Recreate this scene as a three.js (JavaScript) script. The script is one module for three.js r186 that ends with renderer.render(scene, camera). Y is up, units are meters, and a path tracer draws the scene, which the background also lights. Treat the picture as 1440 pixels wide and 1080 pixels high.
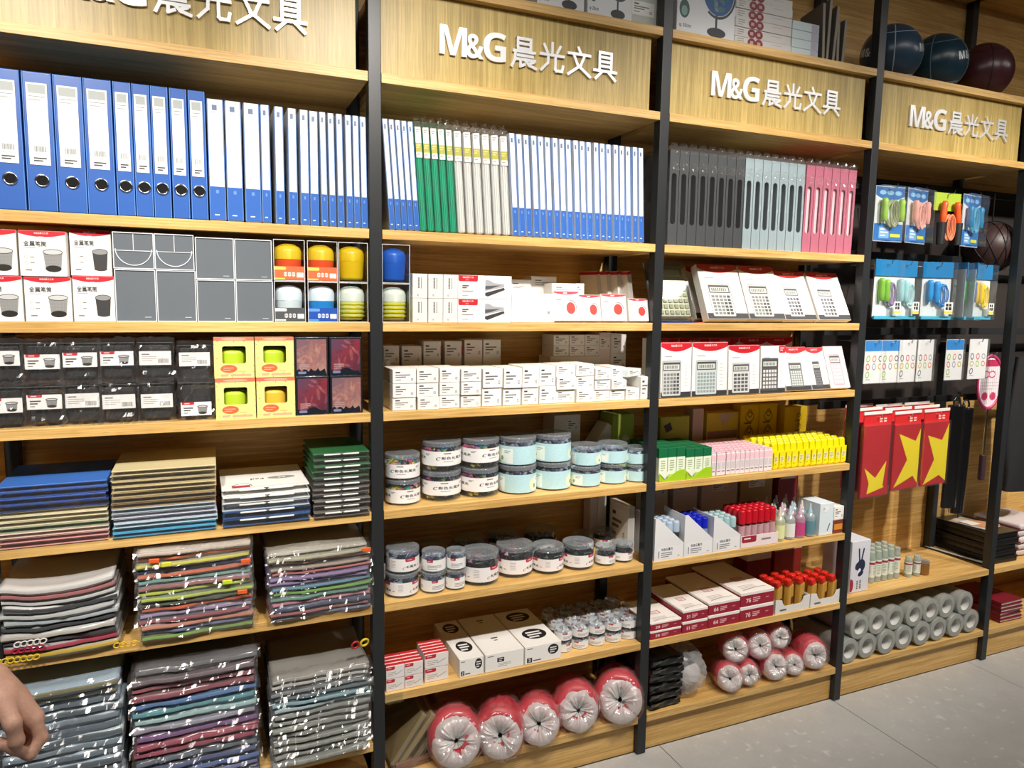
import * as THREE from 'three';
import { RoundedBoxGeometry } from 'three/addons/geometries/RoundedBoxGeometry.js';
import { TextGeometry } from 'three/addons/geometries/TextGeometry.js';
import { FontLoader } from 'three/addons/loaders/FontLoader.js';
import { RectAreaLightUniformsLib } from 'three/addons/lights/RectAreaLightUniformsLib.js';
import { mergeGeometries, mergeVertices, toCreasedNormals } from 'three/addons/utils/BufferGeometryUtils.js';
import { MarchingCubes } from 'three/addons/objects/MarchingCubes.js';

// ---------------------------------------------------------------- camera, lights, exposure
const scene = new THREE.Scene();
scene.background = new THREE.Color(0x0b0b0c);
const camera = new THREE.PerspectiveCamera(56.196, 4 / 3, 0.05, 50);
{
  const right = new THREE.Vector3(0.9194862, 0.0145478, 0.39285302), up = new THREE.Vector3(0.03161302, 0.99334249, -0.11077597), fwd = new THREE.Vector3(0.39184914, -0.11427625, -0.91290481);
  camera.position.set(-0.4456, 1.5309, 1.93);
  camera.quaternion.setFromRotationMatrix(new THREE.Matrix4().makeBasis(right, up, fwd.negate()));
}
scene.add(camera);
const renderer = new THREE.WebGLRenderer({ antialias: true });
renderer.toneMapping = THREE.LinearToneMapping;
renderer.toneMappingExposure = 0.64;
renderer.shadowMap.enabled = true;
RectAreaLightUniformsLib.init();
const CEIL = 3.0;
const LAMPS = [[-1.3, 1.35], [0.3, 1.35], [1.9, 1.35], [3.5, 1.35]];   // panel lamps on the ceiling (x, z)
const LAMP_POWER = 14, SPOT_POWER = 27;   // panels; spots

// ---------------------------------------------------------------- helpers
let seed = 7;
function rnd(a = 1, b) {
  seed = (seed + 0x6d2b79f5) | 0;
  let t = Math.imul(seed ^ (seed >>> 15), 1 | seed);
  t = (t + Math.imul(t ^ (t >>> 7), 61 | t)) ^ t;
  const v = ((t ^ (t >>> 14)) >>> 0) / 4294967296;
  return b === undefined ? v * a : a + v * (b - a);
}
const used = {};
const numbered = (n) => { used[n] = (used[n] || 0) + 1; return used[n] === 1 ? n : n + '_' + String(used[n] - 1).padStart(3, '0'); };
function tag(o, label, category, group) { o.userData.label = label; o.userData.category = category; if (group) o.userData.group = group; return o; }
function thing(name, label, category, x, y, z, ry = 0, group) {
  const o = new THREE.Group();
  o.name = numbered(name); o.position.set(x, y, z); o.rotation.y = ry; scene.add(o);
  return tag(o, label, category, group);
}
function part(par, name, geo, mat, x = 0, y = 0, z = 0, rx = 0, ry = 0, rz = 0) {
  const m = new THREE.Mesh(geo, mat);
  m.name = name; m.position.set(x, y, z); m.rotation.set(rx, ry, rz); m.castShadow = m.receiveShadow = true;
  par.add(m);
  return m;
}
function dup(o, label, x, y, z, ry = 0, rx = 0, rz = 0) {
  const c = o.clone();
  c.name = numbered(o.name.replace(/_\d{3}$/, '')); c.userData = { ...o.userData, label };
  c.position.set(x, y, z); c.rotation.set(rx, ry, rz); scene.add(c);
  return c;
}
// spots: [x, y, z, ry, rx, rz]; the first one is the thing that make() builds, the others are copies of it
function series(spots, label, make) {
  let first;
  return spots.map((s, i) => {
    const [x, y, z, ry = 0, rx = 0, rz = 0] = s, text = typeof label === 'function' ? label(i, s) : label;
    if (!first) { first = make(text); first.position.set(x, y, z); first.rotation.set(rx, ry, rz); return first; }
    return dup(first, text, x, y, z, ry, rx, rz);
  });
}
const ORD = ['first', 'second', 'third', 'fourth', 'fifth', 'sixth', 'seventh', 'eighth', 'ninth', 'tenth', 'eleventh', 'twelfth', 'thirteenth', 'fourteenth', 'fifteenth', 'sixteenth', 'seventeenth', 'eighteenth', 'nineteenth', 'twentieth', 'twenty-first', 'twenty-second', 'twenty-third', 'twenty-fourth'];
const nth = (desc, from) => (i) => `${ORD[i]} ${desc} from ${from}`;
function struct(name, geo, mat, x, y, z) {
  const m = new THREE.Mesh(geo, mat);
  m.name = name; m.position.set(x, y, z); m.castShadow = m.receiveShadow = true; m.userData.kind = 'structure'; scene.add(m);
  return m;
}
const cache = new Map();
const memo = (key, make) => { if (!cache.has(key)) cache.set(key, make()); return cache.get(key); };
const RB = (w, h, d, r = 0.003) => memo(`rb${w.toFixed(4)},${h.toFixed(4)},${d.toFixed(4)},${r}`, () => new RoundedBoxGeometry(w, h, d, 1, Math.min(r, w * 0.45, h * 0.45, d * 0.45)));
const PL = (w, h) => memo(`pl${w.toFixed(4)},${h.toFixed(4)}`, () => new THREE.PlaneGeometry(w, h));
const CY = (r, h, n = 24, r2 = r, open = false) => memo(`cy${r},${h},${n},${r2},${open}`, () => new THREE.CylinderGeometry(r2, r, h, n, 1, open));
const std = (color, roughness = 0.6, more = {}) => new THREE.MeshStandardMaterial({ color, roughness, ...more });
const phys = (color, roughness, more) => new THREE.MeshPhysicalMaterial({ color, roughness, ...more });
const paint = (color, roughness = 0.6) => memo(`m${color},${roughness}`, () => std(color, roughness));
function lathe(pts, n = 28) { return new THREE.LatheGeometry(pts.map((p) => new THREE.Vector2(p[0], p[1])), n); }
function hash(x, y, z) { let h = (Math.imul(x, 374761393) + Math.imul(y, 668265263) + Math.imul(z, 2147483647)) | 0; h = Math.imul(h ^ (h >>> 13), 1274126177); return ((h ^ (h >>> 16)) >>> 0) / 4294967295; }
function noise(x, y, z = 0) {
  const xi = Math.floor(x), yi = Math.floor(y), zi = Math.floor(z), f = (t) => t * t * (3 - 2 * t), u = f(x - xi), v = f(y - yi), w = f(z - zi), L = THREE.MathUtils.lerp;
  const k = (a, b, c) => hash(xi + a, yi + b, zi + c);
  return L(L(L(k(0, 0, 0), k(1, 0, 0), u), L(k(0, 1, 0), k(1, 1, 0), u), v), L(L(k(0, 0, 1), k(1, 0, 1), u), L(k(0, 1, 1), k(1, 1, 1), u), v), w);
}
function displace(geo, fn, crease = 0) {
  const p = geo.attributes.position, n = geo.attributes.normal, v = new THREE.Vector3(), q = new THREE.Vector3();
  for (let i = 0; i < p.count; i++) { v.fromBufferAttribute(p, i); q.fromBufferAttribute(n, i); fn(v, q); p.setXYZ(i, v.x, v.y, v.z); }
  geo.computeVertexNormals();
  return geo;
}
// uv in metres from position and the way each face points; turn: grain runs upright
function boxUV(geo, turn = false, du = 0, dv = 0) {
  const p = geo.attributes.position, n = geo.attributes.normal, uv = new Float32Array(p.count * 2);
  for (let i = 0; i < p.count; i++) {
    const ax = Math.abs(n.getX(i)), ay = Math.abs(n.getY(i)), az = Math.abs(n.getZ(i));
    let a = p.getX(i), b = p.getY(i);
    if (ay > ax && ay > az) b = p.getZ(i); else if (ax > az) a = p.getZ(i);
    uv[2 * i] = (turn ? b : a) + du; uv[2 * i + 1] = (turn ? a : b) + dv;
  }
  geo.setAttribute('uv', new THREE.BufferAttribute(uv, 2));
  return geo;
}
// ---------------------------------------------------------------- printed matter
const GLYPH = {   // strokes of the characters that the signs and packs carry, on a 10 x 10 grid, y down
  晨: 'M25 3H75V36H25V3M25 19.5H75M10 46H90M16 46L14 75L3 98M26 60H82M20 73H92M36 73V96L52 89M52 73L70 90L96 98M86 78L66 86',
  光: 'M50 2V42M18 10L30 32M82 10L70 32M5 42H95M35 42L33 70L8 96M63 42V89L68 94H90L94 76',
  文: 'M46 2L54 17M6 24H94M73 24L56 62L6 97M26 24L44 62L95 97',
  具: 'M25 4H75V69H25V4M25 20H75M25 36H75M25 52H75M4 69H96M34 74L10 97M66 74L92 97',
  金: 'M50 2L4 38M50 2L96 38M30 36H70M20 56H80M50 36V93M26 66L34 86M74 66L66 86M8 94H92',
  属: 'M16 5H90V24H16M16 5V60L4 97M80 32L30 38M32 46H88V62H32V46M60 36V86M26 72H94V94L84 95M26 72V97M42 88L78 85',
  笔: 'M20 2L5 24M15 12H45M30 12L35 24M65 2L52 24M60 12H95M76 12L82 24M78 30L20 38M14 54L86 50M6 72L92 67M48 34V88L53 94H90L94 80',
  筒: 'M20 2L5 24M15 12H45M30 12L35 24M65 2L52 24M60 12H95M76 12L82 24M12 34V98M12 34H88V94L78 97M30 50H70M33 63H67V84H33V63',
  彩: 'M50 3L10 12M12 20L18 32M30 18L34 30M52 16L44 32M4 46H60M32 36V97M32 48L4 82M32 48L58 76M90 5L64 30M94 35L64 63M97 65L58 98',
  色: 'M36 2L8 34M30 14H70L58 34M18 36H84V62H18M50 36V62M18 36V88L24 94H90L94 78',
  长: 'M80 6L32 36M6 48H94M30 4V93L50 83M46 48L64 76L96 96',
  尾: 'M16 5H90V24H16M16 5V60L4 97M80 34L30 42M28 58L86 54M26 74L92 70M55 40V88L60 94H90L94 80',
  夹: 'M12 20H88M26 30L34 50M74 30L66 50M5 54H95M50 2V54L40 74L5 98M50 54L64 78L96 98',
};
function strokes(ch) {   // -> list of polylines
  const out = [];
  let cur, x = 0, y = 0;
  for (const [, c, a] of GLYPH[ch].matchAll(/([MHVL])([^MHVL]+)/g)) {
    const n = a.trim().split(' ').map(Number);
    if (c === 'M') { [x, y] = n; cur = [[x, y]]; out.push(cur); continue; }
    if (c === 'H') x = n[0]; else if (c === 'V') y = n[0]; else [x, y] = n;
    cur.push([x, y]);
  }
  return out;
}
function cjk(g, text, x, y, size, color, weight = 0.1) {
  g.strokeStyle = color; g.lineWidth = size * weight; g.lineCap = 'square'; g.lineJoin = 'miter';
  for (const ch of text) {
    for (const line of strokes(ch)) { g.beginPath(); line.forEach((p, i) => g[i ? 'lineTo' : 'moveTo'](x + p[0] * size / 100, y + p[1] * size / 100)); g.stroke(); }
    x += size * 1.12;
  }
}
function logo(g, x, y, size, color) { g.fillStyle = color; g.font = `bold ${size}px sans-serif`; g.fillText('M&G', x, y + size * 0.82); cjk(g, '晨光文具', x + size * 2.35, y + size * 0.05, size * 0.8, color, 0.11); }
function lines(g, x, y, w, n, gap, h, color) { g.fillStyle = color; for (let i = 0; i < n; i++) g.fillRect(x, y + i * gap, w * (i === n - 1 ? 0.7 : 1), h); }
function barcode(g, x, y, w, h, color = '#333') { g.fillStyle = color; let p = x; while (p < x + w) { const b = 1 + rnd(3); g.fillRect(p, y, b, h); p += b + 1.5 + rnd(3); } }
function label(w, h, bg, draw, roughness = 0.45) {
  const c = document.createElement('canvas'); c.width = w; c.height = h;
  const g = c.getContext('2d'); g.fillStyle = bg; g.fillRect(0, 0, w, h); draw(g, w, h);
  const t = new THREE.CanvasTexture(c); t.colorSpace = THREE.SRGBColorSpace; t.anisotropy = 8;
  return new THREE.MeshStandardMaterial({ map: t, roughness });
}
function redCap(g, w, h, dip, color = '#c8202f') { g.fillStyle = color; g.beginPath(); g.moveTo(0, 0); g.lineTo(w, 0); g.lineTo(w, h * dip * 0.45); g.quadraticCurveTo(w / 2, h * dip * 1.55, 0, h * dip * 0.45); g.fill(); }

// ---------------------------------------------------------------- materials
function woodTexture(seedN, dark, light) {
  const W = 1024, H = 512, d = new Uint8Array(W * H * 4);
  for (let y = 0; y < H; y++) for (let x = 0; x < W; x++) {
    const u = x / W, v = y / H;
    const fine = noise(u * 14, v * 230, seedN), mid = noise(u * 6, v * 60, seedN + 5), big = noise(u * 3, v * 9 + 2 * noise(u * 3, v * 4, 9), seedN + 11), pore = Math.pow(noise(u * 40, v * 500, seedN + 20), 6);
    const wrap = Math.min(1, Math.min(u, 1 - u) * 20) * 0 + 1;
    let t = (0.42 * fine + 0.33 * mid + 0.25 * big) * wrap - 0.35 * pore;
    t = Math.max(0, Math.min(1, (t - 0.2) * 1.7));
    for (let k = 0; k < 3; k++) d[(y * W + x) * 4 + k] = dark[k] + (light[k] - dark[k]) * t;
    d[(y * W + x) * 4 + 3] = 255;
  }
  const t = new THREE.DataTexture(d, W, H); t.colorSpace = THREE.SRGBColorSpace; t.wrapS = t.wrapT = THREE.MirroredRepeatWrapping; t.magFilter = THREE.LinearFilter; t.needsUpdate = true;
  t.repeat.set(0.8, 1.9);
  return t;
}
const woodTex = woodTexture(3, [192, 149, 82], [238, 198, 126]);
const wood = std(0xffffff, 0.42, { map: woodTex });
const woodPanel = std(0xffffff, 0.38, { map: woodTexture(31, [170, 146, 80], [216, 190, 118]) });
const backWood = wood;
const steel = std(0x2c2f31, 0.36, { metalness: 0.2 });
const chrome = std(0xf2f3f5, 0.16, { metalness: 1 });
const mirror = std(0xf1f3f5, 0.3, { metalness: 0.45 });
const film = phys(0xffffff, 0.09, { transmission: 0.98, thickness: 0, ior: 1.8, clearcoat: 1, clearcoatRoughness: 0.06 });
const filmDull = phys(0xf4f4f6, 0.32, { transmission: 0.82, thickness: 0, ior: 1.45 });
const clear = phys(0xf6fafc, 0.05, { transmission: 1, thickness: 0, ior: 1.5 });
const frosted = phys(0xdfe6ec, 0.35, { transmission: 0.72, thickness: 0, ior: 1.45 });
const white = paint(0xf1f1ee, 0.5), black = paint(0x17181a, 0.45), card = paint(0xece9e2, 0.6);

// ---------------------------------------------------------------- the room
const [S1, S2, S3, S4, S5, S6, S7, LONG, TOP, LIP] = [1.7158, 1.469, 1.2231, 0.9454, 0.6752, 0.4019, 0.1382, 0.4137, 2.3636, 2.0911];
const TH = 0.025, BACK = -0.315, POST = 0.034;
const wallPaint = paint(0x47443f, 0.8);
const X0 = -3.6, X1 = 6.2, Z0 = -0.40, Z1 = 4.9;
{
  const grout = paint(0x8d8f8c, 0.8);
  const f = struct('floor', new THREE.BoxGeometry(X1 - X0, 0.1, Z1 - Z0), grout, (X0 + X1) / 2, -0.054, (Z0 + Z1) / 2);
  const W = 512, d = new Uint8Array(W * W * 4);
  for (let y = 0; y < W; y++) for (let x = 0; x < W; x++) {
    const u = x / W, v = y / W, n = 0.5 * noise(u * 5, v * 5, 2) + 0.3 * noise(u * 18, v * 18, 5) + 0.2 * noise(u * 90, v * 90, 8), s = Math.pow(noise(u * 46, v * 46, 17), 14) * 40;
    const c = 178 + 20 * n + s;
    d.set([c, c + 1, c - 1, 255], (y * W + x) * 4);
  }
  const t = new THREE.DataTexture(d, W, W); t.colorSpace = THREE.SRGBColorSpace; t.magFilter = THREE.LinearFilter; t.wrapS = t.wrapT = THREE.MirroredRepeatWrapping; t.needsUpdate = true;
  const tile = std(0xffffff, 0.34, { map: t });
  const geo = [0, 1, 2].map((k) => boxUV(new RoundedBoxGeometry(0.797, 0.012, 0.797, 1, 0.0015), k === 1, k * 0.37, k * 0.61));
  let k = 0;
  for (let x = 1.77 - 0.8 * 6 + 0.4; x < X1 - 0.3; x += 0.8) for (let z = -0.02 + 0.4; z < Z1 - 0.3; z += 0.8) part(f, 'tile', geo[k++ % 3], tile, x - f.position.x, 0.048, z - f.position.z);
  struct('ceiling', new THREE.BoxGeometry(X1 - X0, 0.1, Z1 - Z0), paint(0x4b4b4e, 0.9), (X0 + X1) / 2, CEIL + 0.05, (Z0 + Z1) / 2);
  struct('wall_back', new THREE.BoxGeometry(X1 - X0 + 0.2, CEIL, 0.1), wallPaint, (X0 + X1) / 2, CEIL / 2, Z0 - 0.05);
  struct('wall_front', new THREE.BoxGeometry(X1 - X0 + 0.2, CEIL, 0.1), wallPaint, (X0 + X1) / 2, CEIL / 2, Z1 + 0.05);
  struct('wall_left', new THREE.BoxGeometry(0.1, CEIL, Z1 - Z0), wallPaint, X0 - 0.05, CEIL / 2, (Z0 + Z1) / 2);
  struct('wall_right', new THREE.BoxGeometry(0.1, CEIL, Z1 - Z0), wallPaint, X1 + 0.05, CEIL / 2, (Z0 + Z1) / 2);
  // ceiling lamps: a housing, a glowing diffuser and the light it gives just below
  const glow = std(0xffffff, 0.5, { emissive: 0xfff8ee, emissiveIntensity: 4 }), house = paint(0xe8e8e8, 0.4);
  LAMPS.forEach(([x, z], i) => {
    const o = thing('ceiling_lamp', nth('panel ceiling lamp over the shelf aisle', 'the left wall')(i), 'lamp', x, CEIL, z);
    part(o, 'housing', RB(1.3, 0.05, 0.34, 0.006), house, 0, -0.0255, 0);
    part(o, 'diffuser', RB(1.26, 0.012, 0.3, 0.004), glow, 0, -0.056, 0);
    const l = new THREE.RectAreaLight(0xfff9f2, LAMP_POWER, 1.24, 0.29);
    l.position.set(0, -0.066, 0); l.rotation.x = -Math.PI / 2; o.add(l);
  });
  // spot lamps on the ceiling, aimed at the middle of the shelving
  [-1.0, 0.1, 1.2, 2.3, 3.4].forEach((x, i) => {
    const o = thing('spot_lamp', nth('white spot lamp aimed at the shelving', 'the left wall')(i), 'lamp', x, CEIL, 1.62);
    part(o, 'mount', CY(0.045, 0.02), house, 0, -0.011, 0);
    part(o, 'arm', CY(0.008, 0.08, 10), house, 0, -0.06, 0);
    const tilt = Math.atan2(1.62, CEIL - 0.13 - 1.4);
    const h = part(o, 'lamp_head', lathe([[0.0, 0.06], [0.035, 0.06], [0.045, -0.06], [0.04, -0.06], [0.036, 0.02], [0, 0.025]], 20), house, 0, -0.13, 0, tilt, 0, 0);
    part(h, 'lamp_lens', CY(0.036, 0.004), glow, 0, -0.03, 0);
    const s = new THREE.SpotLight(0xfff6ec, SPOT_POWER, 0, 0.54, 1, 2);
    s.position.set(0, -0.13 - 0.075 * Math.cos(tilt), -0.075 * Math.sin(tilt)); s.target.position.set(0, -(CEIL - 1.4), -1.62); s.castShadow = true; s.shadow.radius = 2.2; s.shadow.mapSize.set(1024, 1024); s.shadow.bias = -0.0005;
    o.add(s, s.target);
  });
}

// ---------------------------------------------------------------- shelving: five bays of black steel posts and wooden boards
const font = await new FontLoader().loadAsync('fonts/droid/droid_sans_bold.typeface.json');
const signGeo = (() => {
  const H = 0.076, out = [];
  const beam = (a, b, w, d) => { const L = Math.hypot(b[0] - a[0], b[1] - a[1]), g = new THREE.BoxGeometry(L + w, w, d); g.rotateZ(Math.atan2(b[1] - a[1], b[0] - a[0])); g.translate((a[0] + b[0]) / 2, (a[1] + b[1]) / 2, 0); return g; };
  let x = 0;
  for (const [c, w] of [['M', 0.078], ['&', 0.052], ['G', 0.068]]) {
    const g = new TextGeometry(c, { font, size: H * (c === '&' ? 0.82 : 1.0), depth: 0.008, curveSegments: 4, bevelEnabled: false });
    g.computeBoundingBox(); const b = g.boundingBox;
    g.translate(-b.min.x, -b.min.y, -0.004); g.scale(w / (b.max.x - b.min.x), 1, 1); g.translate(x, -H / 2, 0); x += w - 0.002;
    out.push(g);
  }
  x += 0.018;
  for (const ch of '晨光文具') {
    const gs = [];
    for (const l of strokes(ch)) for (let i = 1; i < l.length; i++) gs.push(beam([x + l[i - 1][0] / 100 * 0.08, H / 2 - l[i - 1][1] / 100 * 0.08], [x + l[i][0] / 100 * 0.08, H / 2 - l[i][1] / 100 * 0.08], 0.0078, 0.008));
    out.push(mergeGeometries(gs)); x += 0.088;
  }
  return out;
})();
const postGeo = RB(POST, CEIL - 0.06, POST, 0.002), boards = {};
const BAYS = [[-0.9, -POST], [0, 0.9 - POST], [0.9, 1.8 - POST], [1.8, 2.665 - POST], [2.665, 3.565 - POST], [-1.8, -0.9 - POST]];
const bayLabel = ['wooden shelving bay that holds the blue lever arch files', 'wooden shelving bay that holds the round clip jars', 'wooden shelving bay that holds the calculator boxes', 'wooden shelving bay with hooks, red flags and basketballs', 'wooden shelving bay that holds the dark red books', 'empty wooden shelving bay standing left of the blue lever arch files'];
BAYS.forEach(([xa, xb], b) => {
  const o = thing('shelving_bay', bayLabel[b], 'shelving', xa, 0, 0), w = xb - xa - 0.001, cx = (xb - xa) / 2;
  const board = (y, name = 'shelf_board', d = -BACK - 0.001) => part(o, name, boxUV(new RoundedBoxGeometry(w, TH, d, 1, 0.0012), false, rnd(5), rnd(5)), wood, cx, y - TH / 2, -d / 2);
  const ys = b === 0 || b === 5 ? [S1, S2, S3, S4, S5, 0.262] : b < 3 ? [S1, S2, S3, S4, S5, S6] : [LONG];
  ys.forEach((y) => board(y));
  board(S7); board(LIP + TH); board(TOP); board(2.86);
  part(o, 'kick_board', boxUV(new RoundedBoxGeometry(w, S7 - TH - 0.002, 0.018, 1, 0.001), false, rnd(5), rnd(5)), wood, cx, (S7 - TH) / 2, -0.03);
  const hd = part(o, 'header_board', boxUV(new RoundedBoxGeometry(b === 3 ? w - 0.028 : w - 0.026, TOP - LIP - 2 * TH - 0.001, 0.018, 1, 0.001), true, rnd(5), rnd(5)), woodPanel, cx - 0.013, (TOP + LIP) / 2, -0.033);
  const off = b === 0 ? 0.163 : b === 1 ? 0.163 : 0.166;
  signGeo.forEach((g) => part(hd, 'letter', g, mirror, off - cx + 0.013, 2.231 - (TOP + LIP) / 2, 0.0131));
  part(o, 'back_panel', boxUV(new THREE.BoxGeometry(w + 0.03, CEIL - 0.1, 0.012), false, rnd(5), rnd(5)), backWood, cx, (CEIL - 0.1) / 2 + 0.02, BACK - 0.008);
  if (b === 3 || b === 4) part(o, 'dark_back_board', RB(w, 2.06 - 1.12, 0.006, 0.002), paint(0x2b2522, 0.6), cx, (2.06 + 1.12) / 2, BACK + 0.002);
  part(o, 'post', postGeo, steel, xb - xa + POST / 2, (CEIL - 0.06) / 2 + 0.001, -POST / 2);
  part(o, 'post', postGeo, steel, xb - xa + POST / 2, (CEIL - 0.06) / 2 + 0.001, BACK + POST / 2);
  if (b === 5) { part(o, 'post', postGeo, steel, -POST / 2, (CEIL - 0.06) / 2 + 0.001, -POST / 2); part(o, 'post', postGeo, steel, -POST / 2, (CEIL - 0.06) / 2 + 0.001, BACK + POST / 2); }
  if (b === 3 || b === 4) for (const y of [2.02, 1.735, 1.43, 1.135]) part(o, 'hook_rail', RB(w, 0.03, 0.014, 0.002), steel, cx, y, -0.2);
});

// ---------------------------------------------------------------- bay with the blue files, first shelf: lever arch files and clear display books
const blue = paint(0x2f5fae, 0.35), blueEdge = paint(0x5f90d8, 0.3);
const archLabel = (w) => label(w, 512, '#e3e6e4', (g, W, H) => {
  g.strokeStyle = '#f8f8f8'; g.lineWidth = 12; g.strokeRect(0, 0, W, H);
  g.fillStyle = '#a3aaa8'; g.fillRect(10, 10, W - 20, 55); lines(g, 14, 82, W - 28, 2, 22, 4, '#6f7573'); lines(g, 18, 100, W - 36, 1, 10, 6, '#b5bab8');
  barcode(g, W * 0.25, H - 118, W * 0.55, 36, '#5c6060'); lines(g, W * 0.2, H - 70, W * 0.62, 1, 10, 3, '#999');
  lines(g, W * 0.2, H - 46, W * 0.62, 2, 16, 9, '#3a3d3d');
});
const archW = archLabel(128), archN = archLabel(80);
const ringGeo = new THREE.TorusGeometry(0.0125, 0.0022, 8, 24), holeDiscGeo = CY(0.0115, 0.006, 24);
function leverArch(w, mat) {
  return (text) => {
    const o = thing('lever_arch_file', text, 'file', 0, 0, 0, 0, 'blue lever arch files');
    part(o, 'body', RB(w - 0.0012, 0.302, 0.27, 0.003), blue, 0, 0.1512, -0.135);
    for (const s of [-1, 1]) part(o, 'spine_edge', RB(0.0022, 0.3, 0.004, 0.001), blueEdge, s * (w / 2 - 0.0024), 0.1512, 0.0008);
    part(o, 'spine_label', PL(w * 0.68, 0.176), mat, -0.001, 0.19, 0.0012);
    part(o, 'finger_ring', ringGeo, chrome, 0, 0.068, 0.0012);
    part(o, 'finger_hole_shade', holeDiscGeo, paint(0x040404, 0.95), 0, 0.068, -0.0018, Math.PI / 2, 0, 0);  // solid disc; the dark inside of the hole is put into its colour
    return o;
  };
}
series([-0.886, -0.8275, -0.7675, -0.709, -0.651].map((x) => [x, S1, -0.004]), nth('wide blue lever arch file', 'the shelf end'), leverArch(0.0585, archW));
series([-0.6015, -0.563, -0.5245, -0.4845, -0.4445].map((x) => [x, S1, -0.004]), nth('narrow blue lever arch file', 'the wide ones'), leverArch(0.0388, archN));
const tuft = (w, s) => memo(`tuft${w},${s}`, () => {   // the loose crumpled top of a film bag
  const g = new THREE.PlaneGeometry(w, 0.034, 8, 6);
  return toCreasedNormals(displace(g, (v) => { const a = v.y / 0.034 + 0.5; v.set(v.x * (1 - 0.25 * a) + (noise(a * 5, s * 3, v.x * 90) - 0.5) * 0.006, v.y + 0.004 + (noise(v.x * 200, s) - 0.5) * 0.008, (noise(v.x * 120 + s * 4, a * 5, s) - 0.5) * 0.016 - a * 0.012); }), 0.25);
});
const spineCard = label(96, 768, '#f1f2f4', (g, W, H) => {
  g.fillStyle = '#6b7f9c'; g.fillRect(W * 0.28, 34, W * 0.34, 34); lines(g, W * 0.2, 78, W * 0.5, 1, 8, 5, '#aab4c2');
  g.fillStyle = '#3a68b8'; g.fillRect(0, H * 0.72, W, H * 0.28); g.fillStyle = '#e8edf5'; g.fillRect(0, H * 0.715, W, 5);
  g.fillStyle = '#6f95d8'; g.fillRect(W * 0.4, H * 0.75, W * 0.2, 22); lines(g, W * 0.28, H * 0.955, W * 0.46, 1, 8, 7, '#dfe8f6');
}, 0.28);
const sleeve = phys(0xe7edf5, 0.25, { transmission: 0.45, thickness: 0 }), blueSleeve = phys(0x4a78c4, 0.25, { transmission: 0.35, thickness: 0 });
function displayBook(w) {
  return (text) => {
    const o = thing('display_book', text, 'file', 0, 0, 0, 0, 'white and blue display books');
    part(o, 'spine_card', PL(w * 0.86, 0.283), spineCard, w / 2, 0.145, 0.0009);
    part(o, 'cover', RB(w - 0.001, 0.288, 0.232, Math.min(0.004, w * 0.2)), sleeve, w / 2, 0.1445, -0.116);
    part(o, 'pages', RB(w - 0.008, 0.27, 0.2, 0.001), white, w / 2, 0.142, -0.12);
    for (const e of [0.0022, w - 0.0022]) part(o, 'cover_edge', RB(0.0016, 0.286, 0.003, 0.0007), blueEdge, e, 0.1445, 0.0006);
    return o;
  };
}
{
  const xs = [-0.424, -0.384, -0.342, -0.303, -0.27, -0.238, -0.209, -0.185, -0.157, -0.136, -0.115, -0.092, -0.073, -0.0535];
  series(xs.slice(0, 3).map((x) => [x + 0.001, S1, -0.006]), nth('thick white and blue display book', 'the lever arch files'), displayBook(0.0385));
  series(xs.slice(3, 8).map((x, i) => [x + 0.001, S1, -0.005 - 0.002 * i, 0, 0, 0]), nth('medium white and blue display book', 'the thick ones'), displayBook(0.0235));
  series(xs.slice(8).map((x, i) => [x + 0.001, S1, -0.012 - 0.002 * (i % 2), 0, 0, 0.012]), nth('thin white and blue display book', 'the medium ones'), displayBook(0.0185));
}
// ---- second shelf: pen holder cartons, clear holders, cups in clear boxes
function basket(g, x, y, w, h, full) {
  const taper = w * 0.1;
  g.fillStyle = full ? 'rgba(45,45,47,.92)' : 'rgba(120,122,122,.75)';
  g.beginPath(); g.moveTo(x, y); g.lineTo(x + taper, y + h); g.quadraticCurveTo(x + w / 2, y + h * 1.14, x + w - taper, y + h); g.lineTo(x + w, y); g.fill();
  if (!full) { g.fillStyle = '#26241f'; g.beginPath(); g.ellipse(x + w / 2, y + h * 0.98, w * 0.41, h * 0.2, 0, 0, 7); g.fill(); }
  g.strokeStyle = 'rgba(30,30,32,.35)'; g.lineWidth = 1; for (let i = 1; i < 12; i++) { g.beginPath(); g.moveTo(x + w * i / 12, y); g.lineTo(x + taper + (w - 2 * taper) * i / 12, y + h); g.stroke(); g.beginPath(); g.moveTo(x + 2, y + h * i / 12); g.lineTo(x + w - 2, y + h * i / 12); g.stroke(); }
  g.fillStyle = full ? '#8e8f8f' : '#c7c8c6'; g.strokeStyle = '#2a2a2c'; g.lineWidth = 5; g.beginPath(); g.ellipse(x + w / 2, y, w / 2, h * 0.16, 0, 0, 7); g.fill(); g.stroke();
}
const holderPrint = (full) => label(384, 384, '#f1efe8', (g, W, H) => {
  redCap(g, W, H, 0.13); logo(g, W * 0.33, 8, 20, '#f6e9e6'); lines(g, W * 0.42, 46, W * 0.16, 1, 4, 4, '#f0d5d2');
  cjk(g, '金属笔筒', W * 0.1, H * 0.23, 42, '#2d2c2a', 0.13); lines(g, W * 0.1, H * 0.37, W * 0.36, 1, 4, 5, '#8b8984');
  for (const k of [0, 1]) { g.strokeStyle = '#8a8780'; g.lineWidth = 3; g.beginPath(); g.arc(W * 0.14, H * (0.58 + k * 0.13), 14, 0, 7); g.stroke(); lines(g, W * 0.22, H * (0.57 + k * 0.13), W * 0.13, 1, 4, 8, '#7d7a74'); }
  lines(g, W * 0.11, H * 0.86, W * 0.2, 1, 4, 9, '#5d5a55');
  if (full) basket(g, W * 0.53, H * 0.47, W * 0.38, H * 0.4, true); else basket(g, W * 0.5, H * 0.46, W * 0.42, H * 0.38, false);
});
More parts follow.
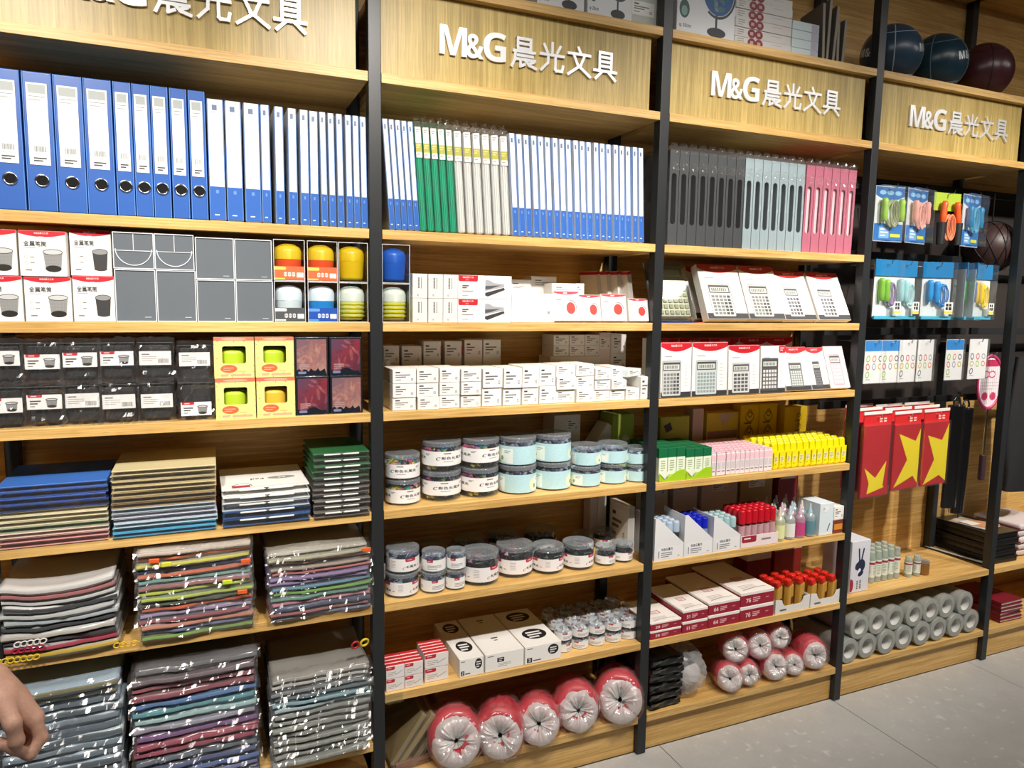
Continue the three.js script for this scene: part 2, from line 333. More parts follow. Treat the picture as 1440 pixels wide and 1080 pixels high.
const holderWide = holderPrint(false), holderTall = holderPrint(true), cartonRed = paint(0xb81f2d, 0.45), cartonCream = paint(0xe9e6dd, 0.5);
const holderCarton = (w, h, print) => (text) => {
  const o = thing('pen_holder_carton', text, 'box', 0, 0, 0, 0, 'metal pen holder cartons');
  part(o, 'carton', RB(w, h, 0.1, 0.0015), cartonCream, 0, h / 2, -0.05);
  part(o, 'front_print', PL(w * 0.985, h * 0.985), print, 0, h / 2, 0.0006);
  part(o, 'lid', RB(w * 1.002, 0.0016, 0.1, 0.0007), cartonRed, 0, h - 0.0002, -0.0503);
  return o;
};
series([[-0.864, S2, -0.006], [-0.769, S2, -0.006], [-0.87, S2 + 0.1025, -0.007, 0.02], [-0.774, S2 + 0.1025, -0.004, -0.02]], (i) => ['lower red and white pen holder carton at the shelf end', 'lower red and white pen holder carton with open basket picture', 'upper red and white pen holder carton at the shelf end', 'upper red and white pen holder carton with open basket picture'][i], holderCarton(0.092, 0.1015, holderWide));
series([[-0.678, S2, -0.006], [-0.682, S2 + 0.1065, -0.026, 0.01]], (i) => ['lower pen holder carton beside the clear tubs, dark basket picture', 'upper pen holder carton beside the clear tubs, set back in shade'][i], holderCarton(0.085, 0.1055, holderTall));
function tub(w, h, d, front = true) {   // an open clear plastic box lying with its base to the front, walls with thickness
  const t = 0.0022, gs = [];
  const add = (a, b, c, x, y, z) => { const g = new RoundedBoxGeometry(a, b, c, 1, 0.0009); g.translate(x, y, z); gs.push(g); };
  if (front) add(w, h, t, 0, h / 2, -t / 2); else add(w, h, t, 0, h / 2, -d); add(t, h, d - t, -w / 2 + t / 2, h / 2, -d / 2 - t / 2); add(t, h, d - t, w / 2 - t / 2, h / 2, -d / 2 - t / 2); add(w - 2 * t, t, d - t, 0, t / 2, -d / 2 - t / 2); add(w - 2 * t, t, d - t, 0, h - t / 2, -d / 2 - t / 2);
  return mergeGeometries(gs);
}
const tubMat = phys(0xa8b1b9, 0.16, { transmission: 0.66, thickness: 0, ior: 1.5 }), tubRim = phys(0xeff4f8, 0.2, { transmission: 0.25, thickness: 0 });
const clearTub = (w, h, split) => (text) => {
  const o = thing('clear_pen_holder', text, 'pen holder', 0, 0, 0, 0, 'clear plastic pen holders');
  part(o, 'tub', tub(w, h, 0.1), tubMat, 0, 0, 0);
  for (const s of [-1, 1]) { part(o, 'rim', RB(0.0026, h, 0.003, 0.001), tubRim, s * (w / 2 - 0.0013), h / 2, 0.0012); part(o, 'rim', RB(w, 0.0026, 0.003, 0.001), tubRim, 0, s > 0 ? h - 0.0013 : 0.0013, 0.0012); }
  if (split) {
    part(o, 'divider', RB(w - 0.006, 0.0018, 0.0016, 0.0006), tubRim, 0, h * 0.5, 0.0008);
    part(o, 'divider', RB(0.0018, h * 0.48, 0.0016, 0.0006), tubRim, 0, h * 0.75, 0.0008);
    part(o, 'curved_wall', new THREE.TorusGeometry(w * 0.44, 0.0012, 6, 24, Math.PI), tubRim, 0, h * 0.55, 0.0008, 0, 0, Math.PI);
  } else part(o, 'base_mark', RB(0.014, 0.0012, 0.001, 0.0004), tubRim, w * 0.28, h * 0.09, 0.0006);
  return o;
};
series([[-0.591, S2, -0.006], [-0.503, S2, -0.006]], nth('tall clear plastic pen holder, lower row,', 'the printed cartons'), clearTub(0.087, 0.1235));
series([[-0.592, S2 + 0.1245, -0.008], [-0.5045, S2 + 0.1245, -0.008]], nth('divided clear plastic pen holder, upper row,', 'the printed cartons'), clearTub(0.087, 0.0855, true));
series([[-0.414, S2, -0.006], [-0.3245, S2, -0.006]], nth('square clear plastic pen holder, lower row,', 'the divided ones'), clearTub(0.0885, 0.1035));
series([[-0.4145, S2 + 0.1045, -0.008], [-0.325, S2 + 0.1045, -0.008]], nth('square clear plastic pen holder, upper row,', 'the divided ones'), clearTub(0.0885, 0.1015));
const cupGeo = lathe([[0, 0.004], [0.024, 0.004], [0.027, 0.01], [0.029, 0.05], [0.029, 0.052], [0, 0.052]], 24), capGeo = lathe([[0.0295, 0.051], [0.0295, 0.07], [0.026, 0.08], [0.014, 0.088], [0, 0.09]], 24);
const bandPrint = (bg, fg) => label(256, 96, bg, (g, W, H) => { g.fillStyle = fg; g.beginPath(); g.roundRect(-20, 4, 120, 22, 10); g.fill(); for (let k = 0; k < 3; k++) { g.strokeStyle = '#f4f4f2'; g.lineWidth = 4; g.strokeRect(84 + k * 34, 46, 20, 22); g.beginPath(); g.moveTo(94 + k * 34, 40); g.lineTo(94 + k * 34, 74); g.stroke(); } g.fillStyle = '#f1f1ee'; g.fillRect(190, 44, 56, 34); g.fillStyle = fg; g.fillRect(0, 84, 90, 10); });
const cups = [   // x, level, cup colour, cap colour, band, label
  [-0.239, 1, 0xf4582c, 0xf7c62a, bandPrint('#f2683c', '#ffc95a'), 'orange cup with yellow lid in clear box beside the grey tubs'],
  [-0.156, 1, 0xf4582c, 0xf7c62a, null, 'orange cup with yellow lid in clear box beside the yellow cup'],
  [-0.0765, 1, 0xf3c21a, 0xf3c21a, 0, 'plain yellow cup in clear box stacked on the cream cup'],
  [-0.239, 0, 0xe9ece9, 0xf4f5f4, bandPrint('#4d5052', '#e9eaea'), 'white cup in clear box with dark grey printed band'],
  [-0.156, 0, 0x2f8fd8, 0xf2f4f6, bandPrint('#1b4ea8', '#5f9be6'), 'blue cup with white lid in clear box with blue band'],
  [-0.0765, 0, 0xe8e087, 0xf1eeda, 0, 'cream and yellow striped cup in clear box by the post'],
  [0.0385, 0, 0xe8e087, 0xf1eeda, 0, 'yellow striped cup in clear box beside the stapler cartons'],
  [0.0385, 1, 0x2c62c4, 0x2c62c4, 0, 'deep blue cup in clear box stacked beside the stapler cartons'],
];
let orangeBand;
for (const [x, lv, c1, c2, band, text] of cups) {
  const w = 0.077, h = lv ? 0.104 : 0.1045, o = thing('boxed_cup', text, 'cup', x, S2 + lv * 0.1055, -0.006, 0, 'boxed cups');
  part(o, 'cup', cupGeo, paint(c1, 0.35), 0, 0.002, -0.037).scale.set(1.2, 1.05, 1.2);
  part(o, 'cup_lid', capGeo, paint(c2, 0.35), 0, 0.002, -0.037).scale.set(1.2, 1.05, 1.2);
  for (const s of [-1, 1]) { part(o, 'box_edge', RB(0.0016, h, 0.002, 0.0006), tubRim, s * (w / 2 - 0.0008), h / 2, 0.001); part(o, 'box_edge', RB(w, 0.0016, 0.002, 0.0006), tubRim, 0, s > 0 ? h - 0.0008 : 0.0008, 0.001); }
  part(o, 'box', tub(w, h, 0.075), clear, 0, 0, 0);
  if (band) orangeBand = orangeBand || band;
  if (band !== 0) part(o, 'printed_band', PL(w * 0.97, 0.034), band || orangeBand, 0, 0.02, 0.0006);
  if (c1 === 0xe8e087) for (let k = 0; k < 4; k++) part(o, 'stripe', lathe([[0.0288, 0.012 + k * 0.01], [0.0296, 0.012 + k * 0.01], [0.0298, 0.016 + k * 0.01], [0.0288, 0.016 + k * 0.01]], 24), paint(0xd9c925, 0.4), 0, 0.002, -0.037).scale.set(1.2, 1.05, 1.2);
}
// ---- third shelf: bagged mesh pen holders and gift boxes
const meshMat = paint(0x1b1c1e, 0.55);
const tagPrint = (kind) => label(256, 128, kind === 1 ? '#e4e4e2' : '#f2f1ef', (g, W, H) => {
  if (kind === 0) { g.fillStyle = '#c22434'; g.beginPath(); g.roundRect(8, -14, 104, 40, 12); g.fill(); lines(g, 30, 8, 60, 1, 4, 8, '#efd8d6'); lines(g, 22, 50, 80, 2, 22, 12, '#4c4a48'); lines(g, 22, 98, 50, 1, 8, 8, '#77746f'); basket(g, 138, 44, 84, 62, false); }
  else { lines(g, 20, 24, 90, 1, 4, 10, '#6a6865'); lines(g, 20, 48, 120, 3, 18, 5, '#99968f'); barcode(g, 150, 70, 84, 40, '#55534f'); }
});
const tagA = tagPrint(0), tagB = tagPrint(1);
function crinkle(w, h, d, s, amp = 0.005, n = 9) {   // a loose film bag: closed, rounded, with folds
  let g = new THREE.BoxGeometry(w, h, d, n, n, 5);
  g.deleteAttribute('uv'); g.deleteAttribute('normal'); g = mergeVertices(g); g.computeVertexNormals();
  displace(g, (v, q) => {
    const k = Math.abs(noise(v.x * 55 + s, v.y * 40 + s * 3, v.z * 45) - 0.5) * 2, m = noise(v.x * 140 + s, v.y * 90, v.z * 120 + s);
    v.addScaledVector(q, (0.6 - k) * amp + (m - 0.5) * amp * 0.7);
    if (v.y > h * 0.3) v.z += (noise(v.x * 30, s) - 0.5) * amp * 2;
  });
  return toCreasedNormals(g, 0.35);
}
const squareCup = (() => { const g = new RoundedBoxGeometry(0.07, 0.086, 0.07, 2, 0.008); return displace(g, (v) => { const k = 1 + (v.y - 0.04) * 1.1; v.x *= k; v.z *= k; }); })();
const bagGeo = [1, 2, 3, 4].map((s) => crinkle(0.081, 0.106, 0.086, s * 17, 0.008, 12));
const rimGeo = RB(0.08, 0.004, 0.08, 0.0018);
{
  const xs = [-0.868, -0.79, -0.714, -0.638, -0.556, -0.4685];
  for (let lv = 0; lv < 2; lv++) xs.forEach((x, i) => {
    const y = S3 + 0.0075 + lv * 0.1005 - (i === 5 && lv ? 0.008 : 0), o = thing('bagged_pen_holder', `${lv ? 'upper' : 'lower'} black mesh pen holder in film, ${ORD[i]} column from the shelf end`, 'pen holder', x, y, -0.008 - rnd(0.006), rnd(-0.06, 0.06), 'black mesh pen holders in plastic film');
    part(o, 'mesh_cup', squareCup, meshMat, 0, 0.044, -0.044);
    part(o, 'rim', rimGeo, paint(0x0e0f10, 0.4), 0, 0.087, -0.044);
    const plain = (lv === 1 && i >= 4) || (lv === 0 && i >= 2 && i < 5), red = !plain;
    part(o, 'paper_tag', PL(0.07, 0.034), red ? tagA : tagB, 0, red && i === 5 ? 0.022 : 0.05 + rnd(-0.006, 0.006), -0.0015);
    part(o, 'film_bag', bagGeo[(i + lv) % 4], film, 0, 0.046, -0.043);
  });
}
const giftPrint = label(384, 384, '#ece08c', (g, W, H) => {
  g.fillStyle = '#e5715a'; g.fillRect(0, 0, W, 34); g.fillStyle = '#eda58e'; g.beginPath(); g.ellipse(W / 2, 18, 120, 12, 0, 0, 7); g.fill();
  for (let k = 0; k < 26; k++) { const a = rnd(W), b = rnd(H); if (a > 60 && a < 330 && b > 60 && b < 330) continue; g.fillStyle = ['#9a7a3a', '#c9a24a', '#8aa058'][k % 3]; g.beginPath(); g.arc(a, b, 5, 0, 7); g.fill(); }
  g.fillStyle = '#e4693f'; g.beginPath(); g.ellipse(W * 0.36, H * 0.77, 80, 38, 0, 0, 7); g.fill(); lines(g, W * 0.22, H * 0.74, 100, 2, 20, 7, '#f3b79e');
  g.fillStyle = '#f0a98a'; g.beginPath(); g.roundRect(W * 0.15, H * 0.9, 70, 22, 10); g.fill(); g.beginPath(); g.roundRect(W * 0.4, H * 0.9, 200, 22, 10); g.fill(); lines(g, W * 0.6, H * 0.83, 100, 1, 8, 8, '#cbb56a');
});
const giftFront = (() => {
  const w = 0.0945, h = 0.1035, s = new THREE.Shape([[-w / 2, 0], [w / 2, 0], [w / 2, h], [-w / 2, h]].map((p) => new THREE.Vector2(...p))), hole = new THREE.Path(), a = [-0.028, 0.037, 0.028, 0.081], r = 0.006;
  hole.moveTo(a[0] + r, a[1]); hole.lineTo(a[2] - r, a[1]); hole.quadraticCurveTo(a[2], a[1], a[2], a[1] + r); hole.lineTo(a[2], a[3] - r); hole.quadraticCurveTo(a[2], a[3], a[2] - r, a[3]); hole.lineTo(a[0] + r, a[3]); hole.quadraticCurveTo(a[0], a[3], a[0], a[3] - r); hole.lineTo(a[0], a[1] + r); hole.quadraticCurveTo(a[0], a[1], a[0] + r, a[1]);
  s.holes.push(hole);
  const g = new THREE.ExtrudeGeometry(s, { depth: 0.0015, bevelEnabled: false, curveSegments: 4 }), uv = g.attributes.uv, p = g.attributes.position;
  for (let i = 0; i < uv.count; i++) uv.setXY(i, p.getX(i) / w + 0.5, p.getY(i) / h);
  return g;
})();
{
  const boxGeo = (() => { const w = 0.0945, h = 0.1035, d = 0.09, t = 0.0015, gs = []; const add = (a, b, c, x, y, z) => { const g = new THREE.BoxGeometry(a, b, c); g.translate(x, y, z); gs.push(g); }; add(t, h, d, -w / 2 + t / 2, h / 2, -d / 2); add(t, h, d, w / 2 - t / 2, h / 2, -d / 2); add(w, t, d, 0, t / 2, -d / 2); add(w, t, d, 0, h - t / 2, -d / 2); add(w, h, t, 0, h / 2, -d); return mergeGeometries(gs); })();
  const lime = paint(0xb3cf2e, 0.4), amber = paint(0xd9b63a, 0.4), inside = paint(0x55601c, 0.6), dome = lathe([[0, 0.006], [0.033, 0.006], [0.036, 0.012], [0.036, 0.058], [0.034, 0.066], [0.024, 0.071], [0, 0.073]], 28);
  [[-0.376, 0, 'lower yellow gift box with lime cap beside the bagged holders'], [-0.2785, 0, 'lower yellow gift box showing an amber cap in its window'], [-0.377, 1, 'upper yellow gift box with lime cap beside the bagged holders'], [-0.2795, 1, 'upper yellow gift box with lime cap beside the dark boxes']].forEach(([x, lv, text], i) => {
    const o = thing('gift_box', text, 'box', x, S3 + lv * 0.1045, -0.008, 0, 'yellow window gift boxes');
    part(o, 'carton', boxGeo, paint(0xe6da8c, 0.55), 0, 0, 0);
    part(o, 'window_front', giftFront, giftPrint, 0, 0, 0);
    part(o, 'lining', PL(0.09, 0.1), inside, 0, 0.052, -0.084);
    part(o, 'cap', dome, i === 1 ? amber : lime, -0.004, 0.002, -0.042);
  });
}
const dusk = (a, b, c, s) => label(256, 288, a, (g, W, H) => {
  const gr = g.createLinearGradient(0, 0, W, H); gr.addColorStop(0, a); gr.addColorStop(0.5, b); gr.addColorStop(1, c); g.fillStyle = gr; g.fillRect(0, 0, W, H);
  for (let k = 0; k < 70; k++) { g.globalAlpha = 0.25; g.fillStyle = [a, b, c, '#f0c8b0'][k % 4]; g.beginPath(); g.ellipse(rnd(W), rnd(H), rnd(10, 60), rnd(4, 16), rnd(3), 0, 7); g.fill(); }
  g.globalAlpha = 1; lines(g, 20, H * 0.7, 90, 3, 16, 7, '#c9a8a4'); g.fillStyle = '#232530'; g.beginPath(); g.moveTo(0, H * 0.9); for (let x = 0; x <= W; x += 20) g.lineTo(x, H * (0.86 + 0.05 * Math.sin(x * s))); g.lineTo(W, H); g.lineTo(0, H); g.fill(); g.fillStyle = '#8d94bc'; g.beginPath(); g.roundRect(10, H * 0.9, 70, 20, 8); g.fill();
}, 0.3);
{
  const arts = [dusk('#8a6a74', '#b5726a', '#c99a86', 0.2), dusk('#6a5068', '#a03a44', '#5a3040', 0.35)];
  [[-0.1855, 0, 0, 'lower dark toy box with red print beside the gift boxes'], [-0.0965, 0, 1, 'lower dark toy box with red print beside the post'], [-0.1865, 1, 0, 'upper dark toy box with tan print beside the gift boxes'], [-0.0975, 1, 1, 'upper dark toy box with red print beside the post']].forEach(([x, lv, a, text]) => {
    const o = thing('toy_box', text, 'box', x, S3 + lv * 0.1035, -0.012, 0, 'dark printed toy boxes');
    part(o, 'carton', RB(0.086, 0.1025, 0.08, 0.0015), paint(0x24242b, 0.4), 0, 0.0515, -0.041);
    part(o, 'front_print', PL(0.076, 0.094), arts[lv ? a : 1 - a], 0, 0.0505, -0.0004);
    part(o, 'clear_cover', tub(0.087, 0.1028, 0.02), clear, 0, 0, 0.0025);
  });
}
// ---- fourth shelf: stacks of bagged notebooks and paper pads
const edgeWhite = paint(0xe8e4da, 0.6);
function padStack(name, x, w, d, y0, list, desc, where, cat, opts = {}) {
  let y = y0;
  list.forEach(([color, t, style], i) => {
    const fromTop = list.length - 1 - i, o = thing(name, `${ORD[fromTop]} ${desc(color, style)} from the top, ${where}`, cat, x + rnd(-0.003, 0.003), y, 0.006 + rnd(-0.004, 0.004), rnd(-0.012, 0.012), desc(0, '') + ' ' + where);
    const m = paint(color, 0.4);
    part(o, 'block', RB(w - 0.02, t * 0.62, d - 0.03, 0.0012), style === 'inked' ? m : edgeWhite, 0, t * 0.4, -d / 2 - 0.012);
    part(o, 'cover', RB(w, Math.max(0.0022, t * 0.24), d, 0.001), m, 0, t * 0.86, -d / 2);
    part(o, 'cover', RB(w, 0.0014, d, 0.0006), m, 0, 0.0008, -d / 2);
    if (opts.clip) { for (const s of [-1, 1]) part(o, 'clip', RB(w * 0.3, 0.0035, 0.008, 0.0012), paint(0xe9e9e4, 0.4), s * w * 0.16, t * 0.75, 0.001); part(o, 'clip_hinge', CY(0.004, 0.012, 12), paint(0x3a3c3e, 0.4), 0, t * 0.72, 0.001, 0, 0, Math.PI / 2); }
    part(o, 'film_sleeve', flap(w, t, Math.floor(rnd(4))), film, 0, 0, 0.0022);
    y += t;
  });
  return y;
}
const flaps = new Map();
function flap(w, t, s) {   // the front of a film sleeve: a shallow crinkled strip wrapped over the edge
  return memo(`flap${w.toFixed(3)},${t.toFixed(4)},${s}`, () => {
    const g = new THREE.PlaneGeometry(w * 1.01, t * 0.96, 18, 2);
    displace(g, (v) => { v.y += t / 2; v.z += noise(v.x * 70 + s * 9, v.y * 300) * 0.004; });
    return toCreasedNormals(g, 0.3);
  });
}
{
  const cream = 0xe4dcb8, pink = 0xe2a9a4, bl = 0x2c56a8, green = 0x9aa888;
  padStack('bagged_notebook', -0.782, 0.222, 0.24, S4 + 0.0005, [[pink, 0.013], [pink, 0.0125], [0xe8cfc0, 0.012], [green, 0.013], [cream, 0.013], [cream, 0.0125], [cream, 0.011], [0x1f3c78, 0.016], [bl, 0.015], [0x2a4f98, 0.015], [0x3d72c4, 0.014]], (c) => c === 0 ? 'bagged notebooks' : ([bl, 0x1f3c78, 0x2a4f98, 0x3d72c4].includes(c) ? 'blue bagged notebook' : 'pale bagged notebook'), 'stack at the shelf end', 'notebook');
  padStack('bagged_notebook', -0.546, 0.232, 0.24, S4 + 0.0005, [[0x3f9cc4, 0.012], [0x49b4d6, 0.012], [0xbfd6e2, 0.012], [0xc9d3e2, 0.012], [0xd6dbe6, 0.012], [0xb4c6cf, 0.0125], [0xa88f62, 0.0135], [0x8c7a55, 0.0135], [0xb9a878, 0.0135], [0xcabb8a, 0.0135], [0xbfb081, 0.0135], [0xc8bb90, 0.0135], [0xd0c498, 0.0135]], (c) => c === 0 ? 'bagged notebooks' : 'bagged notebook', 'stack of tan over light blue', 'notebook');
  const top3 = padStack('paper_pad', -0.309, 0.216, 0.24, S4 + 0.0005, [[0x27588f, 0.021, 'inked'], [0x274f86, 0.02, 'inked'], [0xb9c7d2, 0.02], [0xdfe3e4, 0.019], [0xeeeeea, 0.018]], (c) => c === 0 ? 'paper pads' : 'blue and white paper pad', 'low stack with Pad print', 'notepad', { clip: true });
  const padPrint = label(512, 256, '#eeece8', (g, W, H) => { g.save(); g.translate(W, H); g.rotate(Math.PI); g.fillStyle = '#222'; g.font = 'bold 52px sans-serif'; g.fillText('Pad', 250, 215); g.fillStyle = '#8f9290'; g.beginPath(); g.ellipse(140, 200, 90, 36, 0, 0, 7); g.fill(); g.fillStyle = '#eee'; g.font = 'bold 44px sans-serif'; g.fillText('A4', 110, 216); g.restore(); g.strokeStyle = '#2d3040'; g.lineWidth = 7; g.beginPath(); g.arc(110, 220, 60, Math.PI, 0); g.stroke(); g.fillStyle = '#a93b48'; g.fillRect(50, 200, 110, 50); });
  const last = scene.children[scene.children.length - 1];
  part(last, 'cover_print', PL(0.205, 0.11), padPrint, 0, 0.0185, -0.06, -Math.PI / 2, 0, 0);
  padStack('clip_pad', -0.115, 0.15, 0.22, S4 + 0.0005, [[0x6b6560, 0.0155, 'thin'], [0x6b6560, 0.0155, 'thin'], [0x746e68, 0.0155, 'thin'], [0x6b6560, 0.0155, 'thin'], [0x746e68, 0.0155, 'thin'], [0x5f5a55, 0.0155, 'thin'], [0x3c4a3e, 0.0155, 'thin'], [0x2f6a3e, 0.0165, 'thin'], [0x2f6a3e, 0.0165, 'thin'], [0x2a5a3a, 0.0165, 'thin'], [0x276038, 0.0175, 'thin']], (c) => c === 0 ? 'clip pads' : (c > 0x500000 ? 'grey clip pad with white clips' : 'green clip pad with white clips'), 'stack beside the post', 'clipboard', { clip: true });
}
// ---- fifth and sixth shelf: floppy packs of zip pockets in film
const packGeo = (w, d, t, sag, s) => memo(`pack${w},${d},${t},${sag},${s}`, () => {
  const g = new THREE.BoxGeometry(w, t, d, 22, 1, 8);
  g.deleteAttribute('uv'); g.deleteAttribute('normal');
  const m = mergeVertices(g); m.computeVertexNormals();
  return displace(m, (v) => {
    const u = v.x / w;
    v.y += t / 2 + sag * (u * u * 4 - 1) * -0.0 + sag * 4 * u * u + (noise(v.x * 16 + s * 7, v.z * 12, s) - 0.5) * t * 0.55;
    v.z += -d / 2 + (noise(v.x * 22 + s * 5, s) - 0.5) * 0.012 + (noise(v.x * 80, s * 3) - 0.5) * 0.003;
  });
});
const filmFold = (w, t, s) => memo(`fold${w},${t},${s}`, () => {
  const g = new THREE.PlaneGeometry(w * 1.05, 0.05, 34, 5);
  displace(g, (v) => {   // a strip of film lying over the front edge, its lip drooping
    const a = (v.y / 0.05 + 0.5), k = Math.abs(noise(v.x * 60 + s * 3, a * 4 + s) - 0.5) * 2;
    const zz = 0.016 - a * 0.05, yy = zz > 0 ? t - zz * 0.9 : t + 0.0008;
    v.set(v.x, yy + k * 0.0042 + (noise(v.x * 160, a * 9, s) - 0.5) * 0.0024, zz + (k - 0.5) * 0.006);
  });
  return toCreasedNormals(g, 0.3);
});
function pocketStack(x, y0, w, d, list, text, group, sag = 0, zOff = 0.01) {
  let y = y0;
  return list.map(([color, zip, t = 0.016], i) => {
    const s = Math.floor(rnd(5)), o = thing('zip_pocket', `${ORD[list.length - 1 - i]} ${text[0]} from the top, ${text[1]}`, 'pocket file', x + rnd(-0.006, 0.006), y, zOff + rnd(-0.006, 0.006), rnd(-0.02, 0.02), group);
    const sg = sag * Math.min(1, 0.25 + i / list.length);
    part(o, 'pocket', packGeo(w, d, t * 0.8, sg, s), phys(new THREE.Color(color).lerp(new THREE.Color(0x6a6c70), 0.3), 0.3, { clearcoat: 1, clearcoatRoughness: 0.15 }), 0, 0, 0);
    const z = part(o, 'zip', packGeo(w * 0.98, 0.006, t * 0.34, sg, s), paint(new THREE.Color(zip).lerp(new THREE.Color(0x77797c), 0.25).getHex(), 0.4), 0, t * 0.34, 0.008);
    if (!sag) part(o, 'film_fold', filmFold(w, t, s), film, 0, 0, 0);
    y += t * (sag ? 0.8 : 0.92);
    return o;
  });
}
// a small part of the pocket that lies at this height: at(x, y, z) in the room
function attach(stack, name, geo, mat, x, y, z, rx = 0, ry = 0, rz = 0) {
  let o = stack[0]; for (const s of stack) if (Math.abs(s.position.y - y + 0.006) < Math.abs(o.position.y - y + 0.006)) o = s;
  return part(o, name, geo, mat, x - o.position.x, y - o.position.y, z - o.position.z, rx, ry, rz);
}
const Cw = 0xd9dad6, Cd = 0x2a2c30;
{
  // left pile: pale sagging pockets with coloured chain zips
  const zips = [0xd8b52c, 0xb52a48, Cd, 0xc9c4b8, Cd, 0xb9c4c8, 0xcfd2d0, Cd, 0xd6d8d6, 0xb46a6a, 0xd9d9d6];
  const pale = [0xb9b49a, 0xa8a4a4, 0x9fa2a4, 0xc4c7c6, 0x8f9496, 0xcfd2d0, 0xb6babb, 0xdcdddb, 0xc2c4c2, 0x9a8a8a, 0xe2e1dd];
  const pileA = pocketStack(-0.778, S5 + 0.001, 0.235, 0.24, pale.map((c, i) => [c, zips[i], 0.0195]), ['pale sagging zip pocket', 'beside the shelf end'], 'pale sagging zip pockets', 0.012);
  const chain = (y, color, n, x0) => {
    const gs = [];
    for (let k = 0; k < n; k++) { const t = new THREE.TorusGeometry(0.0058, 0.0016, 6, 12); t.scale(1.25, 1, 1); t.rotateZ(0.4); t.translate(k * 0.0125, 0, 0); gs.push(t); }
    return [mergeGeometries(gs), color, x0, y];
  };
  [[S5 + 0.012, 0xe3bf2a, 7, -0.905], [S5 + 0.034, 0xb52446, 5, -0.87], [S5 + 0.049, 0xe2e2dc, 5, -0.865], [S5 + 0.011, 0xe0b62a, 4, -0.663]].forEach(([y, c, n, x0], i) => {
    const [g, col] = chain(y, c, n, x0);
    attach(pileA, 'chain_trim', g, paint(col, 0.35), x0, y, 0.026);
  });
  const P1 = [[0x6b7a52, 0x86b04a], [0x4a5568, 0x7a8ab8], [0xb08a80, 0xd88a70], [0x5a5a60, 0xa04a58], [0x8a8090, 0xb0a0c8], [0xb89a88, 0xe0602c], [0x3a3e40, 0x55604a], [0x7a8a6a, 0xb8cc4a], [0x9a9a8a, 0xc8d84a], [0x8a7a88, 0xa86a60], [0x8a9aa4, 0x7ab0a8], [0xb09890, 0xe07048], [0x6a7aa4, 0x3a4a9a], [0xb4b088, 0xd8d84a], [0xc8a898, 0xe86a3a], [0xc4bcb0, 0xd8c8b8]];
  const pileB = pocketStack(-0.483, S5 + 0.001, 0.262, 0.25, P1.map((p) => [...p, 0.0158]), ['colourful bagged zip pocket', 'between the pale and right stacks'], 'colourful bagged zip pockets, middle stack');
  const P2 = [[0x2a3450, 0x8a98b8], [0x8a3a40, 0xb06a68], [0x5a6a80, 0x3a4468], [0xb8788a, 0xd88aa0], [0x3f5a50, 0x6aa08a], [0x4a7a52, 0x7ab04a], [0x3a5a70, 0x6a98b0], [0x6a5a88, 0xa088b8], [0x7a6a98, 0x9a80b0], [0xb06a68, 0xd87a7a], [0x8a8078, 0xb0a090], [0xb09488, 0xd0b0a0], [0xa8a48c, 0xb8b49a], [0xb8b4a8, 0xc8c4b8]];
  const pileC = pocketStack(-0.175, S5 + 0.001, 0.262, 0.25, P2.map((p) => [...p, 0.0148]), ['colourful bagged zip pocket', 'right stack under the clip pads'], 'colourful bagged zip pockets, right stack');
  const tabs = [[-0.575, S5 + 0.212, 0xe2602c], [-0.548, S5 + 0.2, 0xd8d23a], [-0.375, S5 + 0.104, 0xe2602c], [-0.41, S5 + 0.135, 0xc8dc2a], [-0.365, S5 + 0.185, 0xe2602c], [-0.055, S5 + 0.175, 0xe0622c]];
  for (const [x, y, c] of tabs) attach(x > -0.2 ? pileC : pileB, 'pull_tab', crinkleTab(x), paint(c, 0.4), x, y, 0.028, 0, 0, rnd(-0.1, 0.1));
  const Y6 = 0.262 + 0.001;
  const P3 = Array.from({ length: 15 }, (_, i) => [[0xc6dcec, 0xd4e6f2, 0xb8d2e4, 0xdcecf4, 0xaec8da][i % 5], i > 12 ? 0x8a8458 : [0x6a7c8c, 0x8a9aa8, 0x54646f][i % 3], 0.0245]);
  pocketStack(-0.79, Y6, 0.25, 0.25, P3, ['pale blue zip pocket', 'low pile at the shelf end'], 'pale blue zip pockets on the lowest shelf');
  const P4 = [[0x3a3a58, 0x7a7ac0], [0x4a5270, 0x8a98d0], [0x2f3f6a, 0x6a8ad0], [0x2a3550, 0x5a6aa0], [0x3c4858, 0x6a7a8a], [0x8a2a48, 0xb84a68], [0x9a3050, 0xc0506a], [0x6a3a6a, 0x8a5a9a], [0x8a8a9a, 0xb0b0c0], [0x9ac0c4, 0xb8e0e0], [0x4a8a98, 0x68b0bc], [0x3a6a98, 0x5a8ac8], [0x6a2a38, 0xa04a58], [0x7a3038, 0xb86068], [0x4a3a40, 0x807078], [0x55555a, 0x77777c]];
  pocketStack(-0.492, Y6, 0.29, 0.25, P4.map((p) => [...p, 0.0232]), ['wine and teal zip pocket', 'lowest shelf, middle pile'], 'dark coloured zip pockets on the lowest shelf');
  const P5 = [...Array.from({ length: 8 }, (_, i) => [[0x8c9088, 0x979b94, 0x83877f][i % 3], 0xa8aca4, 0.021]), [0x8ab0b8, 0xbad4da, 0.018], [0x4a7a88, 0x9ac0cc, 0.018], [0x2f4048, 0x6a8088, 0.018], [0x2a3034, 0x8a9094, 0.018], [0xb8b6b0, 0xd8d6d0, 0.018], [0x9a988f, 0xb4b2aa, 0.018]];
  const pileD = pocketStack(-0.178, Y6, 0.262, 0.25, P5, ['grey or teal zip pocket', 'lowest shelf beside the post'], 'grey and teal zip pockets on the lowest shelf');
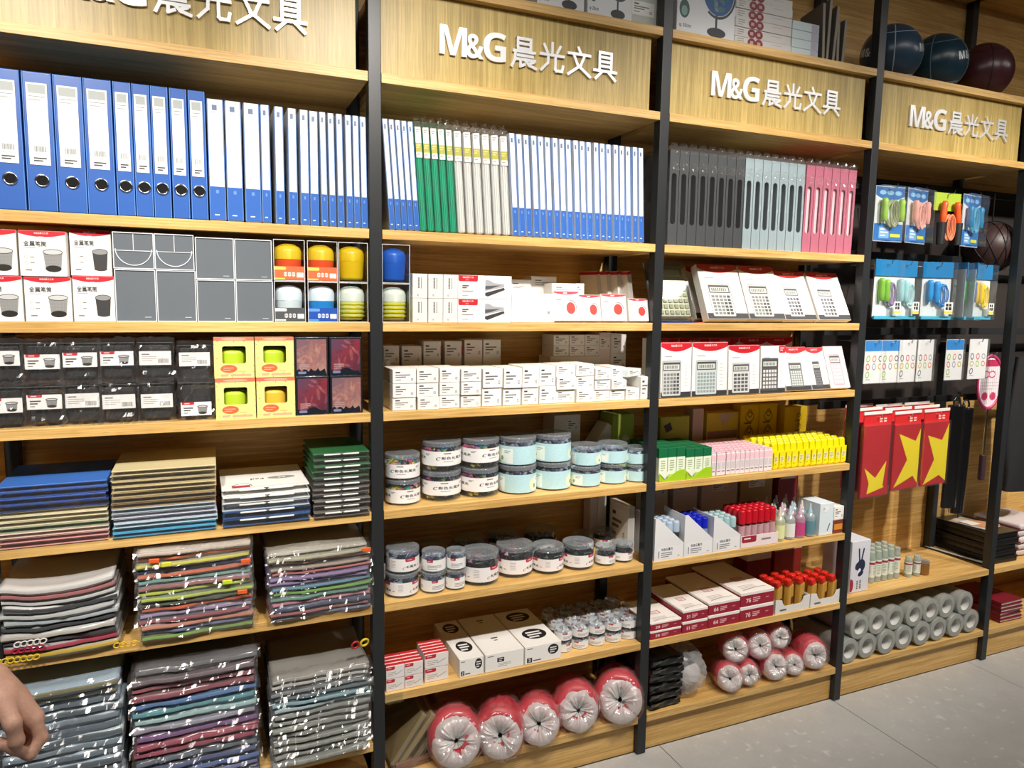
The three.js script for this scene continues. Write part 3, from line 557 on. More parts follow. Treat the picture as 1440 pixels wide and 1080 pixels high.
  [[-0.06, Y6 + 0.315, 0xd8c32a], [-0.085, Y6 + 0.312, 0xa8242c]].forEach(([x, y, c]) => attach(pileD, 'curled_pull', new THREE.TorusGeometry(0.011, 0.0032, 8, 18), paint(c, 0.35), x, y, 0.012, 0.3, 0.2, 0.3));
}
function crinkleTab() { return memo('tab', () => RB(0.024, 0.011, 0.006, 0.002)); }

// ---------------------------------------------------------------- bay with the jars, first shelf: leaning display books and bagged folders
{
  const spots = [];
  for (let i = 0; i < 5; i++) spots.push([0.0215 + i * 0.017, S1, -0.006, 0, 0, 0.07]);
  series(spots, nth('leaning white and blue display book', 'the post beside the narrow files'), displayBook(0.0165));
  const folderTag = label(64, 192, '#e9ebe8', (g, W, H) => { lines(g, 10, 14, 40, 2, 14, 6, '#9a9d98'); g.fillStyle = '#b9b548'; g.fillRect(0, H * 0.52, W, H * 0.3); lines(g, 8, H * 0.58, 44, 2, 14, 5, '#e8e4b0'); lines(g, 8, H * 0.88, 44, 1, 5, 5, '#8d908b'); });
  const folder = (w, color, name) => (text) => {
    const o = thing(name, text, 'folder', 0, 0, 0, 0, color === 0x1db487 ? 'green bagged folders' : 'clear grey bagged folders');
    part(o, 'folder_body', RB(w - 0.0015, 0.276, 0.225, w * 0.3), phys(color, 0.3, { transmission: 0.08, thickness: 0 }), w / 2, 0.139, -0.114);
    for (let k = 0; k < 3; k++) part(o, 'leaf_edge', RB(0.0012, 0.266, 0.004, 0.0004), paint(color === 0x1db487 ? 0x0c6e52 : 0xc9ccc8, 0.4), w * (0.25 + 0.25 * k), 0.137, -0.0018);
    part(o, 'title_card', PL(w * 0.8, 0.08), folderTag, w / 2, 0.236, 0.0008);
    part(o, 'film_bag', memo(`fb${w}`, () => { const g = crinkle(w - 0.001, 0.288, 0.232, 31, 0.0016, 12); g.translate(0, 0, 0); return g; }), film, w / 2, 0.146, -0.114);
    part(o, 'film_top', tuft(w * 0.95, 2), film, w / 2, 0.284, 0.001);
    return o;
  };
  series([0, 1, 2, 3, 4].map((i) => [0.1075 + i * 0.0216, S1, -0.006, 0, 0, 0.07 - i * 0.0005]), nth('green bagged folder', 'the leaning display books'), folder(0.0205, 0x1db487, 'bagged_folder'));
  series([0, 1, 2, 3, 4, 5].map((i) => [0.2165 + i * 0.0273, S1, -0.006, 0, 0, 0.067 - i * 0.0005]), nth('clear grey bagged folder', 'the green folders'), folder(0.0245, 0xe4e6e2, 'bagged_folder'));
  series(Array.from({ length: 20 }, (_, i) => [0.381 + i * 0.02245, S1, -0.006 - (i % 3) * 0.002, 0, 0, 0.064 - i * 0.0008]), nth('white and blue display book', 'the clear grey folders'), displayBook(0.0202));
}
// ---- second shelf: stapler cartons, ink pads
const staplerPrint = label(512, 192, '#ece9e4', (g, W, H) => {
  g.fillStyle = '#c4242f'; g.beginPath(); g.roundRect(0, -20, W * 0.36, 70, 14); g.fill(); logo(g, 38, 8, 18, '#f4e4e2'); lines(g, 66, 36, 44, 1, 4, 4, '#ecc9c6');
  lines(g, W * 0.07, H * 0.42, 60, 2, 16, 11, '#5c5954'); lines(g, W * 0.07, H * 0.66, 150, 1, 6, 6, '#74716b'); lines(g, W * 0.07, H * 0.86, 80, 1, 6, 5, '#8d8a84');
  g.fillStyle = '#3a3b40'; g.beginPath(); g.moveTo(W * 0.5, H * 0.86); g.lineTo(W * 0.5, H * 0.74); g.lineTo(W * 0.86, H * 0.5); g.lineTo(W * 0.88, H * 0.6); g.lineTo(W * 0.55, H * 0.9); g.fill();
  g.fillStyle = '#a8a9ad'; g.beginPath(); g.moveTo(W * 0.5, H * 0.2); g.quadraticCurveTo(W * 0.55, H * 0.12, W * 0.66, H * 0.3); g.lineTo(W * 0.86, H * 0.34); g.lineTo(W * 0.87, H * 0.48); g.lineTo(W * 0.58, H * 0.62); g.lineTo(W * 0.5, H * 0.66); g.fill();
  g.fillStyle = '#55565c'; g.beginPath(); g.moveTo(W * 0.5, H * 0.44); g.lineTo(W * 0.8, H * 0.4); g.lineTo(W * 0.6, H * 0.56); g.lineTo(W * 0.5, H * 0.6); g.fill();
});
const staplerEnd = label(128, 192, '#e8e6e0', (g, W, H) => { g.save(); g.translate(W * 0.35, H * 0.15); g.fillStyle = '#4f4d49'; for (let k = 0; k < 8; k++) g.fillRect(0, k * 11, 14, 8); for (let k = 0; k < 10; k++) g.fillRect(26, k * 9, 7, 6); g.restore(); g.strokeStyle = '#77746e'; g.lineWidth = 3; g.strokeRect(W * 0.3, H * 0.86, 10, 10); });
{
  const mk = (w, h, d, print, name = 'stapler_carton') => (text) => {
    const o = thing(name, text, 'box', 0, 0, 0, 0, 'white stapler cartons');
    part(o, 'carton', RB(w, h, d, 0.0012), card, 0, h / 2, -d / 2); part(o, 'front_print', PL(w * 0.98, h * 0.98), print, 0, h / 2, 0.0005);
    return o;
  };
  series([0.1065, 0.151, 0.1945].flatMap((x) => [[x, S2, -0.008], [x, S2 + 0.067, -0.008]]), (i) => `${i % 2 ? 'upper' : 'lower'} end-on stapler carton, ${ORD[i >> 1]} from the striped cup box`, mk(0.0425, 0.0665, 0.17, staplerEnd));
  series([[0.2985, S2, -0.008], [0.2985, S2 + 0.067, -0.008]], (i) => `${i ? 'upper' : 'lower'} stapler carton showing its stapler picture`, mk(0.164, 0.0665, 0.045, staplerPrint));
  const o = thing('blank_carton', 'plain bright white carton between stapler cartons and ink pads', 'box', 0.4535, S2, -0.012);
  part(o, 'carton', RB(0.14, 0.085, 0.12, 0.0015), white, 0, 0.043, -0.06); part(o, 'tape', RB(0.02, 0.0006, 0.12, 0.0002), filmDull, 0.02, 0.0858, -0.06); part(o, 'small_mark', PL(0.008, 0.008), paint(0x9a9a9a), 0.05, 0.03, 0.0006);
  const inkPrint = label(256, 224, '#f2f0ec', (g, W, H) => { redCap(g, W, H, 0.11, '#c62a3c'); lines(g, W * 0.38, 8, 60, 1, 4, 8, '#f0cfd0'); lines(g, 16, 60, 84, 1, 6, 8, '#8a8883'); for (let k = 0; k < 3; k++) { g.strokeStyle = '#a5a29b'; g.lineWidth = 3; g.beginPath(); g.arc(26, 96 + k * 32, 9, 0, 7); g.stroke(); lines(g, 44, 92 + k * 32, 40, 1, 4, 6, '#b0ada6'); } g.fillStyle = '#77777a'; g.beginPath(); g.arc(W * 0.68, H * 0.55, 58, 0, 7); g.fill(); g.fillStyle = '#d9d9d9'; g.beginPath(); g.arc(W * 0.66, H * 0.57, 56, 0, 7); g.fill(); g.fillStyle = '#d8382e'; g.beginPath(); g.arc(W * 0.66, H * 0.57, 46, 0, 7); g.fill(); });
  [[0.569, 0.086, 0.092], [0.65, 0.074, 0.082], [0.737, 0.09, 0.086], [0.828, 0.074, 0.073]].forEach(([x, w, h], i) => {
    const p = thing('ink_pad_box', nth('white ink pad box with red disc', 'the plain white carton')(i), 'box', x, S2 + 0.0005, -0.034 - 0.002 * i, 0, 'ink pad boxes');
    p.rotation.x = -0.2;
    part(p, 'carton', RB(w, h, 0.022, 0.0015), card, 0, h / 2, 0.011); part(p, 'front_print', PL(w * 0.97, h * 0.97), inkPrint, 0, h / 2, 0.0226);
  });
  const txt = label(256, 96, '#efeeea', (g, W, H) => { lines(g, 30, 20, 100, 1, 6, 10, '#6a6864'); lines(g, 30, 46, 150, 2, 16, 7, '#8d8a85'); });
  [[0.471, 0.075, 0.13, -0.15, 'small white carton behind the plain white carton'], [0.557, 0.09, 0.142, -0.16, 'taller white carton standing behind the ink pad boxes'], [0.6, 0.088, 0.12, -0.1, 'low white carton right behind the ink pad boxes'], [0.672, 0.03, 0.122, -0.13, 'narrow white carton behind the ink pad boxes']].forEach(([x, w, h, z, text]) => {
    const p = thing('small_carton', text, 'box', x, S2, z, 0, 'cartons behind the ink pads');
    part(p, 'carton', RB(w, h, 0.06, 0.0012), card, 0, h / 2, -0.03); part(p, 'front_print', PL(w * 0.9, 0.03), txt, 0, h - 0.02, 0.0006);
  });
  for (let i = 0; i < 4; i++) { const p = thing('leaning_carton', nth('white flat carton with red lid leaning by the post', 'the back panel')(i), 'box', 0.79 + i * 0.027, S2 + 0.001, -0.2 + i * 0.022, 0.25, 'white flat cartons leaning in the corner'); p.rotation.z = 0.17; part(p, 'carton', RB(0.02, 0.165, 0.08, 0.001), card, 0.01, 0.083, -0.04); part(p, 'lid_flap', RB(0.0206, 0.01, 0.081, 0.0008), cartonRed, 0.01, 0.16, -0.04); }
}
// ---- third shelf: rows of small white cartons
const cartonPrint = [0, 1, 2].map((v) => label(256, 144, ['#efeeea', '#f1edec', '#ecefec'][v], (g, W, H) => { lines(g, 24, 20, 76, 1, 5, 14, '#3c3a37'); lines(g, 24, 50, [150, 120, 170][v], 2, 22, 11, '#6d6b67'); lines(g, 24, 104, 90, 1, 5, 9, '#87847f'); g.strokeStyle = '#4c4a47'; g.lineWidth = 4; g.strokeRect(W - 52, H - 50, 22, 22); g.fillRect(W - 46, H - 44, 8, 8); }));
{
  const edges = [0.028, 0.098, 0.165, 0.229, 0.294, 0.359, 0.42, 0.478, 0.536, 0.604, 0.669, 0.727, 0.785, 0.838, 0.886];
  const rows = [[0.036, 0.0395, 0.0405], [0.036, 0.0395, 0.0405], [0.037, 0.0375, 0.0415], [0.036, 0.039, 0.0375], [0.0545, 0.057], [0.052, 0.06], [0.0515, 0.064], [0.0535, 0.062], [0.041, 0.041, 0.0345], [0.04, 0.0405, 0.0375], [0.0355, 0.033, 0.0355], [0.036, 0.033, 0.037], [0.037], [0.0735]];
  rows.forEach((hs, c) => {
    const w = edges[c + 1] - edges[c] - 0.0025, x = (edges[c] + edges[c + 1]) / 2; let y = S3;
    hs.forEach((h, k) => {
      const lv = hs.length === 1 ? 'single' : hs.length === 2 ? ['lower', 'upper'][k] : ['bottom', 'middle', 'top'][k];
      const o = thing('white_carton', `${lv} small white carton, ${ORD[c]} column from the toy box post`, 'box', x + rnd(-0.0015, 0.0008), y, -0.01 - rnd(0.009) + (k === 2 && c === 0 ? 0.001 : 0), rnd(-0.02, 0.02), 'small white cartons in rows');
      part(o, 'carton', RB(w - 0.001, h - 0.0008, 0.11, 0.0012), card, 0, h / 2, -0.055);
      part(o, 'front_print', PL(w * 0.93, h * 0.92), cartonPrint[(c + k) % 3], 0, h / 2, 0.0006);
      part(o, 'top_flap', RB(w * 0.96, 0.0006, 0.05, 0.0002), white, 0, h - 0.0003, -0.028);
      y += h;
    });
  });
  const o = thing('white_carton', 'small white carton lying turned on top near the calculator post', 'box', 0.824, S3 + 0.0742, -0.02, 0.55, 'small white cartons in rows');
  part(o, 'carton', RB(0.1, 0.023, 0.05, 0.001), paint(0xdde8e8, 0.5), 0, 0.0118, -0.03); part(o, 'front_print', PL(0.09, 0.02), cartonPrint[2], 0, 0.0118, -0.0046);
  [[0.072, 0.048, 0.17, 0], [0.135, 0.062, 0.168, 0], [0.2, 0.056, 0.182, 1], [0.268, 0.056, 0.182, 1], [0.335, 0.06, 0.186, 0], [0.398, 0.06, 0.186, 0]].forEach(([x, w, h, red], i) => {
    const p = thing('shaded_carton', nth('white carton standing behind the small carton rows', 'the toy box post')(i), 'box', x, S3, -0.2, 0, 'cartons standing behind the rows');
    part(p, 'carton', RB(w, h, 0.1, 0.0012), card, 0, h / 2, -0.05); part(p, 'front_print', PL(w * 0.94, 0.05), cartonPrint[i % 3], 0, h - 0.03, 0.0006);
    if (red) part(p, 'red_end', RB(0.012, 0.03, 0.1005, 0.001), cartonRed, w / 2 - 0.004, h - 0.03, -0.05);
  });
  for (let k = 0; k < 6; k++) { const c = k % 3, lv = (k / 3) | 0, p = thing('shaded_carton', `${lv ? 'upper' : 'lower'} carton of the rear block, ${ORD[c]} from the tall pink carton`, 'box', 0.762 - c * 0.0585, S3 + 0.128 + lv * 0.036, -0.2, 0, 'rear block of cartons'); part(p, 'carton', RB(0.057, 0.0355, 0.09, 0.001), card, 0, 0.0178, -0.045); part(p, 'front_print', PL(0.053, 0.033), cartonPrint[k % 3], 0, 0.0178, 0.0006); }
  { const p = thing('carton_base', 'wide white carton under the rear block of small cartons', 'box', 0.7, S3, -0.2); part(p, 'carton', RB(0.19, 0.1275, 0.09, 0.0015), card, 0, 0.0638, -0.045); part(p, 'seam_tape', RB(0.19, 0.02, 0.0006, 0.0002), paint(0xd9c8a4, 0.5), 0, 0.07, 0.0004); }
  { const p = thing('tall_carton', 'tall pinkish carton beside the rear block of cartons', 'box', 0.812, S3, -0.2); part(p, 'carton', RB(0.042, 0.206, 0.09, 0.0015), paint(0xeadad6, 0.6), 0, 0.1032, -0.045); part(p, 'front_print', PL(0.038, 0.04), cartonPrint[1], 0, 0.17, 0.0006); }
  for (let k = 0; k < 2; k++) { const p = thing('tall_carton', `${k ? 'upper' : 'lower'} printed carton between tall pink carton and post`, 'box', 0.866, S3 + (k ? 0.137 : 0), -0.19, 0, 'cartons by the calculator post'); const h = k ? 0.063 : 0.1365; part(p, 'carton', RB(0.056, h, 0.09, 0.0012), card, -0.004, h / 2, -0.045); part(p, 'front_print', PL(0.052, Math.min(h, 0.05)), cartonPrint[k], -0.004, h - 0.03, 0.0006); }
}
// ---- jars
const clipColors = [[0.02, 0.02, 0.025], [0.03, 0.07, 0.25], [0.6, 0.12, 0.2], [0.75, 0.6, 0.1], [0.06, 0.35, 0.22], [0.55, 0.35, 0.5]];
const clipGeo = (r, h, n, palette, s) => memo(`clips${r},${h},${n},${palette.length},${s}`, () => {   // a jar's fill of fold-back clips
  const gs = [], prism = () => { const g = new THREE.CylinderGeometry(0.0085, 0.0085, 0.024, 3, 1); return g; };
  for (let k = 0; k < n; k++) {
    const g = prism(), a = rnd(6.283), q = Math.max(0.004, r - 0.0155) * Math.sqrt(k % 3 === 0 ? rnd() * 0.6 : rnd(0.75, 1));
    g.rotateX(rnd(3)); g.rotateZ(rnd(3)); g.translate(q * Math.cos(a), 0.013 + rnd() * (h - 0.024), q * Math.sin(a));
    const c = palette[Math.floor(rnd(palette.length))], col = new Float32Array(g.attributes.position.count * 3); for (let i = 0; i < col.length; i++) col[i] = c[i % 3];
    g.setAttribute('color', new THREE.BufferAttribute(col, 3)); g.deleteAttribute('uv'); gs.push(g);
  }
  return mergeGeometries(gs);
});
const clipMat = std(0xffffff, 0.3, { vertexColors: true, metalness: 0.1 });
const wrapLabel = (w, h, bg, draw) => label(w, h, bg, draw, 0.4);
const jarColour = wrapLabel(1024, 192, '#f1f1f0', (g, W, H) => {
  for (const x0 of [60, 412, 764]) { lines(g, x0 + 70, 22, 90, 1, 5, 14, '#8c5a60'); g.fillStyle = '#2c2a2c'; g.font = 'italic bold 56px serif'; g.fillText('C', x0, 116); cjk(g, '彩色长尾夹', x0 + 52, 72, 38, '#2f2d2f', 0.12); lines(g, x0 + 70, 132, 120, 1, 5, 8, '#9a989a'); lines(g, x0 + 262, 36, 46, 2, 16, 8, '#77757a'); }
  g.fillStyle = '#e8c9d2'; g.fillRect(0, 0, W, 6);
});
const jarBlue = wrapLabel(1024, 192, '#b9dfe6', (g, W, H) => { for (let k = 0; k < 900; k++) { g.fillStyle = ['#9fd0dc', '#cfeaec', '#a8d8dc', '#d8eef0'][k % 4]; g.globalAlpha = 0.5; g.fillRect(rnd(W), rnd(H), rnd(4, 14), rnd(2, 8)); } g.globalAlpha = 1; for (const x0 of [250, 640, 960]) { g.fillStyle = '#e3efc8'; g.beginPath(); g.ellipse(x0, 110, 66, 74, 0, 0, 7); g.fill(); g.fillStyle = '#e9f3ee'; g.fillRect(x0 - 10, 30, 110, 150); lines(g, x0 + 20, 50, 60, 2, 18, 8, '#8fa4a4'); g.fillStyle = '#7d9a80'; g.beginPath(); g.ellipse(x0 - 4, 130, 14, 24, 0, 0, 7); g.fill(); } });
const jarBlack = wrapLabel(1024, 192, '#efeceb', (g, W, H) => { for (const x0 of [40, 380, 720]) { g.fillStyle = '#b5324a'; g.beginPath(); g.roundRect(x0 + 150, -20, 110, 66, 16); g.fill(); lines(g, x0 + 172, 14, 64, 1, 5, 9, '#efd5d8'); for (let k = 0; k < 5; k++) lines(g, x0 + 6, 34 + k * 22, 70, 1, 5, 7, '#a5a2a2'); g.fillStyle = '#8a3040'; g.font = 'italic 60px serif'; g.fillText('c', x0 + 118, 158); cjk(g, '长尾夹', x0 + 156, 104, 36, '#2f2d2d', 0.13); lines(g, x0 + 286, 122, 36, 1, 5, 12, '#8f8c8c'); } });
const jarSmall = wrapLabel(1024, 192, '#ececeb', (g, W, H) => { for (const x0 of [60, 400, 740]) { g.fillStyle = '#b23a50'; g.beginPath(); g.roundRect(x0, -16, 90, 60, 18); g.fill(); lines(g, x0 + 16, 18, 56, 1, 5, 8, '#efd5d8'); lines(g, x0 + 10, 96, 200, 3, 26, 11, '#8c8a8a'); } });
const jarGlass = phys(0xf2f8fa, 0.06, { transmission: 0.97, thickness: 0, ior: 1.5 }), lidMat = phys(0xdfe8f0, 0.14, { transmission: 0.8, thickness: 0, ior: 1.5 });
const jarGeo = (r, h) => memo(`jar${r},${h}`, () => lathe([[0, 0.0006], [r * 0.94, 0.0006], [r, 0.004], [r, h * 0.8], [r * 0.93, h * 0.84], [r * 0.93, h * 0.86]], 32));
const lidGeo = (r, h) => memo(`lid${r},${h}`, () => lathe([[r * 0.97, h * 0.83], [r * 1.005, h * 0.84], [r * 1.005, h * 0.9], [r * 0.985, h * 0.905], [r * 1.005, h * 0.91], [r * 1.0, h * 0.985], [r * 0.94, h], [r * 0.85, h], [r * 0.83, h * 0.985], [0, h * 0.985]], 32));
function jar(r, h, mat, o = {}) {
  const { fill = 'mix', l0 = 0.12, l1 = 0.66, s = 0, group, name = 'clip_jar', lid = lidMat } = o;
  return (text) => {
    const j = thing(name, text, 'jar', 0, 0, 0, 0, group);
    const pal = fill === 'mix' ? clipColors : fill === 'black' ? [[0.012, 0.014, 0.014], [0.02, 0.03, 0.03]] : fill === 'red' ? [[0.02, 0.02, 0.02], [0.16, 0.03, 0.05]] : fill === 'pale' ? [[0.7, 0.7, 0.72], [0.5, 0.5, 0.55], [0.62, 0.6, 0.6]] : [[0.05, 0.05, 0.08], [0.3, 0.32, 0.36], [0.12, 0.12, 0.2]];
    if (fill !== 'none') { const c = part(j, 'clips', clipGeo(r, h * 0.8, r > 0.04 ? 110 : 40, pal, s), clipMat, 0, 0, 0); c.userData.kind = 'stuff'; }
    part(j, 'jar_body', jarGeo(r, h), jarGlass); part(j, 'lid', lidGeo(r, h), lid);
    part(j, 'wrap_label', memo(`wl${r},${h},${l0},${l1}`, () => { const g = new THREE.CylinderGeometry(r * 1.006, r * 1.006, h * (l1 - l0), 40, 1, true); g.rotateY(Math.PI); g.translate(0, h * (l0 + l1) / 2, 0); return g; }), mat);
    return j;
  };
}
// fourth shelf: eight columns of two jars
{
  const G = 'clip jars stacked in pairs';
  const col = (cols, r, h0, h1, mat, desc, from, o) => {
    const spots = []; cols.forEach((x) => { const z = -0.028 - r; spots.push([x, S4, z + rnd(0.008), rnd(-0.4, 0.4)], [x + rnd(-0.003, 0.003), S4 + h0, z + rnd(0.006), rnd(-0.4, 0.4)]); });
    series(spots, (i) => `${i % 2 ? 'upper' : 'lower'} ${desc}, ${ORD[i >> 1]} from ${from}`, jar(r, h0, mat, { group: G, ...o }));
  };
  col([0.074], 0.0505, 0.0735, 0, jarColour, 'small coloured clip jar', 'the clip pads', { s: 1, l0: 0.1, l1: 0.64 });
  col([0.193, 0.314], 0.0585, 0.0885, 0, jarColour, 'large coloured clip jar', 'the small one', { s: 2, l0: 0.22, l1: 0.7 });
  col([0.4395, 0.562], 0.0595, 0.0875, 0, jarBlue, 'large pale blue clip jar', 'the coloured jars', { s: 3, l0: 0.06, l1: 0.7, fill: 'silver' });
  col([0.676, 0.776], 0.0495, 0.066, 0, jarBlue, 'medium pale blue clip jar', 'the large ones', { s: 4, l0: 0.08, l1: 0.68, fill: 'silver' });
  col([0.862], 0.0365, 0.0575, 0, jarBlue, 'small pale blue clip jar', 'the calculator post', { s: 5, l0: 0.08, l1: 0.66, fill: 'silver' });
  const p = thing('plain_carton', 'white carton behind the pale blue jars', 'box', 0.68, S4, -0.21); part(p, 'carton', RB(0.1, 0.205, 0.09, 0.0015), card, 0, 0.103, -0.045); part(p, 'front_print', PL(0.04, 0.04), cartonPrint[2], 0.02, 0.17, 0.0006);
  const q = thing('tilted_carton', 'white carton tilted behind the medium blue jars', 'box', 0.795, S4 + 0.052, -0.2, 0, undefined); q.rotation.z = -0.6; part(q, 'carton', RB(0.075, 0.12, 0.07, 0.0015), card, 0, 0.06, -0.035); part(q, 'front_print', PL(0.035, 0.03), cartonPrint[0], 0.01, 0.03, 0.0006);
  const r = thing('green_carton', 'olive green carton behind the small blue jars', 'box', 0.89, S4, -0.19); part(r, 'carton', RB(0.085, 0.2, 0.09, 0.0015), paint(0xa8bc4e, 0.6), 0.0, 0.1005, -0.045); part(r, 'diamond_sticker', PL(0.022, 0.022), white, 0.01, 0.115, 0.0006, 0, 0, 0.78);
}
// fifth shelf
{
  const G = 'clip jars on the fifth shelf';
  const pair = (x, r, h, desc, o, mat = jarSmall) => series([[x, S5, -0.014 - r, 0.3], [x + 0.003, S5 + h, -0.016 - r, -0.2]], (i) => `${i ? 'upper' : 'lower'} ${desc}`, jar(r, h, mat, { group: G, ...o }));
  pair(0.0665, 0.0485, 0.0705, 'wide clip jar of the first pair by the zip pockets', { s: 6, fill: 'silver' }, jarBlack);
  pair(0.157, 0.0355, 0.061, 'narrow clip jar of the second pair', { s: 7, fill: 'silver' });
  pair(0.2245, 0.0295, 0.059, 'narrow clip jar of the third pair', { s: 8, fill: 'silver' });
  series([[0.314, S5, -0.072, 0.1], [0.4385, S5, -0.092, 0.15]], nth('big black clip jar with red tag', 'the paired jars'), jar(0.0585, 0.0975, jarBlack, { s: 9, fill: 'red', l0: 0.14, l1: 0.6, group: G }));
  series([[0.548, S5, -0.075, 0.2], [0.6555, S5, -0.07, 0.1]], nth('medium black clip jar with red tag', 'the big jars'), jar(0.0515, 0.084, jarBlack, { s: 10, fill: 'black', l0: 0.14, l1: 0.6, group: G }));
  series([[0.7505, S5, -0.056, 0.5], [0.821, S5, -0.062, 0.7]], nth('small clip jar with square label', 'the medium jars'), jar(0.034, 0.063, jarSmall, { s: 11, fill: 'black', l0: 0.14, l1: 0.55, group: G }));
  series([[0.748, S5, -0.2], [0.83, S5, -0.2]], nth('small clip jar in the rear', 'the medium jars'), jar(0.036, 0.063, jarSmall, { s: 11, fill: 'black', l0: 0.14, l1: 0.55, group: G }));
  series([[0.07, S5, -0.2], [0.2, S5, -0.2], [0.33, S5, -0.22], [0.46, S5, -0.24], [0.59, S5, -0.22]], nth('shaded big clip jar in the rear', 'the zip pockets'), jar(0.055, 0.09, jarBlack, { s: 12, fill: 'black', group: G }));
  const p = thing('tall_carton', 'tall mauve and white carton standing behind the small clip jars', 'box', 0.846, S5, -0.245); part(p, 'carton', RB(0.03, 0.2, 0.05, 0.001), paint(0xe2d6dc, 0.6), -0.03, 0.1005, -0.03); part(p, 'white_side', RB(0.034, 0.2, 0.05, 0.001), card, 0.003, 0.1005, -0.03);
  const q = thing('printed_carton', 'tall white printed carton beside the calculator post, fifth shelf', 'box', 0.877, S5, -0.1, 0.0); part(q, 'carton', RB(0.026, 0.165, 0.12, 0.001), card, 0.0, 0.083, -0.06); part(q, 'side_print', PL(0.1, 0.13), cartonPrint[0], -0.0136, 0.085, -0.06, 0, -Math.PI / 2, 0); 
}
// sixth shelf
{
  const pinPrint = label(256, 160, '#e9e2e0', (g, W, H) => { g.fillStyle = '#c02a38'; g.beginPath(); g.roundRect(-10, -16, 130, 62, 18); g.fill(); lines(g, 18, 14, 76, 1, 5, 9, '#f0cfd0'); lines(g, 20, 76, 120, 3, 22, 8, '#a8a2a0'); g.strokeStyle = '#8fb0a8'; g.lineWidth = 9; g.beginPath(); g.moveTo(130, 120); g.lineTo(230, 70); g.stroke(); });
  const pinRed = paint(0xc62a30, 0.4);
  const block = (name, x0, nx, ny, nd, w, h, d, z0, where) => {
    for (let k = 0; k < ny; k++) for (let j = 0; j < nd; j++) for (let i = 0; i < nx; i++) {
      const o = thing('pin_box', `${k ? 'upper' : 'lower'} red topped pin box, ${ORD[j]} rank, ${ORD[i]} of ${where}`, 'box', x0 + i * w + w / 2, S6 + k * h, z0 - j * d, 0, 'red and white pin boxes');
      part(o, 'carton', RB(w - 0.001, h - 0.001, d - 0.001, 0.001), paint(0xe4dcda, 0.5), 0, h / 2, -d / 2); part(o, 'front_print', PL(w * 0.95, h * 0.92), pinPrint, 0, h / 2, 0.0002);
      part(o, 'red_lid', RB(w - 0.0008, 0.003, d * 0.66, 0.001), pinRed, 0, h - 0.0006, -d / 2);
    }
  };
  block('pin_box', 0.006, 2, 2, 4, 0.0555, 0.0385, 0.019, -0.012, 'the pair');
  block('pin_box', 0.124, 1, 2, 5, 0.074, 0.0435, 0.018, -0.02, 'the single pile');
  const holder = thing('price_strip', 'clear bent plastic price holder on the sixth shelf edge', 'price holder', 0.026, S6 - 0.022, 0.004); part(holder, 'strip', RB(0.052, 0.026, 0.0016, 0.0006), clear, 0, 0.012, 0); part(holder, 'lip', RB(0.052, 0.0016, 0.012, 0.0006), clear, 0, 0.0002, 0.005);
  const boxFront = (num) => label(384, 192, '#f0efeb', (g, W, H) => { lines(g, 18, 18, 90, 1, 5, 9, '#6b6965'); if (num) { g.fillStyle = '#17181a'; g.fillRect(18, H - 66, 54, 54); g.fillStyle = '#f4f4f2'; g.font = 'bold 50px sans-serif'; g.fillText(num, 31, H - 21); lines(g, 84, H - 36, 120, 1, 5, 14, '#5c5a57'); g.fillStyle = '#1f1f21'; g.beginPath(); g.arc(W * 0.78, H * 0.36, 58, 0, 7); g.fill(); lines(g, W * 0.69, H * 0.22, 70, 3, 26, 13, '#e9e9e6'); } else { g.fillStyle = '#1f1f21'; g.fillRect(W * 0.3, 50, 70, 50); lines(g, W * 0.34, 62, 44, 2, 18, 8, '#eee'); lines(g, W * 0.33, 116, 130, 3, 16, 6, '#a5a29d'); } });
  const boxTop = (k) => label(256, 256, '#edece8', (g, W, H) => { if (k) { g.fillStyle = '#1f1f21'; g.beginPath(); g.ellipse(W * 0.52, H * 0.42, 90, 74, 0, 0, 7); g.fill(); lines(g, W * 0.3, H * 0.28, 110, 3, 34, 18, '#e9e9e6'); } else { lines(g, W * 0.42, H * 0.22, 70, 1, 4, 16, '#3a3938'); lines(g, W * 0.46, H * 0.36, 40, 1, 4, 12, '#77746f'); } });
  const tops = [boxTop(1), boxTop(0)];
  [[0.2675, 0.0795, boxFront('2'), 0, 'number 2 clip box beside the red pin boxes'], [0.3755, 0.131, boxFront(''), 1, 'clip box between the numbered ones'], [0.507, 0.129, boxFront('3'), 0, 'number 3 clip box beside the pin jars']].forEach(([x, w, fm, tm, text]) => {
    for (let j = 0; j < 2; j++) {
      const o = thing('clip_box', `${j ? 'rear' : 'front'} white ${text}`, 'box', x, S6, -0.008 - j * 0.133, 0, 'white clip boxes');
      part(o, 'carton', RB(w - 0.002, 0.058, 0.131, 0.0015), card, 0, 0.0292, -0.0655); part(o, 'front_print', PL(w * 0.96, 0.054), fm, 0, 0.029, 0.0006); part(o, 'top_print', PL(w * 0.9, 0.12), tops[tm], 0, 0.0586, -0.0655, -Math.PI / 2, 0, 0);
    }
  });
  const cols = [0.604, 0.666, 0.7285, 0.7925, 0.852], spots = [];
  for (let j = 0; j < 3; j++) cols.forEach((x) => { spots.push([x + 0.012 * j, S6, -0.062 - j * 0.072, rnd(3)]); spots.push([x + 0.012 * j, S6 + 0.0395, -0.062 - j * 0.072, rnd(3)]); });
  series(spots.slice(0, 10), (i) => `${i % 2 ? 'upper' : 'lower'} small pin jar, front row, ${ORD[i >> 1]} from number 3 box`, jar(0.0295, 0.0395, jarSmall, { s: 13, fill: 'pale', l0: 0.06, l1: 0.68, name: 'pin_jar', group: 'small pin jars', lid: clear }));
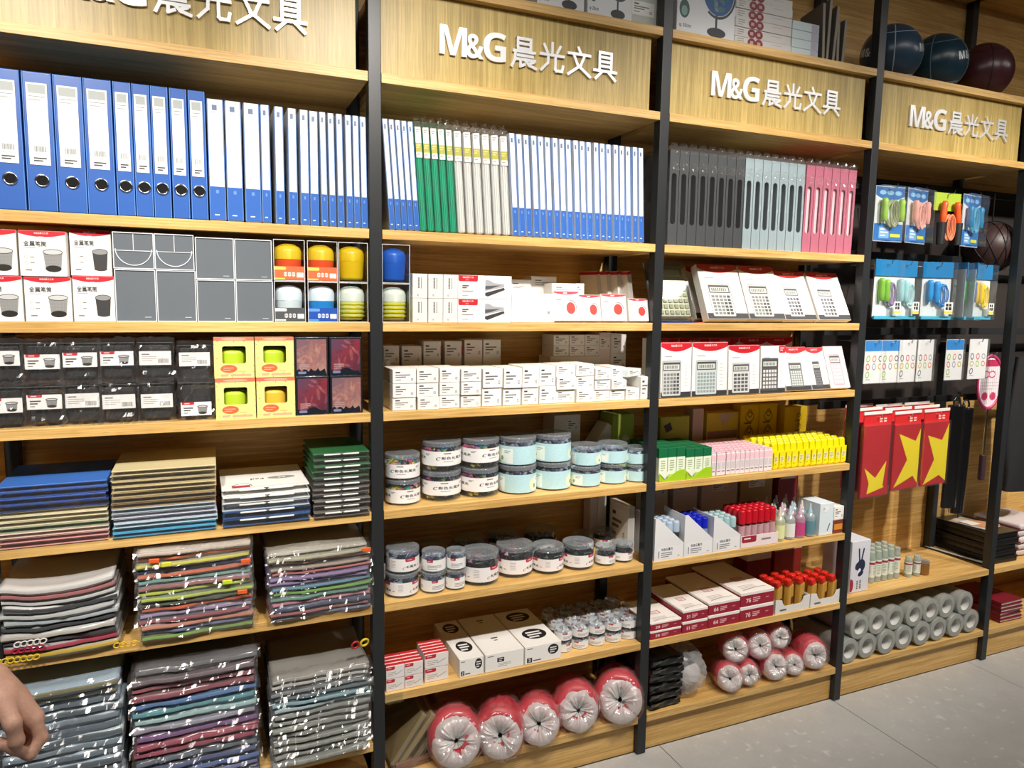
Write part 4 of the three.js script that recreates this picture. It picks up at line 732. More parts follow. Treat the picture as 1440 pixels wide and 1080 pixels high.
  series(spots.slice(10), (i) => `${i % 2 ? 'upper' : 'lower'} small pin jar, ${i < 10 ? 'middle' : 'rear'} row, ${ORD[(i >> 1) % 5]} from number 3 box`, jar(0.0295, 0.0395, jarSmall, { s: 13, fill: 'pale', l0: 0.06, l1: 0.68, name: 'pin_jar', group: 'small pin jars', lid: clear }));
}
// seventh shelf: twine rolls in film and brown slabs
const twineTex = (() => { const W = 256, d = new Uint8Array(W * W * 4); for (let y = 0; y < W; y++) for (let x = 0; x < W; x++) { const n = noise(x * 0.05, y * 0.6, 3) * 0.6 + noise(x * 0.4, y * 0.9, 8) * 0.4; d.set([150 + 90 * n, 14 + 50 * n * n, 34 + 60 * n * n, 255], (y * W + x) * 4); } const t = new THREE.DataTexture(d, W, W); t.colorSpace = THREE.SRGBColorSpace; t.wrapS = t.wrapT = THREE.RepeatWrapping; t.magFilter = THREE.LinearFilter; t.repeat.set(1, 3); t.needsUpdate = true; return t; })();
const twine = std(0xffffff, 0.45, { map: twineTex }), milky = phys(0xf3f1f0, 0.28, { transmission: 0.35, thickness: 0, clearcoat: 0.6, clearcoatRoughness: 0.2 }), filmRed = phys(0xffffff, 0.12, { transmission: 0.95, thickness: 0, ior: 1.7, clearcoat: 1, clearcoatRoughness: 0.08 });
function pleatedCap(r, depth, s, hole = 0.1) {   // film gathered over the end of a roll, radial pleats
  const nr = 9, na = 64, pos = [], idx = [];
  for (let i = 0; i <= nr; i++) for (let j = 0; j <= na; j++) {
    const q = i / nr, a = j / na * Math.PI * 2, rr = r * (hole + (1.03 - hole) * q), ca = Math.cos(a), sa = Math.sin(a);
    const p = (noise(ca * 3 + s, sa * 3 + s, s) - 0.5) * 1.7 + (noise(ca * 14 + s, sa * 14, q * 2 + s) - 0.5) * 0.9, edge = Math.pow(q, 5) * depth;
    pos.push(rr * ca, rr * sa, depth * 0.35 - edge + p * r * 0.16 * (1 - q * 0.55) - (1 - q) * (1 - q) * r * 0.35);
  }
  for (let i = 0; i < nr; i++) for (let j = 0; j < na; j++) { const a = i * (na + 1) + j, b = a + na + 1; idx.push(a, b, a + 1, b, b + 1, a + 1); }
  const g = new THREE.BufferGeometry(); g.setAttribute('position', new THREE.Float32BufferAttribute(pos, 3)); g.setIndex(idx); g.computeVertexNormals();
  return toCreasedNormals(g, 0.5);
}
function rollShell(r, len, s, amp) {
  const g = new THREE.CylinderGeometry(r * 1.05, r * 1.05, len, 40, 12, true); g.rotateX(Math.PI / 2); g.translate(0, 0, -len / 2);
  return toCreasedNormals(displace(g, (v) => { const a = Math.atan2(v.y, v.x), k = Math.abs(noise(Math.cos(a) * 6 + s, Math.sin(a) * 6, v.z * 14) - 0.5) * 2, e = 1 + (0.45 - k) * amp + (noise(Math.cos(a) * 20, Math.sin(a) * 20, v.z * 60 + s) - 0.5) * amp * 0.7; v.x *= e; v.y *= e; }), 0.3);
}
function twineRoll(name, text, group, x, y, z, r, len, ry, rx, s, squash = 0.86) {
  const o = thing(name, text, 'twine roll', x, y + r * 1.07, z, ry, group); o.rotation.x = rx; o.scale.x = squash;
  part(o, 'twine', lathe([[r * 0.35, 0], [r * 0.7, 0], [r * 0.9, 0.008], [r * 0.99, 0.03], [r, len * 0.5], [r * 0.99, len - 0.012], [r * 0.88, len], [r * 0.35, len]], 36), twine, 0, 0, 0, -Math.PI / 2, 0, 0);
  part(o, 'core', CY(r * 0.36, len * 0.98, 24, r * 0.36, true), paint(0x8f978a, 0.7), 0, 0, -len / 2, Math.PI / 2, 0, 0);
  part(o, 'film_end', pleatedCap(r * 0.9, 0.032, s), milky, r * 0.03, -r * 0.13, 0.006);
  part(o, 'film_front', pleatedCap(r * 1.02, 0.045, s + 31, 0.3), filmRed, 0, 0, 0.012);
  part(o, 'film_wrap', rollShell(r, len, s, 0.11), filmRed, 0, 0, 0.004);
  return o;
}
[[0.208, 0.104, 0.018, -0.2], [0.342, 0.096, 0.034, -0.42], [0.484, 0.09, 0.012, -0.36], [0.632, 0.094, 0.0, -0.3], [0.784, 0.102, 0.004, -0.48]].forEach(([x, r, z, ry], i) => twineRoll('twine_roll', nth('big red twine roll in film', 'the brown slabs')(i), 'big red twine rolls in film', x, S7 + 0.0, z, r * 0.84, 0.12, ry, -0.3 + 0.1 * (i % 2), 11 + i * 7, 0.93));
{
  [[0.028, 0.02, -0.62, 0.055], [0.052, 0.016, -0.66, 0.045], [0.088, 0.012, -0.7, 0.03]].forEach(([x, y, rz, zz], i) => { const o = thing('leaning_slab', nth('brown slab in film leaning by the twine rolls', 'the post')(i), 'slab', x, S7 + y, -0.03, 0, 'brown slabs in film'); o.rotation.z = rz; part(o, 'slab', RB(0.016, 0.17, 0.2, 0.002), paint([0x8a7a52, 0x9a875a, 0x7c6a48][i], 0.6), 0, 0.085, -0.1); part(o, 'film_bag', memo('slabfilm', () => crinkle(0.02, 0.178, 0.208, 5, 0.002)), film, 0, 0.087, -0.1); });
  for (let k = 0; k < 2; k++) { const o = thing('flat_slab', `${k ? 'upper' : 'lower'} reddish brown slab lying under the first twine roll`, 'slab', 0.115, S7 + 0.001 + k * 0.013, -0.03, 0.15, 'brown slabs lying flat'); part(o, 'slab', RB(0.16, 0.012, 0.2, 0.002), paint([0x7a5244, 0x86604e][k], 0.6), 0, 0.0065, -0.1); part(o, 'film_fold', memo('slabfold', () => { const g = new THREE.PlaneGeometry(0.16, 0.012, 20, 2); return toCreasedNormals(displace(g, (v) => { v.y += 0.006; v.z += noise(v.x * 80, v.y * 90) * 0.004; }), 0.3); }), film, 0, 0, 0.0012); }
}

// ---------------------------------------------------------------- bay with the calculators, first shelf: bagged magazine files with a slot in the spine
{
  const slotFront = (w) => memo(`slot${w}`, () => {
    const h = 0.296, s = new THREE.Shape([[-w / 2, 0], [w / 2, 0], [w / 2, h], [-w / 2, h]].map((p) => new THREE.Vector2(...p))), r = w * 0.27, p = new THREE.Path();
    p.moveTo(-r, 0.075); p.lineTo(-r, 0.215); p.absarc(0, 0.215, r, Math.PI, 0, true); p.lineTo(r, 0.075); p.absarc(0, 0.075, r, 0, Math.PI, true); s.holes.push(p);
    return new THREE.ExtrudeGeometry(s, { depth: 0.0025, bevelEnabled: false, curveSegments: 8 });
  });
  const magFile = (w, color, inner, group, tr = 0) => (text) => {
    const o = thing('magazine_file', text, 'file', 0, 0, 0, 0, group), m = tr ? phys(color, 0.25, { transmission: tr, thickness: 0 }) : paint(color, 0.4);
    part(o, 'spine_plate', slotFront(w - 0.0015), m, 0, 0.001, -0.0025);
    part(o, 'case', memo(`case${w}`, () => tub(w - 0.0016, 0.296, 0.235, false)), m, 0, 0.001, -0.0026);
    if (inner) part(o, 'pale_ribbon', PL(w * 0.6, 0.19), paint(inner, 0.5), 0, 0.146, -0.0095);
    part(o, 'film_bag', memo(`mf${w}`, () => { const g = crinkle(w - 0.001, 0.304, 0.242, 77, 0.0022, 14); return displace(g, (v) => { if (v.y > 0.14) { v.y += Math.abs(noise(v.x * 160, v.z * 80) - 0.4) * 0.016; } }); }), film, 0, 0.155, -0.121);
    part(o, 'film_top', tuft(w * 1.0, 3), film, 0, 0.3, 0.002); part(o, 'film_crease', tuft(w * 0.9, 5), film, 0, 0.25, 0.005, Math.PI, 0, 0.2);
    return o;
  };
  series(Array.from({ length: 8 }, (_, i) => [0.9385 + i * 0.0373, S1, -0.018, 0, 0, 0]), nth('dark grey bagged magazine file', 'the display books'), magFile(0.0365, 0x44484b, 0, 'dark grey magazine files'));
  series(Array.from({ length: 7 }, (_, i) => [1.2385 + i * 0.0373, S1, -0.018, 0, 0, 0]), nth('pale clear bagged magazine file', 'the dark grey ones'), magFile(0.0365, 0xa9bcc2, 0, 'pale clear magazine files', 0.1));
  series(Array.from({ length: 6 }, (_, i) => [1.5015 + i * 0.0395, S1, -0.018, 0, 0, -0.015]), nth('pink bagged magazine file', 'the pale clear ones'), magFile(0.038, 0xd17b92, 0xf0d6dc, 'pink magazine files', 0.2));
}
// ---- second and third shelf: calculators and their cartons
function calc(g, x, y, w, h, body, keys, cols, rows, dark) {
  g.fillStyle = body; g.strokeStyle = '#5c5e60'; g.lineWidth = 3; g.beginPath(); g.roundRect(x, y, w, h, w * 0.06); g.fill(); g.stroke();
  g.fillStyle = '#4c4e50'; g.fillRect(x + w * 0.05, y + h * 0.04, w * 0.9, h * 0.24); g.fillStyle = '#cfd3cc'; g.fillRect(x + w * 0.09, y + h * 0.1, w * 0.82, h * 0.15);
  g.fillStyle = '#77797a'; g.font = `${h * 0.12}px monospace`; for (let k = 0; k < 8; k++) g.fillRect(x + w * (0.16 + k * 0.085), y + h * 0.13, w * 0.05, h * 0.09);
  for (let r = 0; r < rows; r++) for (let c = 0; c < cols; c++) { g.fillStyle = c >= cols - 1 - (r > 1 ? 1 : 0) && dark ? '#4a4c4e' : keys; const kw = w * 0.86 / cols, kh = h * 0.62 / rows; g.fillRect(x + w * 0.07 + c * kw + kw * 0.12, y + h * 0.34 + r * kh + kh * 0.14, kw * 0.76, kh * 0.7); }
}
const calcPrint = (o) => label(320, 400, o.bg || '#f3f1ec', (g, W, H) => {
  if (o.cap) { redCap(g, W, H, o.cap); logo(g, W * 0.32, H * o.cap * 0.18, 20, '#f6e6e2'); }
  lines(g, W * 0.12, H * 0.24, W * 0.34, 1, 5, 6, '#9a9892');
  if (o.bar !== false) { g.fillStyle = '#3c3c3e'; g.fillRect(0, H * 0.9, W, H * 0.1); }
  for (let k = 0; k < 7; k++) lines(g, W * 0.78, H * (0.4 + k * 0.065), W * 0.14, 1, 4, 5, '#c2bfb8');
  calc(g, W * o.x, H * o.y, W * o.w, H * o.h, o.body, o.keys, o.cols, o.rows, o.dark);
  if (o.tag) { g.fillStyle = '#c8323a'; g.beginPath(); g.roundRect(W * 0.72, -10, W * 0.28, 70, 20); g.fill(); lines(g, W * 0.78, 14, 48, 2, 18, 8, '#f2d8d6'); }
});
const cp = {
  big: calcPrint({ cap: 0.15, x: 0.14, y: 0.36, w: 0.56, h: 0.6, body: '#d2d3d0', keys: '#7f8282', cols: 5, rows: 6, dark: true }),
  slim: calcPrint({ cap: 0.14, x: 0.18, y: 0.34, w: 0.46, h: 0.6, body: '#d6d5da', keys: '#6e7076', cols: 4, rows: 5, dark: true }),
  tallA: calcPrint({ cap: 0.16, x: 0.04, y: 0.33, w: 0.62, h: 0.64, body: '#c6c8c6', keys: '#7a7d7c', cols: 5, rows: 6, dark: true }),
  tallB: calcPrint({ cap: 0.16, x: 0.1, y: 0.33, w: 0.6, h: 0.64, body: '#c8d2d2', keys: '#8f9c9a', cols: 6, rows: 6 }),
  round: calcPrint({ cap: 0.16, x: 0.12, y: 0.36, w: 0.56, h: 0.61, body: '#d4d6d4', keys: '#5a5c5e', cols: 4, rows: 5 }),
  dark: calcPrint({ x: 0.04, y: 0.26, w: 0.66, h: 0.68, body: '#55575a', keys: '#d8d8d4', cols: 5, rows: 5, tag: true }),
  small: calcPrint({ cap: 0.15, x: 0.22, y: 0.36, w: 0.5, h: 0.56, body: '#7d827f', keys: '#c9d0cc', cols: 5, rows: 6 }),
  thin: calcPrint({ cap: 0.14, x: 0.26, y: 0.34, w: 0.38, h: 0.6, body: '#4a4b4e', keys: '#77797c', cols: 4, rows: 6 }),
  pink: calcPrint({ bg: '#ecd3d6', bar: false, x: 0.2, y: 0.2, w: 0.56, h: 0.72, body: '#e6b4bc', keys: '#e9c6cc', cols: 4, rows: 5 }),
};
function leaningCarton(x, y, w, h, d, print, lean, text, group, z = 0) {   // stands on its rear lower edge
  const o = thing('calculator_carton', text, 'box', x, y + 0.0005, z - d * Math.cos(lean) - 0.002, 0, group); o.rotation.x = -lean;
  part(o, 'carton', RB(w - 0.002, h, d, 0.0015), card, 0, h / 2, d / 2); part(o, 'front_print', PL((w - 0.002) * 0.985, h * 0.985), print, 0, h / 2, d + 0.0006);
  part(o, 'lid', RB(w - 0.0018, 0.0016, d, 0.0007), cartonRed, 0, h, d / 2);
  return o;
}
{
  const G = 'leaning calculator cartons';
  leaningCarton(1.17, S2, 0.172, 0.2, 0.032, cp.big, 0.42, 'first large calculator carton from the calculator in clear blister', G);
  leaningCarton(1.337, S2, 0.158, 0.2, 0.032, cp.big, 0.42, 'second large calculator carton from the calculator in clear blister', G);
  leaningCarton(1.489, S2, 0.146, 0.19, 0.026, cp.slim, 0.46, 'slim calculator carton between the large ones and the pink cord', G);
  leaningCarton(1.649, S2, 0.156, 0.19, 0.026, cp.slim, 0.46, 'slim calculator carton next to the pink cord', G);
  [1.18, 1.345, 1.5, 1.655].forEach((x, i) => leaningCarton(x, S2, 0.15, 0.195, 0.03, cp.big, 0.42, nth('calculator carton in the rear rank, upper shelf,', 'the blister')(i), 'rear calculator cartons', -0.09));
  const o = thing('blister_calculator', 'cream desk calculator in clear blister beside the post', 'calculator', 0.99, S2 + 0.001, -0.075); o.rotation.x = -0.36;
  part(o, 'backing_card', RB(0.15, 0.205, 0.003, 0.001), paint(0x5d5f60, 0.5), 0, 0.104, 0.004);
  part(o, 'body', RB(0.134, 0.13, 0.018, 0.006), paint(0xe4dcb4, 0.45), 0, 0.075, 0.018);
  const scr = part(o, 'screen_hood', RB(0.128, 0.042, 0.014, 0.004), paint(0x3c4043, 0.3), 0, 0.165, 0.016); part(scr, 'display_glass', RB(0.1, 0.024, 0.002, 0.0008), paint(0x8d9894, 0.2), 0, 0, 0.0075);
  for (let r = 0; r < 5; r++) for (let c = 0; c < 6; c++) part(o, 'key', RB(0.0155, 0.0145, 0.006, 0.002), paint(r > 2 && c < 2 ? 0xd99a86 : 0xa9a488, 0.45), -0.0525 + c * 0.021, 0.024 + r * 0.0205, 0.029);
  part(o, 'mode_badge', RB(0.03, 0.008, 0.003, 0.001), paint(0xb58a3a, 0.4), 0, 0.131, 0.028);
  part(o, 'blister', tub(0.146, 0.2, 0.03), clear, 0, 0.004, 0.036);
  const st = thing('calculator_stand_card', 'red and blue card under the blister calculator', 'card', 0.99, S2 + 0.0004, -0.002); part(st, 'card', RB(0.15, 0.0012, 0.06, 0.0004), paint(0x2f3f8a, 0.5), -0.02, 0.0008, -0.03); part(st, 'red_corner', RB(0.03, 0.0016, 0.03, 0.0005), paint(0xd8604e, 0.5), 0.062, 0.0008, -0.018);
  leaningCarton(0.969, S3, 0.122, 0.181, 0.03, cp.tallA, 0.03, 'first upright red capped calculator carton from the white cartons', G, -0.004);
  leaningCarton(1.105, S3, 0.147, 0.181, 0.03, cp.tallB, 0.03, 'second upright red capped calculator carton from the white cartons', G, -0.004);
  leaningCarton(1.25, S3, 0.136, 0.169, 0.03, cp.round, 0.05, 'red capped calculator carton with dark round keys picture', G, -0.004);
  leaningCarton(1.378, S3, 0.114, 0.166, 0.024, cp.dark, 0.05, 'calculator carton showing a dark calculator and red tag', G, -0.004);
  leaningCarton(1.5, S3, 0.122, 0.158, 0.024, cp.small, 0.28, 'leaning calculator carton with grey calculator picture', G, -0.004);
  leaningCarton(1.606, S3, 0.088, 0.156, 0.024, cp.thin, 0.34, 'narrow leaning calculator carton with black calculator picture', G, -0.004);
  leaningCarton(1.701, S3, 0.098, 0.16, 0.024, cp.pink, 0.34, 'leaning pink calculator carton beside the hook bay post', G, -0.004);
  [0.99, 1.12, 1.25, 1.38, 1.5].forEach((x, i) => leaningCarton(x, S3, 0.13, 0.19, 0.03, cp.tallB, 0.03, nth('calculator carton in the rear rank, lower shelf,', 'the white cartons')(i), 'rear calculator cartons, lower shelf', -0.11));
}
// ---- fourth shelf: small glue bottles, correction sticks, yellow packs
{
  const gCap = paint(0x146a40, 0.4), gBody = label(64, 128, '#e6efd8', (g, W, H) => { lines(g, 14, 16, 34, 5, 13, 6, '#9fb08a'); g.fillStyle = '#b9d46a'; g.fillRect(0, H * 0.75, W, H * 0.25); }), lime = paint(0xa2cc1e, 0.5);
  for (let t = 0; t < 2; t++) {
    const x0 = t ? 1.0265 : 0.918, h = t ? 0.101 : 0.109;
    for (let j = 0; j < 4; j++) for (let i = 0; i < 3; i++) {
      const o = thing('green_glue_box', `${ORD[i]} dark green topped glue box, ${ORD[j]} rank, ${t ? 'tray by pink sticks' : 'tray by the post'}`, 'box', x0 + 0.0175 + i * 0.0355, S4 + 0.002, -0.012 - j * 0.046, 0, 'green glue boxes');
      part(o, 'box_body', RB(0.0335, h * 0.72, 0.042, 0.001), paint(0xdfe9cf, 0.5), 0, h * 0.36, -0.022); part(o, 'front_print', PL(0.032, h * 0.7), gBody, 0, h * 0.36, -0.0004); part(o, 'green_cap', RB(0.0342, h * 0.3, 0.043, 0.0012), gCap, 0, h * 0.85, -0.022);
    }
    const o = thing('display_tray', t ? 'lime display tray of green glue boxes beside pink sticks' : 'lime display tray of green glue boxes beside the post', 'tray', x0 + 0.053, S4, -0.008);
    const s = new THREE.Shape(); s.moveTo(-0.053, 0); s.lineTo(0.053, 0); s.lineTo(0.053, 0.034); s.quadraticCurveTo(0.02, 0.042, -0.012, 0.012); s.lineTo(-0.03, 0.006); s.lineTo(-0.053, 0.03); s.lineTo(-0.053, 0);
    part(o, 'tray_front', new THREE.ExtrudeGeometry(s, { depth: 0.0015, bevelEnabled: false }), lime, 0, 0.0005, 0); part(o, 'tray_base', RB(0.106, 0.0014, 0.19, 0.0005), lime, 0, 0.0008, -0.094);
    part(o, 'diamond_tab', RB(0.024, 0.024, 0.0015, 0.0005), paint(0xe8ecd8, 0.5), -0.033, 0.026, 0.0036, 0, 0, 0.78);
  }
  const pp = label(64, 192, '#eadfe2', (g, W, H) => { g.fillStyle = '#efc6cf'; g.fillRect(0, 0, W, H * 0.3); for (let k = 0; k < 4; k++) { g.fillStyle = '#a9a2a6'; g.fillRect(10 + k * 13, H * 0.36, 5, H * 0.34); } g.fillStyle = '#7d767a'; g.fillRect(10, H * 0.78, 44, 10); }), pinkCap = paint(0xeac0ca, 0.45), pinkBody = paint(0xe6dade, 0.45);
  const spots = []; for (let j = 0; j < 6; j++) for (let i = 0; i < 13; i++) spots.push([1.1435 + i * 0.0207 + rnd(-0.001, 0.001), S4, -0.012 - j * 0.034 - rnd(0.002), rnd(-0.05, 0.05)]);
  series(spots, (i) => `pink topped stick pack, ${ORD[Math.floor(i / 13)]} rank, ${ORD[i % 13]} from green trays`, (text) => { const o = thing('pink_stick_pack', text, 'pack', 0, 0, 0, 0, 'pink topped stick packs'); part(o, 'pack', RB(0.0192, 0.077, 0.031, 0.0025), pinkBody, 0, 0.039, -0.0155); part(o, 'pack_print', PL(0.0185, 0.07), pp, 0, 0.037, 0.0004); part(o, 'cap', RB(0.0176, 0.006, 0.029, 0.0024), pinkCap, 0, 0.0795, -0.0155); return o; });
  const yp = label(96, 192, '#eee014', (g, W, H) => { g.fillStyle = '#e9e3a8'; g.fillRect(12, H * 0.34, 60, H * 0.36); lines(g, 18, H * 0.4, 46, 4, 15, 6, '#77705a'); g.fillStyle = '#b8a80c'; g.fillRect(20, H * 0.8, 30, 14); }), yel = phys(0xeadd0c, 0.3, { clearcoat: 0.5, clearcoatRoughness: 0.2 });
  const yGeo = (() => { const g = new RoundedBoxGeometry(0.0288, 0.096, 0.034, 3, 0.006); return displace(g, (v) => { const k = (v.y + 0.048) / 0.096; if (k > 0.72) v.z *= 1 - (k - 0.72) * 2.6; v.x *= 1 - Math.max(0, k - 0.8) * 0.5; v.z += (noise(v.x * 120, v.y * 60) - 0.5) * 0.002; }); })();
  const ys = []; for (let j = 0; j < 5; j++) for (let i = 0; i < 12; i++) ys.push([1.421 + i * 0.0298, S4, -0.034 - j * 0.035, rnd(-0.1, 0.1)]);
  series(ys, (i) => `yellow glossy pack, ${ORD[Math.floor(i / 12)]} rank, ${ORD[i % 12]} from the pink packs`, (text) => { const o = thing('yellow_pack', text, 'pack', 0, 0, 0, 0, 'yellow glossy packs'); part(o, 'pack', yGeo, yel, 0, 0.048, 0); part(o, 'pack_print', PL(0.024, 0.06), yp, 0, 0.038, 0.0178); return o; });
  const olive = paint(0xbcca4a, 0.55), mauve = paint(0xc6b8ac, 0.6), ochre = paint(0xe0bc1c, 0.55);
  const doodle = label(192, 256, '#e2be20', (g, W, H) => { g.strokeStyle = '#5d4a08'; g.lineWidth = 6; for (const y of [70, 170]) { g.beginPath(); g.ellipse(W / 2, y, 44, 30, 0, 0, 7); g.stroke(); g.beginPath(); g.arc(W / 2, y - 22, 22, 0, 7); g.stroke(); lines(g, W * 0.2, y + 34, 110, 1, 4, 9, '#5d4a08'); } });
  const carton = (x, y, w, h, z, mat, text, more) => { const o = thing('rear_carton', text, 'box', x, y, z, 0, 'cartons behind the glue and packs'); part(o, 'carton', RB(w, h, 0.05, 0.0015), mat, 0, h / 2, -0.025); if (more) more(o); return o; };
  carton(1.15, S4, 0.13, 0.17, -0.25, olive, 'olive carton behind the green trays', (o) => part(o, 'dark_corner', PL(0.03, 0.03), black, -0.03, 0.13, 0.0006, 0, 0, 0.4));
  carton(1.255, S4, 0.05, 0.195, -0.25, mauve, 'brown grey carton between the olive and green yellow cartons');
  carton(1.37, S4, 0.15, 0.175, -0.25, paint(0xd4c648, 0.55), 'green yellow carton behind the pink packs', (o) => { part(o, 'grey_corner', (() => { const s = new THREE.Shape([[0, 0], [0.06, 0.05], [-0.02, 0.05]].map((p) => new THREE.Vector2(...p))); return new THREE.ExtrudeGeometry(s, { depth: 0.0006, bevelEnabled: false }); })(), mauve, 0.0, 0.122, 0.0002); part(o, 'print_strip', PL(0.14, 0.03), paint(0x9a7f6a, 0.5), 0, 0.09, 0.0006); });
  carton(1.5, S4, 0.09, 0.2, -0.25, ochre, 'first tall ochre carton with doodle print from green yellow carton', (o) => part(o, 'front_print', PL(0.085, 0.16), doodle, 0, 0.115, 0.0006));
  carton(1.593, S4, 0.09, 0.2, -0.25, ochre, 'second tall ochre carton with doodle print from green yellow carton', (o) => part(o, 'front_print', PL(0.085, 0.16), doodle, 0, 0.115, 0.0006));
  carton(1.716, S4, 0.115, 0.185, -0.23, paint(0xe6c224, 0.55), 'golden carton with doodle print by the hook bay post', (o) => part(o, 'front_print', PL(0.06, 0.1), doodle, 0.015, 0.12, 0.0006));
}
// ---- fifth shelf: display boxes of glue sticks and bottles
{
  const dispPrint = label(256, 96, '#e9e9ea', (g, W, H) => { g.fillStyle = '#3a3a3e'; g.fillRect(18, 30, 7, 56); g.font = 'bold 28px sans-serif'; g.fillText('M&G', 44, 32); cjk(g, '晨光', 112, 10, 22, '#3a3a3e', 0.12); lines(g, 44, 46, 110, 3, 15, 7, '#77767a'); lines(g, 210, 78, 26, 1, 4, 8, '#9a9a9e'); });
  const dispMat = paint(0xe3e4e6, 0.45);
  const stick = (cap, body) => (text) => { const o = thing('glue_stick', text, 'glue stick', 0, 0, 0, 0, 'glue sticks in display boxes'); part(o, 'tube', CY(0.0125, 0.062, 16), body, 0, 0.032, 0); part(o, 'cap', lathe([[0, 0.1], [0.009, 0.1], [0.0125, 0.096], [0.013, 0.064], [0.0125, 0.062], [0, 0.062]], 16), cap, 0, 0, 0); return o; };
  [[0.91, 0.117, 0.146, phys(0xc9dcee, 0.2, { transmission: 0.3, thickness: 0 }), paint(0x2a3a34, 0.4), 'light blue capped'], [1.029, 0.12, 0.146, paint(0x1626b8, 0.25), phys(0x9fb4e0, 0.2, { transmission: 0.3, thickness: 0 }), 'deep blue capped'], [1.151, 0.118, 0.128, phys(0xbfe0e4, 0.2, { transmission: 0.3, thickness: 0 }), paint(0x55606a, 0.4), 'pale teal capped']].forEach(([x0, w, h, capM, bodyM, nm], b) => {
    const spots = []; for (let j = 0; j < 4; j++) for (let i = 0; i < 4; i++) spots.push([x0 + 0.0175 + i * 0.0272, S5 + 0.012 + (h > 0.13 ? 0.012 : 0.002), -0.03 - j * 0.0272]);
    const o = thing('display_box', `white slanted display box of ${nm} glue sticks`, 'box', x0 + w / 2, S5, -0.006, 0, 'white slanted display boxes');
    const s = new THREE.Shape([[-w / 2, 0], [w / 2, 0], [w / 2, 0.052], [-w / 2 + 0.012, h], [-w / 2, h]].map((p) => new THREE.Vector2(...p))), pg = new THREE.ExtrudeGeometry(s, { depth: 0.0018, bevelEnabled: false });
    part(o, 'front_panel', pg, dispMat, 0, 0, -0.0018); part(o, 'rear_panel', pg, dispMat, 0, 0, -0.122);
    part(o, 'side_panel', RB(0.0018, h, 0.121, 0.0006), dispMat, -w / 2 + 0.0009, h / 2, -0.061); part(o, 'side_panel', RB(0.0018, 0.052, 0.121, 0.0006), dispMat, w / 2 - 0.0009, 0.026, -0.061); part(o, 'base_panel', RB(w - 0.004, 0.012, 0.117, 0.001), dispMat, 0, 0.0065, -0.061);
    part(o, 'front_print', PL(w * 0.88, 0.042), dispPrint, 0.002, 0.026, 0.0006);
    series(spots, (i) => `${nm} glue stick, ${ORD[i >> 2]} rank, ${ORD[i % 4]} from the left wall of its box`.replace('from the left wall of', 'across'), stick(capM, bodyM));
  });
  const redP = phys(0xe7b9c0, 0.2, { transmission: 0.35, thickness: 0 }), redC = paint(0xc01526, 0.3), spots = [];
  for (let j = 0; j < 4; j++) for (let i = 0; i < 6; i++) spots.push([1.286 + i * 0.0276, S5 + 0.003, -0.024 - j * 0.0272]);
  series(spots, (i) => `red capped glue stick, ${ORD[Math.floor(i / 6)]} rank, ${ORD[i % 6]} from slanted boxes`, (text) => { const o = stick(redC, redP)(text); o.children.forEach((c) => c.scale.set(1.05, 1.3, 1.05)); return o; });
  const tr = thing('display_tray', 'white and red low display tray of red capped glue sticks', 'tray', 1.356, S5, -0.006), tp = label(384, 96, '#ecdcdc', (g, W, H) => { g.fillStyle = '#9c2438'; g.beginPath(); g.roundRect(6, -10, 150, 66, 18); g.fill(); lines(g, 30, 16, 96, 1, 5, 12, '#f0d8da'); lines(g, 210, 34, 140, 1, 5, 16, '#8a8084'); });
  part(tr, 'tray_front', RB(0.17, 0.043, 0.0016, 0.0005), paint(0xe8dcdc, 0.5), 0, 0.022, 0); part(tr, 'front_print', PL(0.167, 0.041), tp, 0, 0.022, 0.0012); for (const s of [-1, 1]) part(tr, 'tray_side', RB(0.0016, 0.043, 0.12, 0.0005), paint(0xe8dcdc, 0.5), s * 0.084, 0.022, -0.061); part(tr, 'tray_base', RB(0.17, 0.002, 0.12, 0.0006), paint(0xe8dcdc, 0.5), 0, 0.0012, -0.061);
  const tints = [[0xdfe6a8, 0xeef0d8], [0xe6e6e2, 0xdfe8e6], [0xc2477e, 0xe9c6d8], [0x5f8a98, 0xcfe2e6]];
  const bottleGeo = lathe([[0, 0.001], [0.019, 0.001], [0.0205, 0.004], [0.0205, 0.072], [0.017, 0.082], [0.009, 0.088], [0.009, 0.092], [0, 0.092]], 20), nozzle = lathe([[0.009, 0.09], [0.0095, 0.096], [0.006, 0.1], [0.0035, 0.122], [0.0015, 0.124], [0, 0.124]], 14);
  for (let j = 0; j < 4; j++) for (let i = 0; i < 4; i++) { const o = thing('glue_bottle', `clear glue bottle, ${ORD[j]} rank, ${ORD[i]} from the red sticks`, 'bottle', 1.469 + i * 0.0485 + j * 0.004, S5, -0.032 - j * 0.045, 0, 'clear nozzle glue bottles'); part(o, 'bottle', bottleGeo, phys(tints[i][1], 0.15, { transmission: 0.6, thickness: 0 })); part(o, 'nozzle', nozzle, phys([0xf0e6d0, 0xd9eef0, 0xe8cfe0, 0xbfe0ea][(i + j) % 4], 0.25, { transmission: 0.3, thickness: 0 })); part(o, 'wrap_label', CY(0.0209, 0.05, 20, 0.0209, true), paint(tints[i][0], 0.5), 0, 0.036, 0); }
  const c1 = thing('blue_white_carton', 'pale blue white carton beside the clear glue bottles', 'box', 1.679, S5, -0.012); part(c1, 'carton', RB(0.068, 0.122, 0.11, 0.0015), paint(0xd8e4ea, 0.5), 0, 0.0615, -0.055); part(c1, 'front_print', PL(0.03, 0.02), cartonPrint[1], -0.008, 0.1, 0.0006); part(c1, 'blue_mark', RB(0.004, 0.03, 0.0006, 0.0002), paint(0x3a5068), 0.012, 0.03, 0.0004, 0, 0, -0.4);
